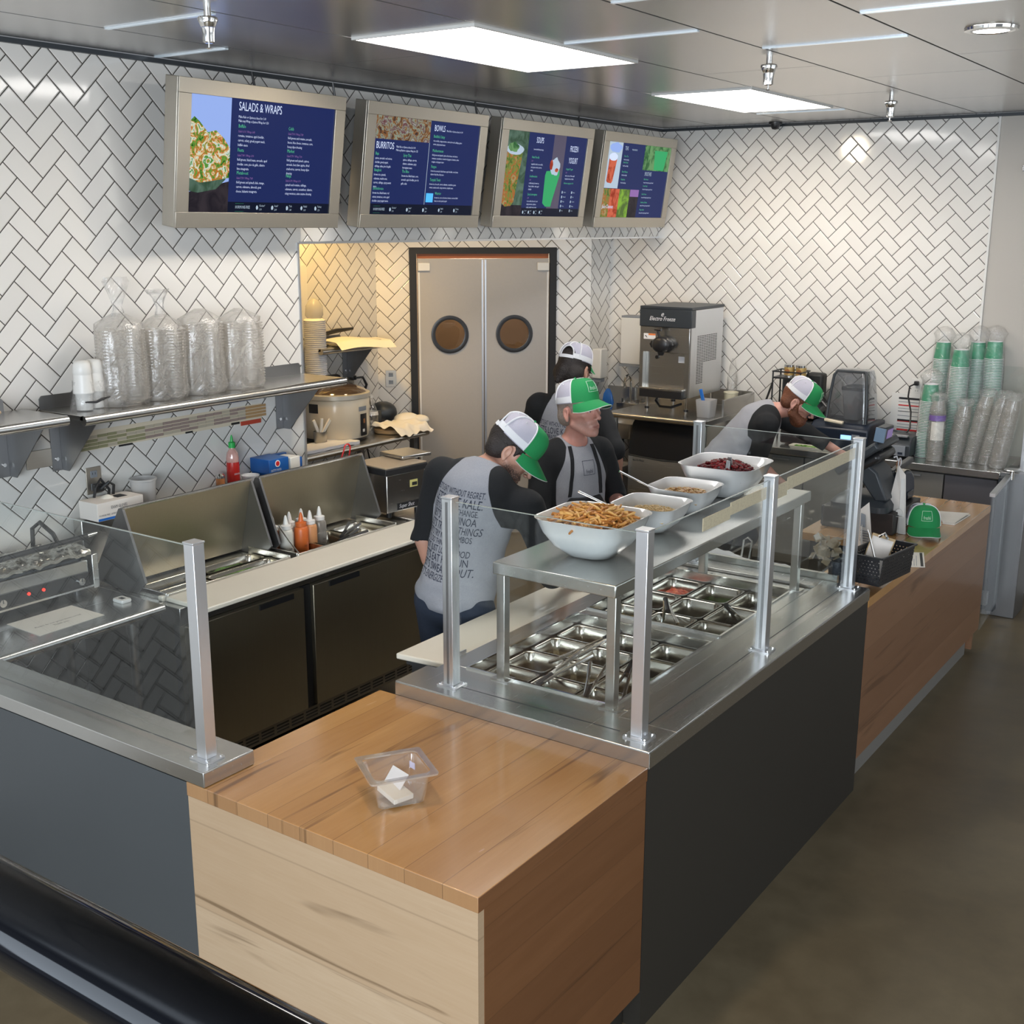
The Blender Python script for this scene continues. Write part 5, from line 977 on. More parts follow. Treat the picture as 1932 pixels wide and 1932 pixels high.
t = thing('towel_tray', 'shallow steel tray under the rumpled towel', 'tray', (-2.13,4.95,zw-.1)); part('tray', MB().rrect((-2.13,4.97,zw-.085), [(.20,.14,.02,0),(.215,.155,.02,.03),(.22,.16,.02,.03),(.205,.145,.02,.003)], 3, True, True), M['ss'], t, smooth=30); part('handle', MB().tube([(-2.19,5.06,zw-.05),(-2.19,5.09,zw+.06),(-2.17,5.09,zw+.075),(-2.15,5.09,zw+.06),(-2.15,5.06,zw-.05)], .005, 6), M['ss'], t)
for x in (-2.3,-1.9): part('tray_support', MB().box(x-.02,x+.02,4.9,5.05,.621,zw-.0855), M['lamD'], t, smooth=0)

# black perforated basket on the corner of the steel top
t = thing('wire_basket', 'black perforated plastic basket holding pens and cards', 'basket', (-1.49,4.88,zw+.003)); bm_ = MB()
bx0,bx1,by0,by1 = -1.565,-1.405,4.745,5.065; bz0 = ZT+.002; hb = .125; Rb = Matrix.Rotation(math.radians(-8),3,'Z'); bc = V((-1.478,4.905,bz0))
def bp_(x,y,z): return bc + Rb @ V((x,y,z))
def perf(a, b, nx, nz, name):
    # a,b bottom corners; wall with square openings
    m = MB(); a, b = V(a), V(b); tilt = V((0,0,hb)); d = (b-a); L = d.length; n = d.normalized().cross(V((0,0,1))); out = n*(.012)
    P_ = lambda u,v: a + d*u + tilt*v + out*v
    us = [i/nx for i in range(nx+1)]; vs = [.06+.80*j/nz for j in range(nz+1)]
    def q(u0,u1,v0,v1): 
        p = [P_(u0,v0),P_(u1,v0),P_(u1,v1),P_(u0,v1)]; m.add(p+[x-n*.002 for x in p], [(0,1,2,3),(7,6,5,4),(0,4,5,1),(1,5,6,2),(2,6,7,3),(3,7,4,0)])
    g = .34
    q(0,1,0,vs[0]); q(0,1,vs[-1],1)
    for j in range(nz):
        vm = vs[j]+(vs[j+1]-vs[j])*g*2
        q(0,1,vs[j],vm)
        for i in range(nx+1):
            o = (.5 if j % 2 else 0)/nx; u0 = max(0,i/nx-o); u1 = min(1,i/nx-o+.62/nx)
            if u1 > u0: q(u0,u1,vm,vs[j+1])
    return part(name, m, M['black'], t, smooth=0)
c_ = [bp_(-.07,-.15,0), bp_(.07,-.15,0), bp_(.07,.15,0), bp_(-.07,.15,0)]
for i, nm in enumerate(('front','side','back','side')): perf(c_[i], c_[(i+1)%4], 9 if i%2==0 else 18, 7, nm+'_wall')
part('basket_floor', MB().prism([tuple(p+V((0,0,.001))) for p in c_], (0,0,.003)), M['black'], t, smooth=0)
rim = [bp_(-.083,-.163,hb), bp_(.083,-.163,hb), bp_(.083,.163,hb), bp_(-.083,.163,hb)]; part('basket_rim', MB().tube(rim+[rim[0], rim[1]], .005, 6), M['black'], t)
t = thing('clipboard', 'clipboard with a chrome clip leaning in the black basket', 'clipboard', bp_(-.03,-.02,.1)); Rc_ = Rb @ Matrix.Rotation(.9,3,'X') @ Matrix.Rotation(.35,3,'Y')
part('board', MB().obox(bp_(-.02,.0,.085),(.10,.20,.006),Rc_), M['kraft'], t, bevel=.002); part('paper_sheet', MB().obox(bp_(-.02,.0,.085)+Rc_@V((0,-.004,.0045)),(.09,.18,.002),Rc_), M['card'], t, smooth=0); part('clip', MB().tube([bp_(-.02,.0,.085)+Rc_@V((-.02,.085,.012)), bp_(-.02,.0,.085)+Rc_@V((0,.105,.02)), bp_(-.02,.0,.085)+Rc_@V((.02,.085,.012))], .007, 6), M['chrome'], t)
solo('pen', MB().cyl(bp_(.02,-.05,.02), bp_(-.055,-.02,.19), .0045, n=10).cyl(bp_(-.055,-.02,.19), bp_(-.060,-.018,.20), .002, n=8), M['chrome'], 'silver pen standing in the black basket', 'pen', bp_(0,-.04,.05))
t = thing('sample_cup', 'small black cup stuffed with clear wrapped sachets behind the glass', 'cup', (-1.60,4.80,zw+.001)); cq = (-1.625,4.79,zw+.001)
part('cup_body', MB().lathe(cq, [(.030,0),(.033,.004),(.042,.125),(.039,.125),(.030,.006),(.001,.005)], 22), M['navy'], t, smooth=50)
sm = MB(); rnd = random.Random(5); M['sachet'] = mixmat('sachet_film', .62, gloss=1.5, rough=.1, diff=(.62,.50,.34))
for i in range(34): sm.obox((cq[0]-.05+rnd.uniform(-.05,.05), cq[1]+.0+rnd.uniform(-.05,.05), cq[2]+.165+rnd.uniform(-.045,.05)), (.032,.032,.006), Matrix.Rotation(rnd.uniform(0,3),3,'Z') @ Matrix.Rotation(rnd.uniform(-1.4,1.4),3,'X') @ Matrix.Rotation(rnd.uniform(-1,1),3,'Y'))
part('sachets', sm, M['sachet'], t, smooth=0, kind='stuff')
# stand-up cards seen from behind
def easel(x, y, z, w, h, rz, lab, back=True, txt=None):
    t = thing('display_card', lab, 'display card', (x,y,z), rz, local=True); a = .16
    part('card', MB().prism([(-w/2,0,0),(w/2,0,0),(w/2,h*math.sin(a)*.6,h),(-w/2,h*math.sin(a)*.6,h)], (0,.004,0)), M['card'], t, smooth=0)
    if back: part('easel_leg', MB().prism([(-w*.28,-.002,h*.62),(w*.02,-.002,h*.62),(w*.06,-.10,0),(-w*.34,-.10,0)], (0,-.003,0)), M['white'], t, smooth=0); part('easel_lock', MB().obox((-.02,-.045,h*.22),(w*.4,.07,.002)), M['white'], t, smooth=0)
    return t
e1 = thing('display_card', 'tall white display card seen from behind, next to the green cap', 'display card', (-1.70,5.80,zw+.001))
A_, B_, C_ = V((-1.775,5.875,zw+.002)), V((-1.665,5.845,zw+.002)), V((-1.63,5.72,zw+.002))
part('card', MB().prism([(-1.777,5.875,zw+.002),(-1.654,5.870,zw+.002),(-1.688,5.905,zw+.298),(-1.728,5.905,zw+.345),(-1.736,5.905,zw+.300)], (.0,.004,0)), M['card'], e1, smooth=0)
part('easel_leg', MB().prism([(-1.690,5.865,zw+.002),(-1.655,5.862,zw+.002),(-1.690,5.898,zw+.28),(-1.706,5.898,zw+.28)], (.0,-.003,0)), M['white'], e1, smooth=0); part('easel_lock', MB().prism([(-1.725,5.868,zw+.088),(-1.672,5.868,zw+.088),(-1.672,5.835,zw+.094),(-1.72,5.835,zw+.094)],(0,0,.002)).cyl((-1.695,5.8685,zw+.112),(-1.695,5.8655,zw+.112),.016,n=20), M['white'], e1, smooth=0)
part('fold_line', MB().prism([(-1.693,5.869,zw+.002),(-1.691,5.869,zw+.002),(-1.706,5.901,zw+.28),(-1.708,5.901,zw+.28)],(0,-.001,0)), M['greyp'], e1, smooth=0)
e0 = thing('display_card', 'white leaflet stand with a grey picture beside the glass post', 'display card', (-1.66,5.45,zw+.001))
Yc = 5.40; q_ = [(-1.745,Yc,zw+.002),(-1.668,Yc,zw+.002),(-1.712,Yc+.03,zw+.245),(-1.752,Yc+.03,zw+.205)]
part('card', MB().prism(q_, (0,.004,0)), M['card'], e0, smooth=0)
part('picture', MB().prism([(-1.738,Yc+.012,zw+.13),(-1.716,Yc+.012,zw+.125),(-1.722,Yc+.02,zw+.185),(-1.742,Yc+.02,zw+.19)], (0,-.006,0)), M['greyp'], e0, smooth=0)
part('green_stripes', MB().prism([(-1.70,Yc-.001,zw+.003),(-1.692,Yc-.001,zw+.003),(-1.695,Yc+.002,zw+.04),(-1.703,Yc+.002,zw+.04)], (0,-.002,0)).prism([(-1.686,Yc-.001,zw+.003),(-1.678,Yc-.001,zw+.003),(-1.681,Yc+.002,zw+.04),(-1.689,Yc+.002,zw+.04)], (0,-.002,0)), simple('lime_print',(.35,.45,.08),.6), e0, smooth=0)
pl = MB(); [pl.prism([(-1.735,Yc+.008,zw+.108-.012*k),(-1.695+.006*(k%3),Yc+.008,zw+.106-.012*k),(-1.695+.006*(k%3),Yc+.008,zw+.109-.012*k),(-1.735,Yc+.008,zw+.111-.012*k)], (0,-.006,0)) for k in range(5)]; part('print', pl, M['greyp'], e0, smooth=0)
e0b = thing('leaflet', 'pale leaflet leaning behind the stand beside the glass post', 'leaflet', (-1.72,5.3,zw+.001)); part('sheet', MB().prism([(-1.72,5.42,zw+.002),(-1.64,5.16,zw+.002),(-1.66,5.18,zw+.13),(-1.74,5.44,zw+.14)], (-.002,0,0)), M['white'], e0b, smooth=0)
# papers
t = thing('paper_menu', 'printed paper menu with a dark header lying past the basket', 'paper', (-1.48,5.40,zw)); q4 = [(-1.584,5.51,zw+.001),(-1.509,5.266,zw+.001),(-1.40,5.326,zw+.001),(-1.4785,5.578,zw+.001)]
part('sheet', MB().prism(q4, (0,0,.001)), M['paper'], t, smooth=0)
Q = [V(p) for p in q4]; part('header', MB().prism([Q[2].lerp(Q[1],.06)+V((-.003,.012,.0012)), Q[2].lerp(Q[1],.16)+V((-.003,.012,.0012)), Q[3].lerp(Q[0],.16)+V((.003,-.012,.0012)), Q[3].lerp(Q[0],.06)+V((.003,-.012,.0012))], (0,0,.0003)), M['blackm'], t, smooth=0)
ex_ = (Q[0]-Q[1]).normalized(); ey_ = (Q[2]-Q[1]).normalized(); Mm = Matrix(((-ey_.y*0+ex_.x, ey_.x, 0, 0),(ex_.y, ey_.y, 0, 0),(0,0,-1,0),(0,0,0,1)))
ml_ = MB(); [ml_.prism([Q[1].lerp(Q[2],.15+.09*k)+ex_*(.02)+V((0,0,.0012)), Q[1].lerp(Q[2],.15+.09*k)+ex_*(.20-.03*(k%3))+V((0,0,.0012)), Q[1].lerp(Q[2],.17+.09*k)+ex_*(.20-.03*(k%3))+V((0,0,.0012)), Q[1].lerp(Q[2],.17+.09*k)+ex_*(.02)+V((0,0,.0012))], (0,0,.0003)) for k in range(7)]; part('print', ml_, M['greyp'], t, smooth=0)
t = thing('folded_menu', 'cream folded paper to the right of the green cap', 'paper', (-1.58,6.33,zw)); part('sheet', MB().prism([(-1.655,6.455,zw+.001),(-1.56,6.20,zw+.001),(-1.502,6.205,zw+.001),(-1.49,6.48,zw+.001)], (0,0,.006)).prism([(-1.65,6.45,zw+.0075),(-1.56,6.20,zw+.0075),(-1.505,6.215,zw+.0085),(-1.492,6.46,zw+.0165)], (0,0,.001)), M['paper'], t, smooth=0)

# ------------------------------------------------------------------ cash register on its drawer
t = thing('cash_box', 'black cash drawer box under the register', 'cash box', (-1.87,6.05,zw)); part('drawer_box', MB().box(-2.07,-1.70,5.80,6.26,zw+.001,zw+.112), simple('drawer_black',(.020,.015,.014),.5), t, bevel=.004); part('drawer_front', MB().box(-2.078,-2.0705,5.81,6.25,zw+.008,zw+.105), M['black'], t, smooth=0)
for x in (-2.03,-1.74):
    for y in (5.84,6.22): pass
zd = zw+.1125
t = thing('cash_register', 'dark touch-screen cash register seen from behind with a small purple customer display', 'cash register', (-1.86,5.98,zd))
part('base', MB().rrect((-1.88,5.93,zd+.0005), [(.15,.17,.05,0),(.15,.17,.05,.03),(.13,.14,.05,.055),(.07,.08,.04,.07)], 5, True, True), M['dgrey'], t, smooth=40)
nk = MB().prism([(-1.80,5.80,zd+.05),(-1.74,5.80,zd+.06),(-1.80,5.80,zd+.20),(-1.90,5.80,zd+.27),(-1.96,5.80,zd+.25)], (0,.22,0)); part('neck', nk, M['dgrey'], t, bevel=.01)
Rm = Matrix.Rotation(math.radians(40),3,'Y'); mc = V((-1.90,5.93,zd+.265))
part('monitor', MB().obox(mc,(.26,.34,.045),Matrix.Rotation(math.radians(-38),3,'Y')), M['dgrey'], t, bevel=.012); part('touch_screen', MB().obox(mc+Matrix.Rotation(math.radians(-38),3,'Y')@V((0,0,.0235)),(.22,.30,.002),Matrix.Rotation(math.radians(-38),3,'Y')), M['blackg'], t, smooth=0)
part('rear_cover', MB().obox(mc+Matrix.Rotation(math.radians(-38),3,'Y')@V((.02,0,-.045)),(.15,.28,.05),Matrix.Rotation(math.radians(-38),3,'Y')), M['black'], t, bevel=.02)
part('card_slot_bar', MB().obox((-1.80,6.20,zd+.17),(.03,.34,.030),Matrix.Rotation(.06,3,'X')), M['black'], t, bevel=.005)
cd = part('customer_display', MB().obox((-1.80,5.87,zd+.395),(.045,.13,.075),Matrix.Rotation(.12,3,'Y')), M['dgrey'], t, bevel=.006)
part('display_glass', MB().obox((-1.7765,5.88,zd+.393),(.002,.085,.045),Matrix.Rotation(.12,3,'Y')), simple('purple_glass',(.13,.09,.2),.15,emit=(.13,.08,.22),es=.8), cd, smooth=0); part('side_cover', MB().obox((-1.80,5.80,zd+.393),(.05,.015,.07),Matrix.Rotation(.12,3,'Y')), simple('slate_blue',(.18,.26,.36),.35), cd, smooth=0)
part('display_pole', MB().cyl((-1.83,5.90,zd+.30),(-1.81,5.88,zd+.37),.018), M['dgrey'], t)
t = thing('receipt_printer', 'rounded navy device with a cream stripe beside the register', 'printer', (-1.80,6.12,zd)); pr_ = [(-.15,0),(-.155,.05),(-.13,.105),(-.07,.15),(0,.168),(.08,.155),(.135,.115),(.155,.06),(.15,0)]
part('housing', MB().prism([(-1.735,6.10+a,zd+.0005+b) for a,b in pr_], (-.15,0,0)), M['navy'], t, bevel=.012, seg=3)
part('cream_stripe', MB().surf(lambda u,v: (-1.742-.045*v, 6.10-.05+.20*u, zd+.1715-2.9*(u*.20-.05)**2-.0*v), 20, 2, (0,0,.002)), M['beige'], t, smooth=60)
part('grey_tab', MB().box(-1.7345,-1.730,5.985,6.03,zd+.085,zd+.108), M['greyp'], t, smooth=0); part('grey_tab', MB().box(-1.7345,-1.730,6.04,6.06,zd+.018,zd+.050), M['greyp'], t, smooth=0); part('paper_slot', MB().box(-1.7345,-1.728,6.12,6.22,zd+.012,zd+.05), M['black'], t, bevel=.004)
t = thing('gift_card', 'brown patterned gift card hanging from a white loop on the register', 'card', (-1.74,5.92,zd+.21)); Rg2 = Matrix.Rotation(.35,3,'X'); part('card', MB().obox((-1.745,5.965,zd+.205),(.004,.06,.095),Rg2), simple('brown_card',(.22,.09,.03),.35,var=.5,vs=80), t, bevel=.002); part('cream_panel', MB().obox((-1.7425,5.95,zd+.195),(.001,.028,.06),Rg2), M['beige'], t, smooth=0)
part('loop', MB().tube([(-1.74,5.965+.022*math.cos(a),zd+.235+.022*math.sin(a)) for a in [2*PI*i/14 for i in range(15)]], .003, 6), M['gwhite'], t); part('tie', MB().tube([(-1.742,5.94,zd+.25),(-1.742,5.91,zd+.275),(-1.745,5.88,zd+.275)], .004, 6), M['gwhite'], t)

# ------------------------------------------------------------------ back counter
zk = .92
t = thing('back_counter', 'steel-topped back counter with grey doors along the tiled wall', 'counter', (-2.4,7.85,0))
part('steel_top', MB().box(-3.30,-1.585,7.545,YB-.001,zk-.045,zk), M['ssx'], t, bevel=.003); part('backsplash', MB().box(-3.30,-1.94,YB-.018,YB-.0015,zk+.0005,zk+.10), M['ssx'], t, smooth=0)
part('carcass', MB().box(-3.28,-1.60,7.60,YB-.002,.10,zk-.0455), M['lamD'], t, smooth=0); part('plinth', MB().box(-3.26,-1.62,7.66,YB-.01,0,.0995), M['blackm'], t, smooth=0)
for i, (x0,x1) in enumerate(((-3.27,-2.86),(-2.85,-2.44),(-2.43,-1.93),(-1.92,-1.605))):
    d = part('cabinet_door', MB().box(x0,x1,7.580,7.5995,.11,zk-.06), M['lamB'] if i < 3 else simple('dark_panel',(.11,.105,.115),.4), t, bevel=.001)
    if i < 3: part('door_pull', MB().box((x0+x1)/2-.01,(x0+x1)/2+.11,7.565,7.5795,zk-.085,zk-.075), M['alu'], d, smooth=0)
def wrapbag(parent, x, y, z, r, h, seed, mat='bagl', top=True, name='plastic_sleeve', wob=.10):
    b = MB().lathe((x,y,z), [(r*1.02,.002),(r*1.08,h*.3),(r*1.05,h*.7),(r*1.0,h*.97)] + ([(r*1.15,h+.03),(r*1.5,h+.065),(r*1.15,h+.095),(r*.4,h+.11)] if top else [(r*.5,h*1.01)]), 22, False, False, wob=wob, seed=seed)
    part(name, b, M[mat], parent, smooth=70)
# green paper cups, every nested cup its own object
cup_me = None
def cupstack(x, y, h, where, lean=(0,0), first=[None]):
    sp = .0104; hc = .115; n = int((h-hc)/sp)+1
    for i in range(n):
        top = i == n-1; z = zk+.001+i*sp; pos = (x+lean[0]*i/n, y+lean[1]*i/n, z)
        if first[0] is None:
            mb = MB(); mb.mat(0).lathe(pos, [(.056,.0),(.061,.001),(.062,.003),(.061,.0050),(.057,.0055)], 20, True, False); mb.mat(1).lathe(pos, [(.0568,.0055),(.045,hc-.002)], 20, False, False); mb.mat(0).lathe(pos, [(.045,hc-.002),(.0445,hc),(.042,hc),(.041,hc-.004),(.001,hc-.004)], 20, False, True)
            o = solo('paper_cup', mb, [M['gwhite'], M['greend']], '', 'paper cup', pos, group='x', smooth=40); first[0] = o
        else: o = dup(first[0], pos)
        o['group'] = 'green paper cups nested upside down in '+where
        o['label'] = ('green paper cup on top of '+where) if top else ('nested green paper cup with white rim within '+where)
stacks = [(-2.125,7.80,.48,'the short cup stack',(.012,0)),(-2.13,8.07,.73,'the tall rear left cup stack',(.0,0)),(-1.990,7.945,.705,'the tall front middle cup stack',(.008,.0)),(-1.925,8.085,.745,'the tall rear middle cup stack',(.012,0)),(-1.79,8.085,.75,'the tall rear right cup stack',(-.02,0))]
for x, y, h, wname, ln in stacks: cupstack(x, y, h, wname, ln)
for i, (x, y, h, wname, ln) in enumerate(stacks):
    t = thing('cup_wrapper', 'clear plastic sleeve with a bunched top around '+wname, 'plastic sleeve', (x,y,zk))
    b = MB().lathe((x+ln[0],y,zk+.002), [(.068,h*.35),(.067,h*.7),(.060,h*.98),(.058,h+.02),(.072,h+.05),(.045,h+.085),(.012,h+.10)], 20, False, False, wob=.22, seed=i*4+1); part('sleeve', b, M['bagl'], t, smooth=70)
# clear plastic cups in leaning sleeves
def clearcups(x, y, h, lean, lab, purple=False, seed=0):
    t = thing('clear_cup_sleeve', lab, 'plastic cups', (x,y,zk+.001), group='leaning sleeves of clear plastic cups on the back counter')
    rings = []; n = 22; k = 0; z = 0; prof = []
    while z < h: prof += [(.046,z),(.050,z+.003),(.050,z+.007),(.046,z+.0095)]; z += .0125
    prof += [(.039,h+.03),(.034,h+.06)]
    for r, zz in prof: rings.append([(x+lean*zz+r*math.cos(2*PI*i/n), y+r*math.sin(2*PI*i/n), zk+.001+zz) for i in range(n)])
    part('nested_cups', MB().rings(rings), M['cupclear'], t, smooth=40)
    if purple:
        part('purple_band', MB().lathe((x,y,zk+h*.80), [(.0525,0),(.0525,.035)], 22, False, False), M['purple'], t); part('paper_label', MB().surf(lambda u,v: (x+.053*math.cos(-2.0+1.6*u), y+.053*math.sin(-2.0+1.6*u), zk+h*.42+h*.36*v), 10, 2), M['paper'], t, smooth=60)
    b = []; 
    for r, zz in ((.055,.002),(.058,h*.3),(.056,h*.7),(.052,h*1.0),(.045,h+.05),(.060,h+.09),(.03,h+.11)): b.append([(x+lean*zz+r*math.cos(2*PI*i/n)*(1+.18*noise.noise(V((math.cos(2*PI*i/n)*2+seed,zz*12,seed)))), y+r*math.sin(2*PI*i/n), zk+.001+zz) for i in range(n)])
    part('plastic_sleeve', MB().rings(b, False, False), M['bagl'], t, smooth=70)
clearcups(-2.030,7.700,.33,.0,'clear cup sleeve with purple tape standing before the green cups',True,2)
clearcups(-1.925,7.77,.30,.12,'shortest clear cup sleeve, leaning beside the purple-taped one',False,5)
clearcups(-1.825,7.78,.37,.16,'clear cup sleeve second from the right on the back counter',False,8)
clearcups(-1.725,7.77,.37,.17,'clear cup sleeve third along the back counter',False,11)
clearcups(-1.640,7.69,.37,.15,'rightmost clear cup sleeve beside the glass',False,14)
# notice + outlet + card terminal
t = thing('wall_notice', 'white notice with red and black rules behind the cups', 'notice', (-2.25,YB,1.10)); part('board', MB().box(-2.47,-2.10,YB-.008,YB-.001,.96,1.275), M['white'], t, smooth=0)
nt = [M['redp'], M['black'], M['greyp']]; mb = MB()
for z, c, w_ in ((1.235,1,.014),(1.19,0,.008),(1.15,1,.004),(1.085,1,.012),(1.080,0,.006),(1.02,0,.010)): mb.mat(c).box(-2.42,-2.115,YB-.0095,YB-.008,z,z+w_)
mb.mat(2); [mb.box(-2.42,-2.15,YB-.0095,YB-.008,z,z+.004) for z in (1.215,1.17,1.12,1.06,1.04)]
part('printed_rules', mb, nt, t, smooth=0)
def plug_r(t, c, n, sd):
    part('plug', MB().obox(c+n*.02+V((0,0,.028)),(.03,.03,.03)), M['black'], t, bevel=.005)
    part('cord', MB().tube([c+n*.035+V((0,0,.028)), c+n*.07+V((-.03,0,.01)), c+n*.07+V((-.035,0,-.06)), c+n*.10+V((-.0,0,-.16)), c+n*.16+V((.02,0,-.26)), c+n*.2+V((-.01,0,-.32)), c+n*.25+V((-.09,0,-.33))], .006, 6), M['black'], t)
outlet('white outlet with a black plug above the notice', (-2.305,YB-.001,1.325), (0,-1,0), M['white'], plug_r)
t = thing('card_terminal', 'dark boxy label printer on the back counter before the notice', 'printer', (-2.28,7.72,zk)); part('housing', MB().prism([(-2.37,7.64,zk+.012),(-2.37,7.64,zk+.09),(-2.37,7.70,zk+.135),(-2.37,7.86,zk+.135),(-2.37,7.86,zk+.012)], (.20,0,0)), M['dgrey'], t, bevel=.008); part('front_plate', MB().box(-2.36,-2.20,7.632,7.6392,zk+.018,zk+.085), M['greyp'], t, bevel=.002); part('feed_slot', MB().box(-2.34,-2.20,7.66,7.70,zk+.137,zk+.146), M['alu'], t, smooth=0); part('button', MB().box(-2.245,-2.215,7.628,7.6318,zk+.028,zk+.042), M['navy'], t, smooth=0)
for x in (-2.35,-2.19): part('foot', MB().cyl((x,7.68,zk),(x,7.68,zk+.0115),.01).cyl((x,7.83,zk),(x,7.83,zk+.0115),.01), M['black'], t)
# blender with sound enclosure
t = thing('enclosed_blender', 'commercial blender under a smoked see-through sound enclosure with a blue display', 'blender', (-2.66,7.80,zk))
part('base', MB().prism([(-2.86,7.66,zk+.01),(-2.86,7.66,zk+.15),(-2.86,7.72,zk+.185),(-2.86,8.02,zk+.185),(-2.86,8.02,zk+.01)], (.40,0,0)), M['navy'], t, bevel=.01); 
part('display', MB().box(-2.64,-2.57,7.6535,7.6595,zk+.085,zk+.112), emis('lcd_blue',(.25,.5,1),2.2), t, smooth=0); part('keypad', MB().box(-2.565,-2.515,7.6535,7.6595,zk+.04,zk+.12), M['greyp'], t, smooth=0); part('buttons', MB().cyl((-2.54,7.648,zk+.10),(-2.54,7.653,zk+.10),.008).cyl((-2.54,7.648,zk+.07),(-2.54,7.653,zk+.07),.008), M['dgrey'], t)
part('enclosure', MB().rrect((-2.635,7.84,zk+.186), [(.145,.13,.03,0),(.14,.12,.035,.10),(.125,.095,.04,.30),(.115,.08,.04,.345),(.08,.05,.03,.352)], 6, False, True), M['smoke'], t, smooth=50)
part('enclosure_frame', MB().tube([(-2.77,7.715,zk+.19),(-2.765,7.73,zk+.32),(-2.745,7.75,zk+.50),(-2.73,7.765,zk+.525),(-2.54,7.765,zk+.525),(-2.525,7.75,zk+.50),(-2.505,7.73,zk+.32),(-2.50,7.715,zk+.19)], .010, 8), M['dgrey'], t)
part('blender_jar', MB().rrect((-2.63,7.85,zk+.195), [(.045,.045,.01,0),(.05,.05,.012,.01),(.07,.07,.015,.20),(.068,.068,.015,.20),(.045,.045,.012,.02)], 3, True, True), M['frost'], t, smooth=30); part('jar_lid', MB().rrect((-2.63,7.85,zk+.396), [(.073,.073,.015,0),(.073,.073,.015,.02),(.03,.03,.01,.035)], 3, True, True), M['black'], t, smooth=30)
t = thing('second_blender', 'black blender with its cover tipped back beside the enclosed one', 'blender', (-2.98,7.83,zk)); part('base', MB().box(-3.08,-2.88,7.68,8.02,zk+.01,zk+.16), M['black'], t, bevel=.012); part('tipped_cover', MB().obox((-2.96,7.90,zk+.22),(.19,.24,.05),Matrix.Rotation(.2,3,'X')), M['dgrey'], t, bevel=.015); part('motor_column', MB().box(-3.03,-2.90,7.96,8.06,zk+.161,zk+.47), M['blackm'], t, bevel=.02); part('power_cord', MB().tube([(-2.90,7.93,zk+.30),(-2.86,7.88,zk+.33),(-2.82,7.86,zk+.30),(-2.79,7.86,zk+.22)], .008, 6).tube([(-2.90,7.93,zk+.27),(-2.86,7.87,zk+.29),(-2.81,7.85,zk+.25),(-2.79,7.86,zk+.19)], .008, 6), M['black'], t)
t = thing('lidded_scoop', 'cream plastic scoop lying on the blender base', 'scoop', (-2.62,7.69,zk+.19)); part('scoop', MB().obox((-2.70,7.675,zk+.196),(.13,.035,.02),Matrix.Rotation(.1,3,'Y')), M['beige'], t, bevel=.006)
t = thing('can_stand', 'black wire stand with angled legs holding two small cans', 'stand', (-3.08,7.85,zk)); zs_ = zk+.44
part('top_tray', MB().box(-3.19,-2.98,7.76,7.92,zs_,zs_+.012), M['black'], t, bevel=.003); part('top_rail', MB().tube([(-3.19,7.76,zs_+.05),(-3.19,7.92,zs_+.05),(-2.98,7.92,zs_+.05),(-2.98,7.76,zs_+.05),(-3.19,7.76,zs_+.05)], .005, 6), M['black'], t)
for x, y in ((-3.19,7.77),(-2.99,7.77),(-3.19,7.91),(-2.99,7.91)): part('leg', MB().tube([(x,y,zk),(x,y,zs_+.05)], .006, 6), M['black'], t)
part('brace', MB().tube([(-3.19,7.77,zs_-.03),(-3.27,7.74,zk+.13),(-3.19,7.75,zk+.06)], .008, 6), M['black'], t); part('hanging_canister', MB().cyl((-3.08,7.85,zk+.17),(-3.08,7.85,zs_-.001),.065,n=22), M['dgrey'], t)
for x, lb in ((-3.10,'small gold label can, left of the pair on the black stand'),(-3.015,'small gold label can, right of the pair on the black stand')):
    c2 = thing('small_can', lb, 'can', (x,7.84,zs_+.013)); part('can_body', MB().lathe((x,7.84,zs_+.0125), [(.036,0),(.036,.082),(.033,.084),(.001,.084)], 22), M['chrome'], c2, smooth=40); part('gold_label', MB().lathe((x,7.84,zs_+.0125), [(.0364,.010),(.0364,.066)], 22, False, False), simple('gold_label',(.50,.34,.12),.35,.4), c2); part('label_picture', MB().cyl((x,7.8035,zs_+.05),(x,7.8025,zs_+.05),.017), M['brown'], c2)
t = thing('food_tray', 'pale tray of cut greens in front of the bent worker', 'tray', (-2.85,7.66,zk)); part('tray', MB().rrect((-2.80,7.61,zk+.0005), [(.16,.045,.015,0),(.17,.05,.015,.02),(.165,.045,.015,.02),(.155,.04,.015,.004)], 3, True, True), M['poly'], t, smooth=30); part('food', MB().surf(lambda u,v: (-2.94+.28*u, 7.58+.06*v, zk+.018+.008*noise.noise(V((u*20,v*8,0)))), 30, 8), F_lett, t, smooth=60, kind='stuff')

# ------------------------------------------------------------------ frozen dessert machine on its table, ice bin, sink
zm = 1.08
t = thing('machine_table', 'tall steel table carrying the frozen dessert machine', 'table', (-3.87,7.75,0))
part('table_top', MB().box(-4.262,-3.482,7.352,8.145,zm-.04,zm), M['ssx'], t, bevel=.003); part('front_roll', MB().tube([(-4.262,7.352,zm-.018),(-3.482,7.352,zm-.018)], .019, 12), M['ssx'], t)
part('side_splash', MB().box(-3.496,-3.482,7.62,8.145,zm+.0005,zm+.115), M['ss'], t, smooth=0); part('back_splash', MB().box(-4.262,-3.497,8.13,8.145,zm+.0005,zm+.12), M['ssx'], t, smooth=0)
for x, y in ((-4.23,7.40),(-3.52,7.40),(-4.23,8.10),(-3.52,8.10)): part('leg', MB().cyl((x,y,0),(x,y,zm-.041),.018), M['ssv'], t)
t = thing('frozen_dessert_machine', 'steel frozen dessert machine with a black header and dispensing head', 'dessert machine', (-3.89,7.77,zm))
mx0, mx1, my0, my1, mz0, mz1 = -4.105,-3.70,7.505,8.02,1.205,1.83
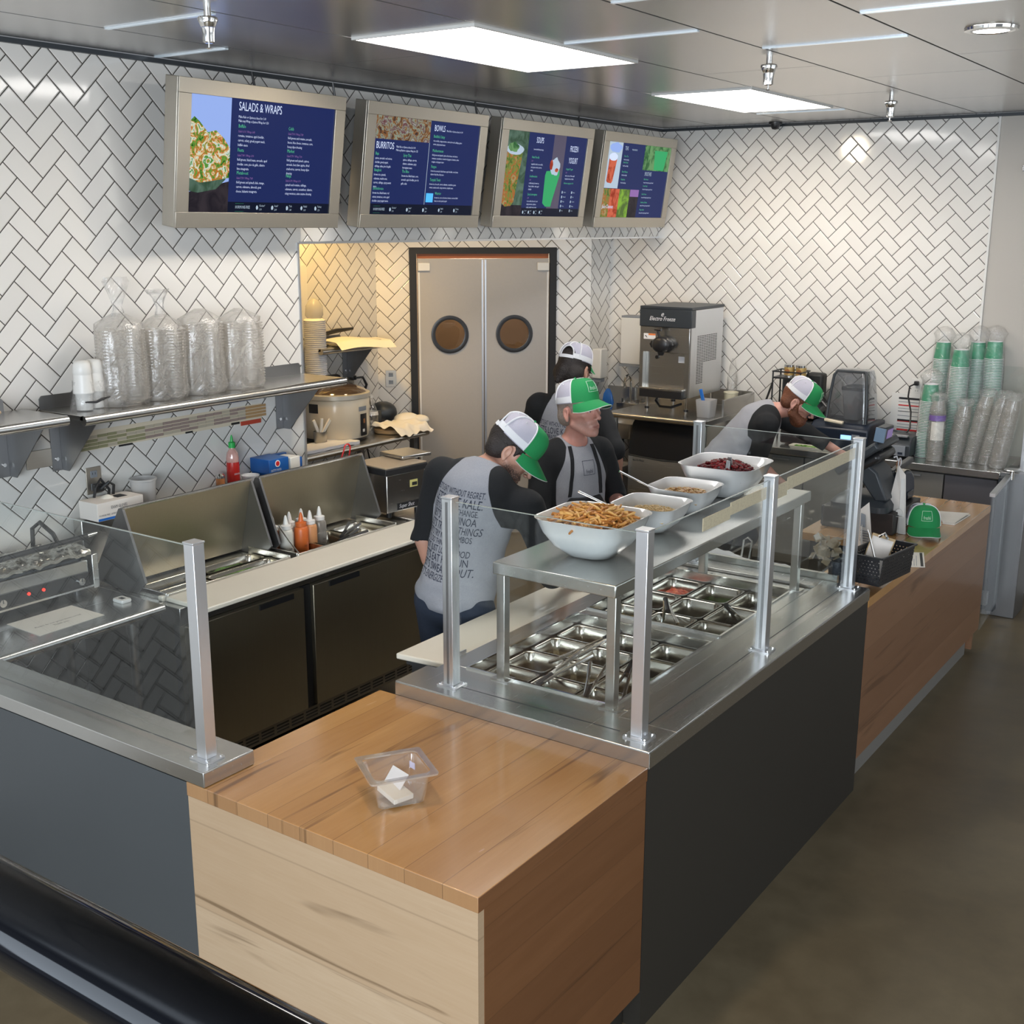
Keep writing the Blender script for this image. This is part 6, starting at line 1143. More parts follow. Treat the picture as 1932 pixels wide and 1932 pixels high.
part('cabinet', MB().box(mx0,mx1,my0+.06,my1,mz0,mz1-.012), M['alu'], t, bevel=.003); part('lid', MB().box(mx0-.004,mx1+.004,my0-.004,my1+.004,mz1-.0115,mz1+.008), M['dgrey'], t, bevel=.003)
part('front_upper', MB().box(mx0,mx1-.012,my0,my0+.0595,1.515,mz1-.135), M['ssx'], t, bevel=.003); hp = part('header_panel', MB().box(mx0-.003,mx1+.003,my0-.008,my0+.0595,mz1-.1345,mz1-.012), M['dgrey'], t, bevel=.003)
part('header_text', MB().text('Electro Freeze', .042, Matrix(((1,0,0,mx0+.075),(0,0,-1,my0-.0092),(0,1,0,mz1-.078),(0,0,0,1))), xs=.82, res=3, shear=.35).text('e', .05, Matrix(((1,0,0,mx0+.165),(0,0,-1,my0-.0092),(0,1,0,mz1-.045),(0,0,0,1))), res=3, shear=.3), M['gwhite'], hp, smooth=0)
part('side_cheeks', MB().box(mx0,mx0+.028,my0,my0+.0595,mz0+.0,1.5145).box(mx1-.045,mx1-.012,my0,my0+.0595,mz0+.0,1.5145), M['ssv'], t, smooth=0)
part('recess_back', MB().box(mx0+.0285,mx1-.0455,my0+.045,my0+.0595,mz0+.05,1.5145), M['recess'] if 'recess' in M else M['ssx'], t, smooth=0)
part('drip_tray', MB().box(mx0+.02,mx1-.04,my0-.03,my0+.0445,mz0-.012,mz0+.045), M['black'], t, bevel=.004); part('drip_ledge', MB().box(mx0+.02,mx1-.04,my0-.03,my0+.044,mz0+.0455,mz0+.058), M['ss'], t, bevel=.003)
dh = part('dispensing_head', MB().rings([[(mx0+.195+rx*math.cos(a), my0+dy, 1.575+rz*math.sin(a)) for a in [2*PI*i/24 for i in range(24)]] for dy, rx, rz in ((-.001,.070,.055),(-.03,.074,.060),(-.06,.068,.056),(-.075,.05,.04))]), M['black'], t, smooth=45)
part('draw_handle', MB().tube([(mx0+.185,my0-.05,1.62),(mx0+.172,my0-.06,1.675)], .009, 8).tube([(mx0+.148,my0-.06,1.683),(mx0+.20,my0-.06,1.680)], .011, 8), M['black'], dh); part('wing_nut', MB().tube([(mx0+.118,my0-.04,1.60),(mx0+.11,my0-.04,1.575),(mx0+.118,my0-.04,1.55)], [.004,.010,.004], 6).tube([(mx0+.272,my0-.04,1.60),(mx0+.28,my0-.04,1.575),(mx0+.272,my0-.04,1.55)], [.004,.010,.004], 6), M['black'], dh); part('nozzle', MB().cyl((mx0+.195,my0-.045,1.50),(mx0+.195,my0-.045,1.525),.018,.028), M['black'], dh)
st_ = part('warning_sticker', MB().box(mx0+.03,mx0+.125,my0-.0015,my0-.0002,1.605,1.645), M['gwhite'], t, smooth=0); part('orange_bar', MB().box(mx0+.068,mx0+.125,my0-.0022,my0-.0015,1.632,1.645), simple('orange_print',(.75,.22,.06),.5), st_, smooth=0); part('glyph', MB().prism([(mx0+.04,my0-.002,1.628),(mx0+.06,my0-.002,1.612),(mx0+.056,my0-.002,1.622),(mx0+.046,my0-.002,1.632)], (0,-.0005,0)), M['blackm'], st_, smooth=0)
part('key_switch', MB().cyl((mx0+.12,my0+.0445,1.475),(mx0+.12,my0+.036,1.475),.013), M['black'], t); part('data_label', MB().box(mx0+.29,mx0+.345,my0+.043,my0+.0448,1.445,1.49), M['gwhite'], t, smooth=0)
vn = MB()
for k_ in range(30):
    z = 1.63-.0115*k_; yy0 = my0+.10; yy1 = my0+.42 if k_ < 17 else my0+.19; y = yy0
    while y < yy1: vn.box(mx1-.001,mx1+.0012,y,y+.028,z,z+.0045); y += .036
part('side_vents', vn, M['blackm'], t, smooth=0)
part('side_rail', MB().box(mx1-.011,mx1+.0005,my0+.001,my0+.0595,mz0,mz1-.135), M['alu'], t, smooth=0)
for x in (mx0+.045,mx1-.045):
    for y in (my0+.05,my1-.05): lg = part('leg', MB().cyl((x,y,zm+.0005),(x,y,mz0-.0005),.009,n=10), M['chrome'], t); part('foot_collar', MB().cyl((x,y,zm+.018),(x,y,zm+.034),.017), M['black'], lg)
part('power_cord', MB().tube([(mx0+.11,my0+.1,mz0-.01),(mx0+.10,my0+.08,mz0-.05),(mx0+.15,my0+.05,mz0-.085),(mx0+.24,my0+.05,mz0-.085),(mx0+.30,my0+.1,mz0-.06)], .009, 8), M['black'], t)
t = thing('brush_tub', 'frosted tub with a blue handled brush on the machine table', 'tub', (-3.56,7.52,zm)); c=(-3.575,7.53,zm+.001); part('tub_wall', MB().rrect(c, [(.048,.05,.012,0),(.05,.052,.012,.005),(.06,.062,.015,.125),(.058,.060,.015,.125),(.046,.048,.012,.006)], 4, True, True), M['frost'], t, smooth=40); br_ = thing('cleaning_brush', 'blue handled brush leaning in the frosted tub', 'brush', (-3.58,7.50,zm+.05)); part('handle', MB().obox((-3.598,7.505,zm+.15),(.026,.008,.10),Matrix.Rotation(-.28,3,'Y')), M['bluep'], br_, bevel=.003); part('head', MB().obox((-3.565,7.505,zm+.05),(.045,.012,.09),Matrix.Rotation(-.3,3,'Y')), simple('pale_blue_blade',(.18,.30,.48),.4), br_, bevel=.003)
t = thing('plastic_container', 'pale plastic container of cream on the far corner of the machine table', 'container', (-3.62,7.99,zm)); part('tub_wall', MB().lathe((-3.585,7.96,zm+.001), [(.040,0),(.043,.005),(.052,.12),(.055,.122),(.055,.130),(.05,.130),(.001,.128)], 22), simple('cream_tub',(.66,.62,.46),.4), t, smooth=50)
t = thing('crumpled_bag', 'crumpled clear bag hanging beside the dessert machine', 'plastic bag', (-3.64,8.05,zm)); part('bag_body', MB().lathe((-3.63,8.075,zm+.001), [(.05,0),(.058,.05),(.05,.14),(.045,.22),(.028,.30),(.012,.36)], 20, False, False, sx=.8, sy=.7, wob=.5, seed=2), M['bag'], t, smooth=50)
# ice bin
t = thing('ice_bin', 'steel ice bin with a large black slanted door under the machine table', 'ice bin', (-3.87,7.75,0)); ix0, ix1 = -4.175,-3.60
part('bin_body', MB().prism([(ix0,7.50,.46),(ix0,7.50,.755),(ix0,7.62,1.02),(ix0,8.05,1.02),(ix0,8.05,.46)], (ix1-ix0,0,0)), M['ssx'], t, bevel=.004)
part('bin_door', MB().rings([[(x, 7.50+a, b) for a, b in ((-.012,.745),(-.004,.86),(.045,.98),(.10,1.025),(.14,1.03),(.145,1.022),(.12,1.015),(.05,.96),(.005,.85),(-.002,.745))] for x in (ix0+.01, ix1-.01)]), M['black'], t, smooth=50)
part('door_lip', MB().tube([(ix0+.02,7.484,.752),((ix0+ix1)/2,7.478,.738),(ix1-.02,7.484,.752)], .006, 6), M['dgrey'], t); part('lower_grille', MB().box(ix0+.01,ix1-.01,7.52,8.04,.09,.4595), M['blackm'], t, smooth=0)
sl = MB(); [sl.box(ix0+.03,ix1-.03,7.512,7.5198,.12+.035*k_,.135+.035*k_) for k_ in range(9)]; part('grille_slats', sl, M['black'], t, smooth=0)
part('maker_text', MB().text('Ice-O-Matic', .022, Matrix(((1,0,0,ix0+.04),(0,0,-1,7.4985),(0,1,0,.715),(0,0,0,1))), xs=.9, res=2), M['dgrey'], t, smooth=0)
for x in (ix0+.05,ix1-.05):
    for y in (7.57,8.0): part('leg', MB().cyl((x,y,0),(x,y,.0895),.02), M['galv'], t)
# hand sink
t = thing('hand_sink', 'small wall hung steel hand sink with a gooseneck tap left of the dessert machine', 'sink', (-4.52,7.98,.85))
part('basin', MB().rrect((-4.51,7.96,.80), [(.19,.16,.03,0),(.21,.19,.03,.10),(.215,.195,.02,.12),(.19,.165,.03,.12),(.17,.14,.03,.015)], 4, True, True), M['ss'], t, smooth=40); part('splash', MB().box(-4.73,-4.29,8.14,8.158,.92,1.15), M['ssx'], t, smooth=0); part('faucet_deck', MB().box(-4.61,-4.40,8.06,8.139,.921,1.035), M['ss'], t, bevel=.006)
part('gooseneck', MB().tube([(-4.50,8.10,1.035),(-4.50,8.10,1.20)]+[(-4.50,8.05+.05*math.cos(a),1.20+.055*math.sin(a)) for a in [PI*i/8 for i in range(1,9)]]+[(-4.50,8.0,1.16)], .010, 10), M['chrome'], t); part('tap_handle', MB().cyl((-4.565,8.09,1.036),(-4.565,8.09,1.065),.016).cyl((-4.435,8.09,1.036),(-4.435,8.09,1.065),.016), M['chrome'], t); part('drain_pipe', MB().cyl((-4.51,7.98,.45),(-4.51,7.98,.7995),.025), M['dgrey'], t)
t = thing('soap_dispenser', 'white wall soap dispenser beside the tap', 'soap dispenser', (-4.73,8.06,1.36)); part('housing', MB().box(-4.742,-4.66,7.90,8.0,1.23,1.46), M['white'], t, bevel=.008); part('push_bar', MB().box(-4.742,-4.67,7.92,7.98,1.20,1.2295), M['greyp'], t, bevel=.003)
solo('blue_cloth', MB().lathe((-4.63,7.97,.98), [(.01,.17),(.04,.13),(.05,.06),(.035,0)], 16, False, False, sx=.9, sy=.5, wob=.7), M['bluep'], 'bright blue cloth hanging below the soap dispenser', 'cloth', (-4.66,7.95,1.08), smooth=40)
t = thing('towel_dispenser', 'tall white paper towel dispenser half hidden by the dessert machine', 'towel dispenser', (-4.45,8.12,1.5)); part('housing', MB().box(-4.565,-4.33,8.03,8.158,1.345,1.70), M['white'], t, bevel=.006); part('grey_trim', MB().box(-4.57,-4.325,8.025,8.158,1.325,1.3445).box(-4.565,-4.33,8.04,8.158,1.7005,1.715), M['greyp'], t, smooth=0)
solo('trash_can', MB().rrect((-4.45,7.62,0), [(.13,.14,.03,.0),(.16,.17,.03,.60),(.17,.18,.03,.605),(.17,.18,.03,.625),(.14,.15,.03,.625),(.12,.12,.03,.02)], 4, True, True), simple('grey_bin',(.42,.39,.36),.5), 'pale grey bin beneath the hand sink', 'bin', (-4.45,7.62,0), smooth=40)

# ------------------------------------------------------------------ gate at the far end of the counter
t = thing('swing_gate', 'clear low swing gate with a steel top rail at the end of the maple counter', 'gate', (-1.50,7.1,.1)); a, b = V((-1.475,6.86,.12)), V((-1.52,7.46,.12))
part('pane', MB().prism([a, b, b+V((0,0,.79)), a+V((0,0,.79))], (.010,0,0)), M['glass'], t, smooth=0); part('top_rail', MB().prism([a+V((-.01,0,.79)), b+V((-.01,0,.79)), b+V((-.01,0,.81)), a+V((-.01,0,.81))], (.03,0,0)), M['alu'], t, smooth=0); part('hinge_block', MB().box(-1.565,-1.535,7.28,7.33,.14,.22), M['alu'], t, smooth=0)
t = thing('gate_post', 'dark boxed post with a round steel cap at the back counter end', 'post', (-1.50,7.66,0)); part('post_body', MB().box(-1.584,-1.42,7.55,7.80,0,.925), M['galv'], t, bevel=.004); part('inner_leaf', MB().box(-1.575,-1.53,7.47,7.5495,.05,.90), M['dgrey'], t, smooth=0); part('cap_stem', MB().cyl((-1.50,7.47,.90),(-1.50,7.47,.955),.014), M['chrome'], t); part('round_cap', MB().lathe((-1.50,7.47,.956), [(.046,0),(.05,.003),(.046,.008),(.001,.010)], 26), M['alu'], t, smooth=40)
post(-1.475,7.66,'aluminium glass post at the right edge above the back counter end', z0=.926, h=.62)
glass('glass guard beside the clear cups at the right edge', [(-1.56,8.12,.95),(-1.49,7.69,.95),(-1.49,7.69,1.53),(-1.56,8.12,1.53)], (.006,0,0))
t = thing('tall_glass_panel', 'tall clear panel standing against the greige wall at the right edge', 'glass panel', (-1.6,8.08,1.2)); part('pane', MB().box(-1.775,-1.35,8.09,8.098,.93,1.515), M['glass'], t, smooth=0); part('clip', MB().box(-1.785,-1.775,8.085,8.103,.93,1.515), M['alu'], t, smooth=0)
t = thing('cardboard_tab', 'small brown cardboard piece behind the green cup stacks', 'cardboard', (-1.83,8.12,1.42)); part('tab', MB().box(-1.88,-1.80,8.145,8.157,1.36,1.47), M['kraft'], t, smooth=0)

# ------------------------------------------------------------------ plastic tub on the maple box
t = thing('napkin_tub', 'small clear square tub with folded white slips on the maple counter', 'tub', (-1.935,2.245,zw)); Rt = math.radians(-33); c = (-1.935,2.232,zw+.0008)
part('tub_wall', MB().rrect(c, [(.056,.062,.018,0),(.060,.066,.018,.004),(.073,.078,.018,.088),(.070,.075,.018,.088),(.056,.062,.018,.006)], 5, True, True, Rt), M['clearp'], t, smooth=50)
part('tub_rim', MB().rrect((c[0],c[1],c[2]+.0885), [(.074,.079,.018,0),(.090,.095,.010,.001),(.090,.095,.010,.006),(.073,.078,.018,.006),(.074,.079,.018,0)], 5, False, False, Rt), M['rimp'], t, smooth=25) if 'rimp' in M else part('tub_rim', MB().rrect((c[0],c[1],c[2]+.0885), [(.074,.079,.018,0),(.090,.095,.010,.001),(.090,.095,.010,.006),(.073,.078,.018,.006),(.074,.079,.018,0)], 5, False, False, Rt), M['frostl'] if 'frostl' in M else M['clearp'], t, smooth=25)
R3 = Matrix.Rotation(Rt+.3,3,'Z'); solo('paper_slip', MB().obox((c[0]+.006,c[1]-.012,c[2]+.022),(.085,.062,.014),R3 @ Matrix.Rotation(.12,3,'Y')), M['paper'], 'folded white slip lying flat in the clear tub', 'paper', (c[0],c[1],c[2]+.02), bevel=.001)
solo('paper_slip', MB().obox((c[0]-.015,c[1]+.018,c[2]+.045),(.075,.05,.002),R3 @ Matrix.Rotation(.9,3,'X')), M['gwhite'], 'white slip standing against the back of the clear tub', 'paper', (c[0],c[1],c[2]+.05))
solo('paper_slip', MB().obox((c[0]+.014,c[1]+.052,c[2]+.078),(.024,.002,.018),R3), simple('lilac_slip',(.55,.52,.66),.7), 'tiny lilac slip stuck near the rim of the clear tub', 'paper', (c[0],c[1],c[2]+.08))

# ------------------------------------------------------------------ handrail of the landing in the foreground
def _ray(px, py): return _M @ V(((px-966)/2218.14, -(py-966)/2218.14, -1))
d_ = _ray(0,1716); hr = V((0,0,2.4)) + d_*(.62/d_.length)*1.0
t = thing('handrail', 'thick glossy black handrail across the bottom left corner', 'handrail', (hr.x,hr.y,hr.z)); rr = .0208
part('rail', MB().cyl((hr.x-1.6,hr.y,hr.z),(hr.x+2.2,hr.y,hr.z),rr,n=64), M['blackg'], t, smooth=60)
for xx in (-1.3, 1.9): part('baluster', MB().cyl((hr.x+xx,hr.y,.0),(hr.x+xx,hr.y,hr.z-rr-.0005),.012), M['blackm'], t)
# ------------------------------------------------------------------ people: smooth-blended solid fields turned into one skin each
class Field:
    def __init__(s, lo, hi, h):
        s.lo = np.array(lo, float); s.h = h; s.n = np.ceil((np.array(hi)-s.lo)/h).astype(int)+1; s.f = np.full(s.n, .25, np.float32); s.rs = 1.0
    def _box(s, lo, hi):
        a = np.clip(np.floor((np.array(lo)-s.lo)/s.h).astype(int), 0, s.n); b = np.clip(np.ceil((np.array(hi)-s.lo)/s.h).astype(int)+1, 0, s.n)
        sl = tuple(slice(a[i], b[i]) for i in range(3)); ax = [s.lo[i]+s.h*np.arange(a[i], b[i], dtype=np.float32) for i in range(3)]
        return sl, np.meshgrid(*ax, indexing='ij')
    def _comb(s, sl, d, k, sub):
        f = s.f[sl]
        if sub: d = -d; s.f[sl] = np.maximum(f, d) if k <= 0 else f + (lambda hh: (d-f)*hh + k*hh*(1-hh))(np.clip(.5+.5*(d-f)/k, 0, 1)); return
        if k <= 0: s.f[sl] = np.minimum(f, d); return
        hh = np.clip(.5+.5*(f-d)/k, 0, 1); s.f[sl] = f*(1-hh) + d*hh - k*hh*(1-hh)
    def cap(s, a, b, ra, rb=None, k=.02, sub=False):
        rb = (ra if rb is None else rb)*s.rs; ra = ra*s.rs; k = k*s.rs; a = np.array(a, float); b = np.array(b, float); m = max(ra, rb)+k+.03
        sl, (X,Y,Z) = s._box(np.minimum(a,b)-m, np.maximum(a,b)+m); s._comb(sl, capd(X,Y,Z,a,b,ra,rb), k, sub)
    def ell(s, c, r, R=None, k=.02, sub=False):
        c = np.array(c, float); r = np.array(r, float)*s.rs; k = k*s.rs; m = r.max()+k+.03; sl, G = s._box(c-m, c+m); s._comb(sl, elld(G[0],G[1],G[2],c,r,R), k, sub)
    def cut(s, p, n):
        sl, (X,Y,Z) = s._box(s.lo, s.lo+s.h*s.n); d = (X-p[0])*n[0]+(Y-p[1])*n[1]+(Z-p[2])*n[2]; s.f = np.maximum(s.f, d.astype(np.float32)[:s.n[0],:s.n[1],:s.n[2]])
    def mesh(s):
        f = s.f; f[0]=f[-1]=.1; f[:,0]=f[:,-1]=.1; f[:,:,0]=f[:,:,-1]=.1
        S = f < 0; cnt = np.zeros(np.array(S.shape)-1, np.int8); C = [(i,j,k) for i in (0,1) for j in (0,1) for k in (0,1)]; n0,n1,n2 = cnt.shape
        for i,j,k in C: cnt += S[i:i+n0, j:j+n1, k:k+n2]
        mix = (cnt > 0) & (cnt < 8); cells = np.argwhere(mix); idx = np.full(mix.shape, -1, np.int64); idx[mix] = np.arange(len(cells))
        acc = np.zeros((len(cells),3)); num = np.zeros(len(cells))
        for a in C:
            for ax in range(3):
                if a[ax]: continue
                b = list(a); b[ax] = 1; fa = f[cells[:,0]+a[0], cells[:,1]+a[1], cells[:,2]+a[2]]; fb = f[cells[:,0]+b[0], cells[:,1]+b[1], cells[:,2]+b[2]]
                m = (fa < 0) != (fb < 0); t = np.where(m, fa/np.where(m, fa-fb, 1), 0); p = np.array(a, float)[None,:].repeat(len(cells),0); p[:,ax] += t; acc[m] += p[m]; num[m] += 1
        vs = (cells + acc/num[:,None])*s.h + s.lo; faces = []
        for ax in range(3):
            sa = [slice(None)]*3; sb = [slice(None)]*3; sa[ax] = slice(0,-1); sb[ax] = slice(1,None); ch = S[tuple(sa)] != S[tuple(sb)]
            E = np.argwhere(ch); u, v = (ax+1)%3, (ax+2)%3; E = E[(E[:,u] > 0) & (E[:,v] > 0) & (E[:,u] < S.shape[u]-1) & (E[:,v] < S.shape[v]-1)]
            q = []
            for du, dv in ((0,0),(-1,0),(-1,-1),(0,-1)):
                c = E.copy(); c[:,u] += du; c[:,v] += dv; q.append(idx[c[:,0], c[:,1], c[:,2]])
            q = np.array(q).T; ins = S[E[:,0],E[:,1],E[:,2]]; q[~ins] = q[~ins][:, ::-1]; faces.append(q)
        F = np.concatenate(faces); F = F[(F >= 0).all(1)]; return vs, F
def capd(X,Y,Z,a,b,ra,rb):
    d = b-a; L = max((d*d).sum(), 1e-9); t = np.clip(((X-a[0])*d[0]+(Y-a[1])*d[1]+(Z-a[2])*d[2])/L, 0, 1)
    return (np.sqrt((X-a[0]-d[0]*t)**2+(Y-a[1]-d[1]*t)**2+(Z-a[2]-d[2]*t)**2) - (ra+(rb-ra)*t)).astype(np.float32)
def elld(X,Y,Z,c,r,R=None):
    P_ = [X-c[0], Y-c[1], Z-c[2]]
    if R is not None: A = np.array(R).T; P_ = [A[i,0]*P_[0]+A[i,1]*P_[1]+A[i,2]*P_[2] for i in range(3)]
    k0 = np.sqrt((P_[0]/r[0])**2+(P_[1]/r[1])**2+(P_[2]/r[2])**2); k1 = np.sqrt((P_[0]/r[0]**2)**2+(P_[1]/r[1]**2)**2+(P_[2]/r[2]**2)**2)
    return (k0*(k0-1)/np.maximum(k1, 1e-6)).astype(np.float32)
def fmesh(name, fld, mat, parent, base, smooth_it=1, attr=None, disp=None):
    vs, F = fld.mesh()
    if disp is not None: vs = disp(vs)
    b = np.array(base); me = bpy.data.meshes.new(name); me.vertices.add(len(vs)); me.vertices.foreach_set('co', (vs-b).astype(np.float32).ravel())
    me.loops.add(F.size); me.loops.foreach_set('vertex_index', F.astype(np.int32).ravel()); me.polygons.add(len(F)); me.polygons.foreach_set('loop_start', np.arange(0, F.size, 4, dtype=np.int32)); me.polygons.foreach_set('loop_total', np.full(len(F), 4, np.int32))
    me.update(calc_edges=True); me.validate(); me.polygons.foreach_set('use_smooth', [True]*len(me.polygons))
    for k_, fn in (attr or {}).items():
        a = me.attributes.new(k_, 'FLOAT', 'POINT'); a.data.foreach_set('value', fn(vs).astype(np.float32))
    me.materials.append(mat); o = bpy.data.objects.new(name, me); COL.objects.link(o)
    if smooth_it: md = o.modifiers.new('s', 'SMOOTH'); md.iterations = smooth_it; md.factor = .5
    if parent is not None: o.parent = parent
    else: o.location = base; BASE[o.name] = V(base)
    return o

def skinmat(name, col, red, stubble=None):
    t = NT(name); n = t.noise(t.obj(), 40, 3); n2 = t.noise(t.obj(), 9, 2)
    c = t.mix(t.m('MULTIPLY', n2, .8), col, red); c = t.mix(t.m('MULTIPLY', n, .25), c, [x*.8 for x in col])
    a = t.n('Attribute', attribute_name='lips').outputs['Fac']; c = t.mix(a, c, (.42,.14,.11))
    a = t.n('Attribute', attribute_name='stubble').outputs['Fac']; c = t.mix(t.m('MULTIPLY', a, t.maprange(t.noise(t.obj(), 240, 2), .35, .6, .35, .9)), c, stubble or [x*.55 for x in col])
    t.P(Base_Color=c, Roughness=.45, Subsurface_Weight=.12, Subsurface_Radius=(.01,.004,.002)); t.bump(n, .08, .002); return t.mat
def shirtmat(name):
    t = NT(name); a = t.n('Attribute', attribute_name='sleeve').outputs['Fac']; w = t.noise(t.obj(), 320, 3); n = t.noise(t.obj(), 9, 2)
    g = t.mix(w, (.27,.275,.30), (.44,.445,.48)); g = t.mix(t.m('MULTIPLY', n, .3), g, (.30,.30,.33)); k_ = t.mix(w, (.0045,.005,.006), (.011,.012,.014))
    t.P(Base_Color=t.mix(t.maprange(a, -.0012, .0012), g, k_), Roughness=.9); t.bump(w, .25, .002); return t.mat
M['shirt'] = shirtmat('raglan_shirt'); M['denim'] = simple('dark_denim', (.022,.032,.055), .8, var=.2, vs=120, bump=.3, bs=300); M['shoe'] = simple('black_shoe', (.012,.012,.012), .5)
M['apron'] = simple('black_apron', (.007,.007,.009), .8, bump=.3, bs=220); M['hairD'] = simple('dark_hair', (.018,.012,.010), .6, bump=1, bs=160); M['hairB'] = simple('auburn_hair', (.16,.055,.025), .6, var=.3, vs=140, bump=1, bs=160); M['hairG'] = simple('greying_hair', (.30,.24,.20), .7, bump=1, bs=160)
M['sk1'] = skinmat('skin_warm', (.60,.36,.26), (.62,.28,.20), (.10,.06,.05)); M['sk2'] = skinmat('skin_pink', (.62,.35,.28), (.66,.24,.18), (.36,.25,.21)); M['sk4'] = skinmat('skin_fair', (.64,.38,.30), (.66,.25,.19), (.25,.10,.05))
M['eye'] = simple('eye_white', (.75,.73,.70), .2); M['iris'] = simple('iris', (.05,.06,.07), .1)

def frame(fwd, up):
    f = V(fwd).normalized(); u = V(up); u = (u-f*u.dot(f)).normalized(); r = f.cross(u); return Matrix((r, f, u)).transposed()   # columns: right, forward, up
def ik(a, b, l1, l2, pole):
    a, b, pole = V(a), V(b), V(pole); d = b-a; L = min(d.length, (l1+l2)*.999); d.normalize(); x = (l1*l1-l2*l2+L*L)/(2*L); y = math.sqrt(max(l1*l1-x*x, 0)); p = (pole-d*pole.dot(d)).normalized(); return a+d*x+p*y
def cap_hat(H, fr, s=1.0, name='cap', text=True, parent=None, brim_droop=.0, hatloc=None, strap_gap=True):
    """trucker cap in head space: fr = 3x3 (right, forward, up), H = head centre; crown around the skull"""
    Rm_ = fr; H = V(H); W = lambda x,y,z: H + Rm_ @ (V((x,y,z))*s)
    rx, ry, z0, hgt = .084, .104, .028, .098
    def crown(az, v, off=0):
        # az: 0 = front (+y), positive to the right ; v 0 rim .. 1 top
        ph = v*PI/2; c_ = math.cos(ph)**.62; sn = math.sin(ph)**.9; fr_ = 1+.05*max(0,math.cos(az))*math.sin(ph*2)
        x = (rx+off)*c_*math.sin(az); y = (ry+off)*c_*math.cos(az)*fr_-.004; z = z0 + (hgt+off)*sn + .010*max(0,math.cos(az))*math.sin(PI*v)
        return W(x,y,z)
    out = []
    def patch(a0,a1,v0,v1,mat,nm,off=0,nu=22,nv=12):
        m = MB().surf(lambda u,v: crown(a0+(a1-a0)*u, v0+(v1-v0)*v, off), nu, nv); return part(nm, m, mat, parent, smooth=70)
    F_ = 1.18
    g = patch(-F_,F_,0,1,M['green'],'cap_front',.0015,30,14)
    bk = MB().surf(lambda u,v: crown(F_+(2*PI-2*F_)*u, (.0 if not strap_gap else .42*max(0,1-((u-.5)/.16)**2)**.5)+(1-(.0 if not strap_gap else .42*max(0,1-((u-.5)/.16)**2)**.5))*v, 0), 44, 14); part('cap_mesh', bk, M['mesh'], parent, smooth=70)
    # white band, seams, piping, button
    def strip(pts, w, mat, nm, r=.0022): part(nm, MB().tube(pts, r, 6), mat, parent, smooth=60)
    band = MB()
    for (a0,a1) in ((F_,PI-.48),(PI+.48,2*PI-F_)) if strap_gap else ((F_,2*PI-F_),): band.surf(lambda u,v: crown(a0+(a1-a0)*u, .015+.15*v, .0022), 20, 3)
    band.surf(lambda u,v: crown(PI-.50+1.0*u, .0+.09*v, .003), 12, 2)
    part('cap_band', band, M['gwhite'], parent, smooth=70)
    if strap_gap: part('gap_trim', MB().tube([crown(PI-.50+1.0*i/14, .42*max(0,1-((i/14-.5)/.5)**2)**.5+.02, .002) for i in range(15)], .004, 6), M['gwhite'], parent)
    for az in (F_, -F_): part('cap_piping', MB().tube([crown(az, v/12, .002) for v in range(13)], .003, 6), M['gwhite'], parent)
    for az in (PI-.85, PI+.85): part('cap_seam', MB().tube([crown(az, .1+.9*v/10, .0015) for v in range(11)], .0042, 6), M['gwhite'], parent)
    part('cap_seam', MB().tube([crown(PI, .45+.55*v/8, .0015) for v in range(9)], .0042, 6), M['gwhite'], parent)
    part('cap_button', MB().ball(crown(0,1,.003), .007, 10), M['green'], parent)
    for az in (PI-1.3, PI-.42, PI+.42, PI+1.3): part('eyelet', MB().ball(crown(az, .62, .001), .0032, 8), M['gwhite'], parent)
    br = MB()
    def brim(u, v, dz=0):
        az = (u-.5)*2*1.12; e = math.cos((u-.5)*PI)**.55; L = .080*v*e
        p = V(((rx+.0015)*math.sin(az)*(1+.05*v), (ry+.001)*math.cos(az)-.004+L, z0+.002-.020*v*e-brim_droop*v-.42*(abs(math.sin(az))**2.0)*(.030+.075*v)+dz)); return W(*p)
    br.surf(lambda u,v: brim(u,v,.0015), 26, 8); part('cap_brim', br, M['green'], parent, smooth=60)
    bu = MB().surf(lambda u,v: brim(u,v,-.0015), 26, 8); part('brim_underside', bu, simple(name+'_under',(.03,.12,.06),.8) if 'und' not in M else M['und'], parent, smooth=60)
    part('brim_edge', MB().tube([brim(i/30,1,0) for i in range(31)], .0018, 5), M['brimpipe'], parent)
    if text:
        def fc(x, y): return crown(x/ rx*1.0, .30+y*6.2, .004)
        sq = [( -.026,-.018),(.026,-.018),(.026,.034),(-.026,.034)]; q = MB()
        for i in range(4):
            a, b = sq[i], sq[(i+1)%4]; q.tube([fc(a[0]+(b[0]-a[0])*j/6, a[1]+(b[1]-a[1])*j/6) for j in range(7)], .0011, 4)
        tm = MB().text('freshii', .024, Matrix.Identity(4), 'CENTER', .62, 2)
        vs = [fc(-p[0], p[1]-.004) for p in tm.v]; q.add(vs, tm.f); part('cap_emblem', q, M['mint'], parent, smooth=0)
M['mint'] = simple('pale_stitching', (.55,.74,.58), .7); M['brimpipe'] = simple('brim_piping', (.62,.66,.60), .8); M['und'] = simple('brim_underside', (.02,.10,.05), .8)

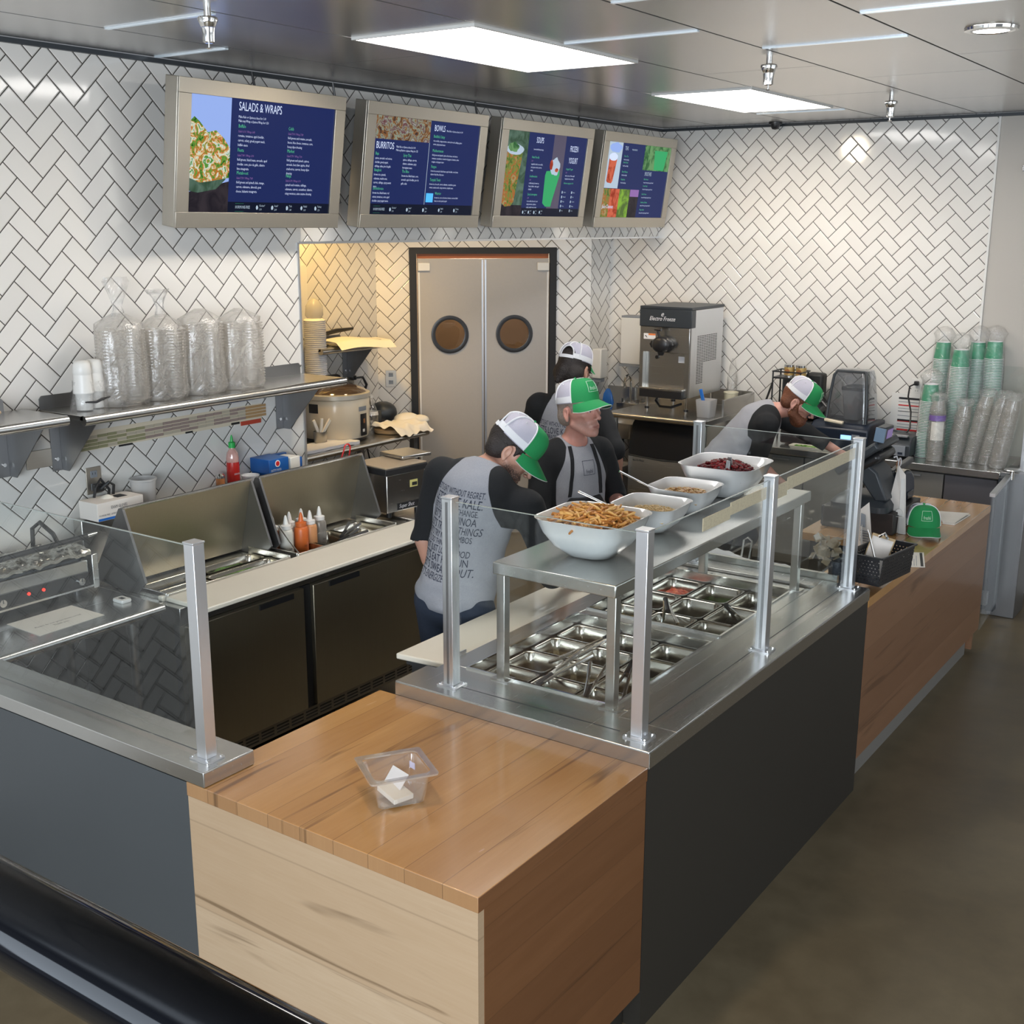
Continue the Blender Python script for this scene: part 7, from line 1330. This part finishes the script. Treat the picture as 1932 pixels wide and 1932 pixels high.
def person(P_):
    """P_: joints in world metres"""
    h = P_.get('h', .0052); nk, pel, fw = V(P_['neck']), V(P_['pelvis']), V(P_['fwd'])
    up = (nk-pel).normalized(); T_ = frame(fw, up); rt = T_ @ V((1,0,0)); fd = T_ @ V((0,1,0)); L = (nk-pel).length; sw = P_.get('sw', .185)
    if 'side' in P_: pass
    shc = pel + up*(L*.90); SR = shc + rt*sw + V(P_.get('dSR',(0,0,0))); SL = shc - rt*sw + V(P_.get('dSL',(0,0,0)))
    AR, AL = V(P_['wristR']), V(P_['wristL']); ER = ik(SR, AR, .285, .255, P_.get('poleR', -fd)); EL = ik(SL, AL, .285, .255, P_.get('poleL', -fd))
    hd = V(P_['head']); HF = frame(P_['face'], P_['crown']); hs = P_.get('hs', 1.10); hw = lambda x,y,z: hd + HF @ (V((x,y,z))*hs)
    hips = [pel + rt*.095 + V((0,0,-.06)), pel - rt*.095 + V((0,0,-.06))]; feet = [V(P_['footR']), V(P_['footL'])]
    knees = [ik(hips[i], feet[i]+V((0,0,.09)), .43, .42, P_.get('legpole', T_ @ V((0,1,.0)))) for i in range(2)]
    pts = [SR,SL,AR,AL,ER,EL,hd,pel,nk]+hips+knees+feet; lo = [min(p[i] for p in pts)-.20 for i in range(3)]; hi = [max(p[i] for p in pts)+.20 for i in range(3)]; lo[2] = min(lo[2], -.02)
    B = Field(lo, hi, h)
    # --- body
    B.cap(pel+up*.02, shc-up*.06, .105, .115, .03); B.ell(pel+up*L*.62+fd*.01, (.145,.10,.19), T_, .05); B.ell(pel, (.155,.105,.12), T_, .04)
    B.cap(SR-rt*.03, SL+rt*.03, .052, .052, .05); nb = shc+up*.03-fd*.005; B.cap(nb, hw(0,-.026,-.070), .053, .049, .028); B.cap(nb-rt*.06, nb+rt*.06+up*0, .045, .045, .05)
    for S, E, A in ((SR,ER,AR),(SL,EL,AL)): B.cap(S, E, .050, .039, .025); B.cap(E, A, .038, .0245, .012); B.cap(E, E.lerp(A,.35), .038, .037, .012)
    for hp, kn, ft in zip(hips, knees, feet): B.cap(hp, kn, .082, .053, .03); B.cap(kn, ft+V((0,0,.09)), .052, .036, .02)
    # --- head
    B.rs = hs
    B.ell(hw(0,-.012,.030), (.074,.093,.088), HF, .01); B.ell(hw(0,.022,-.018), (.059,.066,.074), HF, .028); B.ell(hw(0,.048,-.085), (.034,.036,.030), HF, .024); B.cap(hw(-.049,.000,-.062), hw(-.019,.062,-.103), .0155, .0145, .018); B.cap(hw(.049,.000,-.062), hw(.019,.062,-.103), .0155, .0145, .018)
    B.ell(hw(0,.076,-.107), (.017,.014,.014), HF, .012); B.cap(hw(-.043,.060,-.024), hw(-.048,.025,-.014), .0155, .017, .016); B.cap(hw(.043,.060,-.024), hw(.048,.025,-.014), .0155, .017, .016)
    B.cap(hw(-.034,.077,.016), hw(.034,.077,.016), .013, .013, .012)
    for sx in (-1,1): B.ell(hw(sx*.031,.094,-.002), (.017,.014,.011), HF, .010, True)
    B.cap(hw(0,.084,.004), hw(0,.111,-.037), .0068, .0092, .007); B.ell(hw(-.0115,.098,-.043), (.0075,.010,.007), HF, .004); B.ell(hw(.0115,.098,-.043), (.0075,.010,.007), HF, .004); B.cap(hw(-.007,.100,-.0505), hw(.007,.100,-.0505), .0028, .0028, .002, True)
    for sx in (-1,1): B.ell(hw(sx*.031,.0785,-.002), (.0155,.012,.0125), HF, .003)
    B.ell(hw(0,.070,-.074), (.032,.022,.022), HF, .012); B.cap(hw(-.017,.086,-.0705), hw(.017,.086,-.0705), .0056, .0056, .004); B.cap(hw(0,.091,-.070), hw(0,.0905,-.0805), .0052, .0058, .004); B.cap(hw(-.014,.086,-.081), hw(.014,.086,-.081), .0062, .0062, .004); B.ell(hw(0,.098,-.0762), (.024,.013,.0022), HF, .002, True); B.cap(hw(-.012,.094,-.094), hw(.012,.094,-.094), .005, .005, .006, True)
    for sx in (-1,1): B.ell(hw(sx*.056,.060,-.052), (.013,.020,.020), HF, .016, True); B.cap(hw(sx*.020,.098,-.044), hw(sx*.030,.088,-.070), .0026, .0026, .005, True)
    for sx in (-1,1):
        B.ell(hw(sx*.079,-.010,-.012), (.008,.017,.028), HF, .006); B.ell(hw(sx*.086,-.006,-.010), (.008,.010,.019), HF, .004, True); B.ell(hw(sx*.080,-.004,-.038), (.007,.009,.010), HF, .005)
    B.rs = 1.0
    # --- hands: palm, five fingers, side thumb
    for A, E, hk, sgn in ((AR,ER,'handR',1),(AL,EL,'handL',-1)):
        d = V(P_.get(hk, (A-E))).normalized(); pn = V(P_.get(hk+'n', (0,0,-1))); pn = (pn-d*pn.dot(d)).normalized(); sd = d.cross(pn)*sgn       # sd points to the thumb side
        q = lambda a,b,c: A + d*a + sd*b + pn*c
        B.cap(A, q(.02,0,0), .024, .022, .01)
        for i, (b, l) in enumerate(((.030,.074),(.010,.083),(-.011,.077),(-.031,.060))):
            k0 = q(.088-.004*abs(i-1), b, .0); B.cap(q(.015,b*.45,0), k0, .015, .0125, .012); c1 = P_.get('curl', .5)+.10*i; s0 = (b/.03)*.10
            p1 = k0 + (d*math.cos(c1*.5)+pn*math.sin(c1*.5)+sd*s0).normalized()*l*.46; p2 = p1 + (d*math.cos(c1*1.2)+pn*math.sin(c1*1.2)+sd*s0*.5).normalized()*l*.32; p3 = p2 + (d*math.cos(c1*1.8)+pn*math.sin(c1*1.8)).normalized()*l*.24
            B.cap(k0, p1, .0098, .0090, .003); B.cap(p1, p2, .0090, .0082, .002); B.cap(p2, p3, .0082, .0070, .002)
        t0 = q(.025,.020,.006); t1 = q(.058,.050,.016); t2 = q(.088,.056,.026); B.cap(t0, t1, .0145, .011, .008); B.cap(t1, t2, .011, .008, .003)
    hc = np.array(hd); HM = np.array(HF)
    def loc(vs): return (vs-hc) @ HM / hs
    def lips(vs): l = loc(vs); return np.clip(1-((l[:,0]/.021)**2+((l[:,2]+.0762)/.0115)**2), 0, 1)**.5*(l[:,1] > .07)
    def stub(vs): l = loc(vs); return np.clip((-l[:,2]-.030)/.03, 0, 1)*np.clip((l[:,1]+.005)/.03, 0, 1)*(l[:,2] > -.14)*P_.get('stubble', 0)
    body = fmesh('person', B, M[P_['skin']], None, (pel.x, pel.y, 0), 1, {'lips': lips, 'stubble': stub}); props(body, P_['label'], 'person')
    for sx in (-1,1):
        e = part('eye', MB().ball(hw(sx*.031,.0795,-.003), (.0122,.0122,.0122), 14, HF), M['eye'], body); part('iris', MB().ball(hw(sx*.031,.0905,-.005), (.005,.0022,.005), 10, HF), M['iris'], e); part('eyebrow', MB().tube([hw(sx*.015,.0885,.012), hw(sx*.033,.0880,.016), hw(sx*.050,.074,.010)], [.003,.004,.002], 6), M[P_['hair']], body)
    # --- hair under the cap
    Hh = Field([hd[i]-.20 for i in range(3)], [hd[i]+.20 for i in range(3)], .005); Hh.rs = hs
    Hh.ell(hw(0,-.017,.030), (.0805,.096,.092), HF, .001); Hh.cap(hw(-.034,-.050,-.030), hw(.034,-.050,-.030), .042, .042, .02)
    if P_.get('long'): 
        Hh.cap(hw(-.035,-.06,-.04), hw(.035,-.06,-.04), .044, .044, .03); Hh.cap(hw(-.055,-.03,-.03), hw(-.052,-.045,-.075), .024, .016, .02); Hh.cap(hw(-.015,-.085,-.03), hw(-.03,-.095,-.085), .030, .016, .02)
    Hh.ell(hw(0,.120,-.02), (.12,.095,.10), HF, .004, True)
    for sx in (-1,1): Hh.ell(hw(sx*.085,.0,-.012), (.022,.024,.038), HF, .004, True); Hh.cap(hw(sx*.070,.020,.012), hw(sx*.069,.018,-.008), .006, .004, .004)
    if not P_.get('long'): Hh.cut(hw(0,-.05,-.072), HF @ V((0,.35,-1)).normalized())
    def fuzz(vs): return vs + np.array([[.0016*noise.noise(V(p)*140) for _ in (0,)]*3 for p in vs])
    fmesh('hair', Hh, M[P_['hair']], body, (pel.x,pel.y,0), 0, None, fuzz)
    if P_.get('beard'):
        Bd = Field([hd[i]-.18 for i in range(3)], [hd[i]+.18 for i in range(3)], .0045); Bd.rs = hs; t_ = P_['beard']
        Bd.ell(hw(0,.050,-.090), (.040+t_*.5,.038+t_,.036+t_), HF, .01); 
        for sx in (-1,1): Bd.cap(hw(sx*.060,.012,-.020), hw(sx*.046,.015,-.070), .017, .021+t_*.5, .01); Bd.cap(hw(sx*.046,.015,-.070), hw(sx*.022,.064,-.090), .023+t_*.4, .020+t_, .01); Bd.cap(hw(sx*.002,.089,-.061), hw(sx*.026,.078,-.072), .005+t_*.2, .008+t_*.2, .004)
        Bd.ell(hw(0,.112,-.0762), (.020,.036,.009), HF, .003, True); Bd.ell(hw(0,.10,-.02), (.060,.06,.034), HF, .006, True)
        fmesh('beard', Bd, M[P_['hair']], body, (pel.x,pel.y,0), 0, None, fuzz)
    # --- shirt with raglan sleeves
    S_ = Field(lo, hi, h); Tor = lambda fn: None
    tor = [('cap', pel+up*.06, shc-up*.08, .125, .125, .03), ('ell', pel+up*L*.66+fd*.008, (.178,.128,.20), .05), ('ell', pel+up*L*.30+fd*P_.get('belly',.012), (.165,.128,.19), .06), ('ell', pel+up*.0, (.172,.126,.13), .05), ('cap', SR-rt*.035, SL+rt*.035, .066, .066, .06), ('cap', nb-rt*.075-up*.012, nb+rt*.075-up*.012, .052, .052, .05), ('cap', nb-up*.02, nb+up*.012, .074, .064, .03)]
    for a in tor:
        if a[0] == 'cap': S_.cap(*a[1:5], k=a[5])
        else: S_.ell(a[1], a[2], T_, a[3])
    arms = []
    for S, E, A, fr_ in ((SR,ER,AR,P_.get('slR',.42)),(SL,EL,AL,P_.get('slL',.42))):
        cf = E.lerp(A, fr_); arms += [(S,E,.068,.054),(E,cf,.054,.045)]
    for a in arms: S_.cap(*a, k=.035 if a[0] in (SR,SL) else .02)
    for S, E, A, fr_ in ((SR,ER,AR,P_.get('slR',.42)),(SL,EL,AL,P_.get('slL',.42))): cf = E.lerp(A, fr_); dd = (A-E).normalized(); S_.cap(cf+dd*.012, cf+dd*.10, .10, .10, 0, True)
    S_.cap(nb+up*.052+fd*.03, nb+up*.10+fd*.03, .063, .063, .006, True)
    hem = pel - up*P_.get('hem', .10); S_.cut(hem, -(up*.75+V((0,0,.25))).normalized())
    seed = P_.get('seed', 0)
    def folds(vs):
        o = vs.copy(); U = np.array(up); c0 = np.array(pel); 
        for i, p in enumerate(vs):
            q = V(p); a = (q-pel).dot(up)/L; w_ = .0055+.010*max(0,.42-a)*2
            n = noise.noise(V((q.x*9+seed, q.y*9, q.z*16)))*w_ + noise.noise(V((q.x*22+seed, q.y*22, q.z*30)))*.0016
            d = q-(pel+up*((q-pel).dot(up))); dl = d.length
            if dl > .02: o[i] += np.array(d/dl)*n
        return o
    def sleeve(vs):
        X, Y, Z = vs.T; da = np.full(len(vs), 9., np.float32)
        for a in arms: da = np.minimum(da, capd(X,Y,Z,np.array(a[0]),np.array(a[1]),a[2],a[3]))
        dt = np.minimum(capd(X,Y,Z,np.array(pel),np.array(shc-up*.1),.13,.13), elld(X,Y,Z,np.array(pel+up*L*.66),np.array((.165,.125,.20)),T_)); r = vs-np.array(shc); lx = np.abs(r @ np.array(rt)); lz = r @ np.array(up)
        rag = lx - (.078 + np.clip(.055-lz, 0, 1)*.42); arm = (dt-da)-.004
        return np.maximum(np.minimum(rag, lz+.155), np.minimum(arm, lx-.115))
    shirt = fmesh('shirt', S_, M['shirt'], body, (pel.x,pel.y,0), 1, {'sleeve': sleeve}, folds)
    cr = [nb + up*(.040+.006*math.sin(a)*-1) + rt*(.060*math.cos(a)) + fd*(.012+.060*math.sin(a)) - up*(.020*max(0,math.sin(a))) for a in [2*PI*i/28 for i in range(29)]]
    part('collar', MB().tube(cr, .006, 6), simple('collar_grey',(.25,.255,.285),.85) if 'colg' not in M else M['colg'], body)
    # --- jeans and shoes
    J = Field(lo, hi, .008); J.ell(pel-up*.02, (.160,.115,.13), T_, .04)
    for hp, kn, ft in zip(hips, knees, feet): J.cap(hp, kn, .092, .066, .04); J.cap(kn, ft+V((0,0,.06)), .066, .056, .02)
    J.cut(pel+up*.03, (up*.7+V((0,0,.3))).normalized()); fmesh('jeans', J, M['denim'], body, (pel.x,pel.y,0), 1)
    ff = V((fw.x, fw.y, 0)).normalized()
    for ft in feet:
        K = Field([ft[i]-.25 for i in range(3)], [ft[i]+.25 for i in range(3)], .008); K.cap(ft+V((0,0,.045)), ft+ff*.15+V((0,0,.035)), .045, .042, .03); K.cap(ft+V((0,0,.09)), ft+V((0,0,.05)), .046, .046, .02); K.cut((0,0,.003), (0,0,-1)); fmesh('shoe', K, M['shoe'], body, (pel.x,pel.y,0), 1)
    # --- cap
    cap_hat(hw(0,-.006,P_.get('capz',.004)), frame(HF @ V((0,1,P_.get('captilt',-.05))), HF @ V((0,0,1))), P_.get('caps',.99)*hs, 'cap', P_.get('logo',True), body, P_.get('droop',0), None, True)
    # --- printing on the back / chest
    if 'print' in P_:
        me = shirt.data; bvh = BVHTree.FromPolygons([v.co + V((pel.x,pel.y,0)) for v in me.vertices], [tuple(p.vertices) for p in me.polygons]); pr_ = MB()
        for (s_, size, x, z, xs, kind) in P_['print']:
            side = -1 if kind == 'back' else 1; mb = MB()
            if s_ == '[]':
                w_ = size
                for (x0,x1,z0,z1) in ((-w_,w_,-w_,-w_+.0022),(-w_,w_,w_-.0022,w_),(-w_,-w_+.0022,-w_,w_),(w_-.0022,w_,-w_,w_)):
                    n_ = 10
                    for j in range(n_):
                        xa, xb = x0+(x1-x0)*j/n_, x0+(x1-x0)*(j+1)/n_; mb.add([(xa,z0,0),(xb,z0,0),(xb,z1,0),(xa,z1,0)], [(0,1,2,3)]) if x1-x0 > .01 else mb.add([(x0,z0+(z1-z0)*j/n_,0),(x1,z0+(z1-z0)*j/n_,0),(x1,z0+(z1-z0)*(j+1)/n_,0),(x0,z0+(z1-z0)*(j+1)/n_,0)], [(0,1,2,3)])
            else: mb.text(s_, size, Matrix.Identity(4), 'CENTER' if kind != 'back' else 'LEFT', xs, 3)
            vs = []; ok = True
            for p in mb.v:
                o_ = shc + rt*((x+p[0])*(1 if kind == 'back' else -1)) + up*(z+p[1]) + fd*side*.6; hit = bvh.ray_cast(o_, fd*-side)
                if hit[0] is None: ok = False; break
                vs.append(hit[0] + fd*side*.0022)
            if ok: pr_.add(vs, mb.f)
        if pr_.v: part('shirt_print', pr_, M['ink'], body, smooth=0)
    return body, dict(pel=pel, up=up, rt=rt, fd=fd, L=L, shc=shc, nb=nb, T=T_, lo=lo, hi=hi, SR=SR, SL=SL, ER=ER, EL=EL, folds=folds, hw=hw)
M['ink'] = simple('shirt_ink', (.025,.03,.055), .85); M['colg'] = simple('collar_grey', (.25,.255,.285), .85)
LINES = ["LET'S EAT WITHOUT REGRET.","LET'S LOVE KALE.","LET'S EMBRACE CHANGE.","LET'S TRY QUINOA","LET'S TRY NEW THINGS","LET'S TRY NEW COMBOS","LET'S DO THINGS GOOD","NOT JUST LOOK GOOD","LET'S EAT FOR FUN","LET'S SWEAT IT OUT.","LET'S ENERGIZE"]
SZ = [(.036,.50),(.052,.60),(.036,.56),(.044,.60),(.042,.56),(.036,.56),(.030,.56),(.038,.56),(.046,.58),(.046,.58),(.036,.6)]
def backprint(x, z):
    out = []; 
    for s_, (a, b) in zip(LINES, SZ): out.append((s_, a, x, z-a*.5, b, 'back')); z -= a*.86
    return out

# worker nearest: bent over the board, back to us
person(dict(label='person in a grey printed shirt bending over the white board with their back turned', skin='sk1', hair='hairD', stubble=1.5, seed=1,
    pelvis=(-2.795,3.61,.945), neck=(-2.745,3.745,1.445), fwd=(.02,.99,0), head=(-2.692,3.872,1.505), face=(.74,.34,-.66), crown=(.50,.42,.80), sw=.185, dSR=(.015,.05,-.075), dSL=(-.01,-.02,-.01),
    wristR=(-2.53,4.02,.985), wristL=(-2.965,3.73,.88), handR=(.4,.5,-.5), handL=(.1,.4,-1), handLn=(1,0,0), poleR=(.5,-.35,-.7), poleL=(-.4,-.5,0), footR=(-2.80,3.60,0), footL=(-3.02,3.58,0), legpole=(.1,.95,0), slR=.35, slL=.22, hem=.075, droop=.012, logo=False,
    print=backprint(-.128,-.005)))
# worker facing the customers, apron
b2, J2 = person(dict(label='person in a black apron and green-fronted cap gazing to the right', skin='sk2', hair='hairG', stubble=.5, seed=5,
    pelvis=(-2.98,4.78,.88), neck=(-2.965,4.77,1.365), fwd=(.90,-.42,0), head=(-2.92,4.765,1.542), face=(.93,-.22,.10), crown=(-.08,0,1), sw=.165,
    wristR=(-2.78,4.62,.96), wristL=(-2.74,4.90,.96), handR=(1,.3,-.1), handL=(1,-.3,-.1), poleR=(-.5,-.5,-.5), poleL=(-.3,.8,-.5), footR=(-2.98,4.68,0), footL=(-2.98,4.90,0), legpole=(.95,-.2,0), hem=.12, slR=.5, slL=.5,
    captilt=.07, droop=.008, print=[('[]',.034,.012,-.045,1,'front'),('freshii',.027,.012,-.062,.62,'front')]))
# apron over the chest
A2 = Field(J2['lo'], J2['hi'], .006); q = J2
for a in (('cap', q['pel']+q['up']*.06, q['shc']-q['up']*.08, .133, .133, .03),): A2.cap(*a[1:5], k=a[5])
A2.ell(q['pel']+q['up']*q['L']*.66+q['fd']*.014, (.180,.135,.20), q['T'], .05); A2.ell(q['pel']+q['up']*q['L']*.30+q['fd']*.018, (.172,.136,.19), q['T'], .06); A2.ell(q['pel']+q['fd']*.01, (.182,.136,.15), q['T'], .05); A2.cap(q['pel'], q['pel']-V((0,0,.35)), .16, .17, .04)
A2.cut(q['shc']-q['up']*.180, q['up']); A2.cut(q['pel']+q['fd']*.045, -q['fd'])
for s_ in (-1,1): A2.cut(q['shc']-q['up']*.180+q['rt']*s_*.085, (q['rt']*s_*.72+q['up']*.55).normalized())
fmesh('apron', A2, M['apron'], b2, (q['pel'].x,q['pel'].y,0), 1, None, q['folds'])
for s_ in (-1,1):
    me = [o for o in b2.children if o.name.startswith('shirt')][0].data; bvh = BVHTree.FromPolygons([v.co + V((q['pel'].x,q['pel'].y,0)) for v in me.vertices], [tuple(p.vertices) for p in me.polygons]); pts = []
    for i in range(15):
        u = i/14; z = -.180+.255*u; x = s_*(.090-.030*u); o_ = q['shc']+q['rt']*x+q['up']*z+q['fd']*.5; hit = bvh.ray_cast(o_, -q['fd'])
        if hit[0] is not None and (not pts or (hit[0]-pts[-1]).length < .05): pts.append(hit[0]+q['fd']*.003)
    st = MB()
    for a, b in zip(pts, pts[1:]): w_ = q['rt']*.0095; st.prism([a-w_, a+w_, b+w_, b-w_], q['fd']*.003)
    part('apron_strap', st, M['apron'], b2, smooth=0)
# worker further back, facing away
person(dict(label='person farther back facing away, dark hair under a white mesh cap', skin='sk1', hair='hairD', long=True, seed=9,
    pelvis=(-3.60,5.70,.90), neck=(-3.585,5.72,1.42), fwd=(-.12,.99,0), head=(-3.575,5.765,1.595), face=(-.02,.97,-.28), crown=(.04,.30,.95), sw=.195,
    wristR=(-3.24,5.72,.95), wristL=(-3.80,5.95,1.00), handR=(0,.1,-1), handRn=(-1,0,0), handL=(.1,1,-.1), poleR=(.6,-.6,0), poleL=(-.6,-.6,-.2), footR=(-3.50,5.68,0), footL=(-3.72,5.68,0), legpole=(.1,1,0), hem=.10, slR=.45,
    print=backprint(-.14,-.06)))
# worker bent over at the back counter
person(dict(label='person with an auburn beard leaning down at the back counter', skin='sk4', hair='hairB', beard=.010, stubble=1, seed=14,
    pelvis=(-3.13,6.82,.92), neck=(-2.865,6.965,1.265), fwd=(.66,.40,-.60), head=(-2.685,6.985,1.335), face=(.86,.12,-.50), crown=(.46,.12,.88), sw=.175, dSR=(.0,-.02,-.03), dSL=(.02,.03,0),
    wristR=(-2.72,6.97,.78), wristL=(-2.50,7.32,.965), handR=(.6,.3,-.6), handL=(.7,.3,-.2), poleR=(-.9,-.2,-.2), poleL=(.0,.8,.2), footR=(-3.06,6.72,0), footL=(-3.20,6.92,0), legpole=(.8,.5,0), hem=.05, slR=.55, slL=.85, captilt=-.06, belly=.03))
# spare cap on the register counter
t = thing('cap', 'green fronted cap with white mesh sitting alone on the maple counter', 'cap', (-1.60,5.93,zw+.001))
cap_hat((-1.595,5.945,zw+.022), frame((.45,-.89,0),(0,0,1)), 1.0, 'spare', True, t, .006)
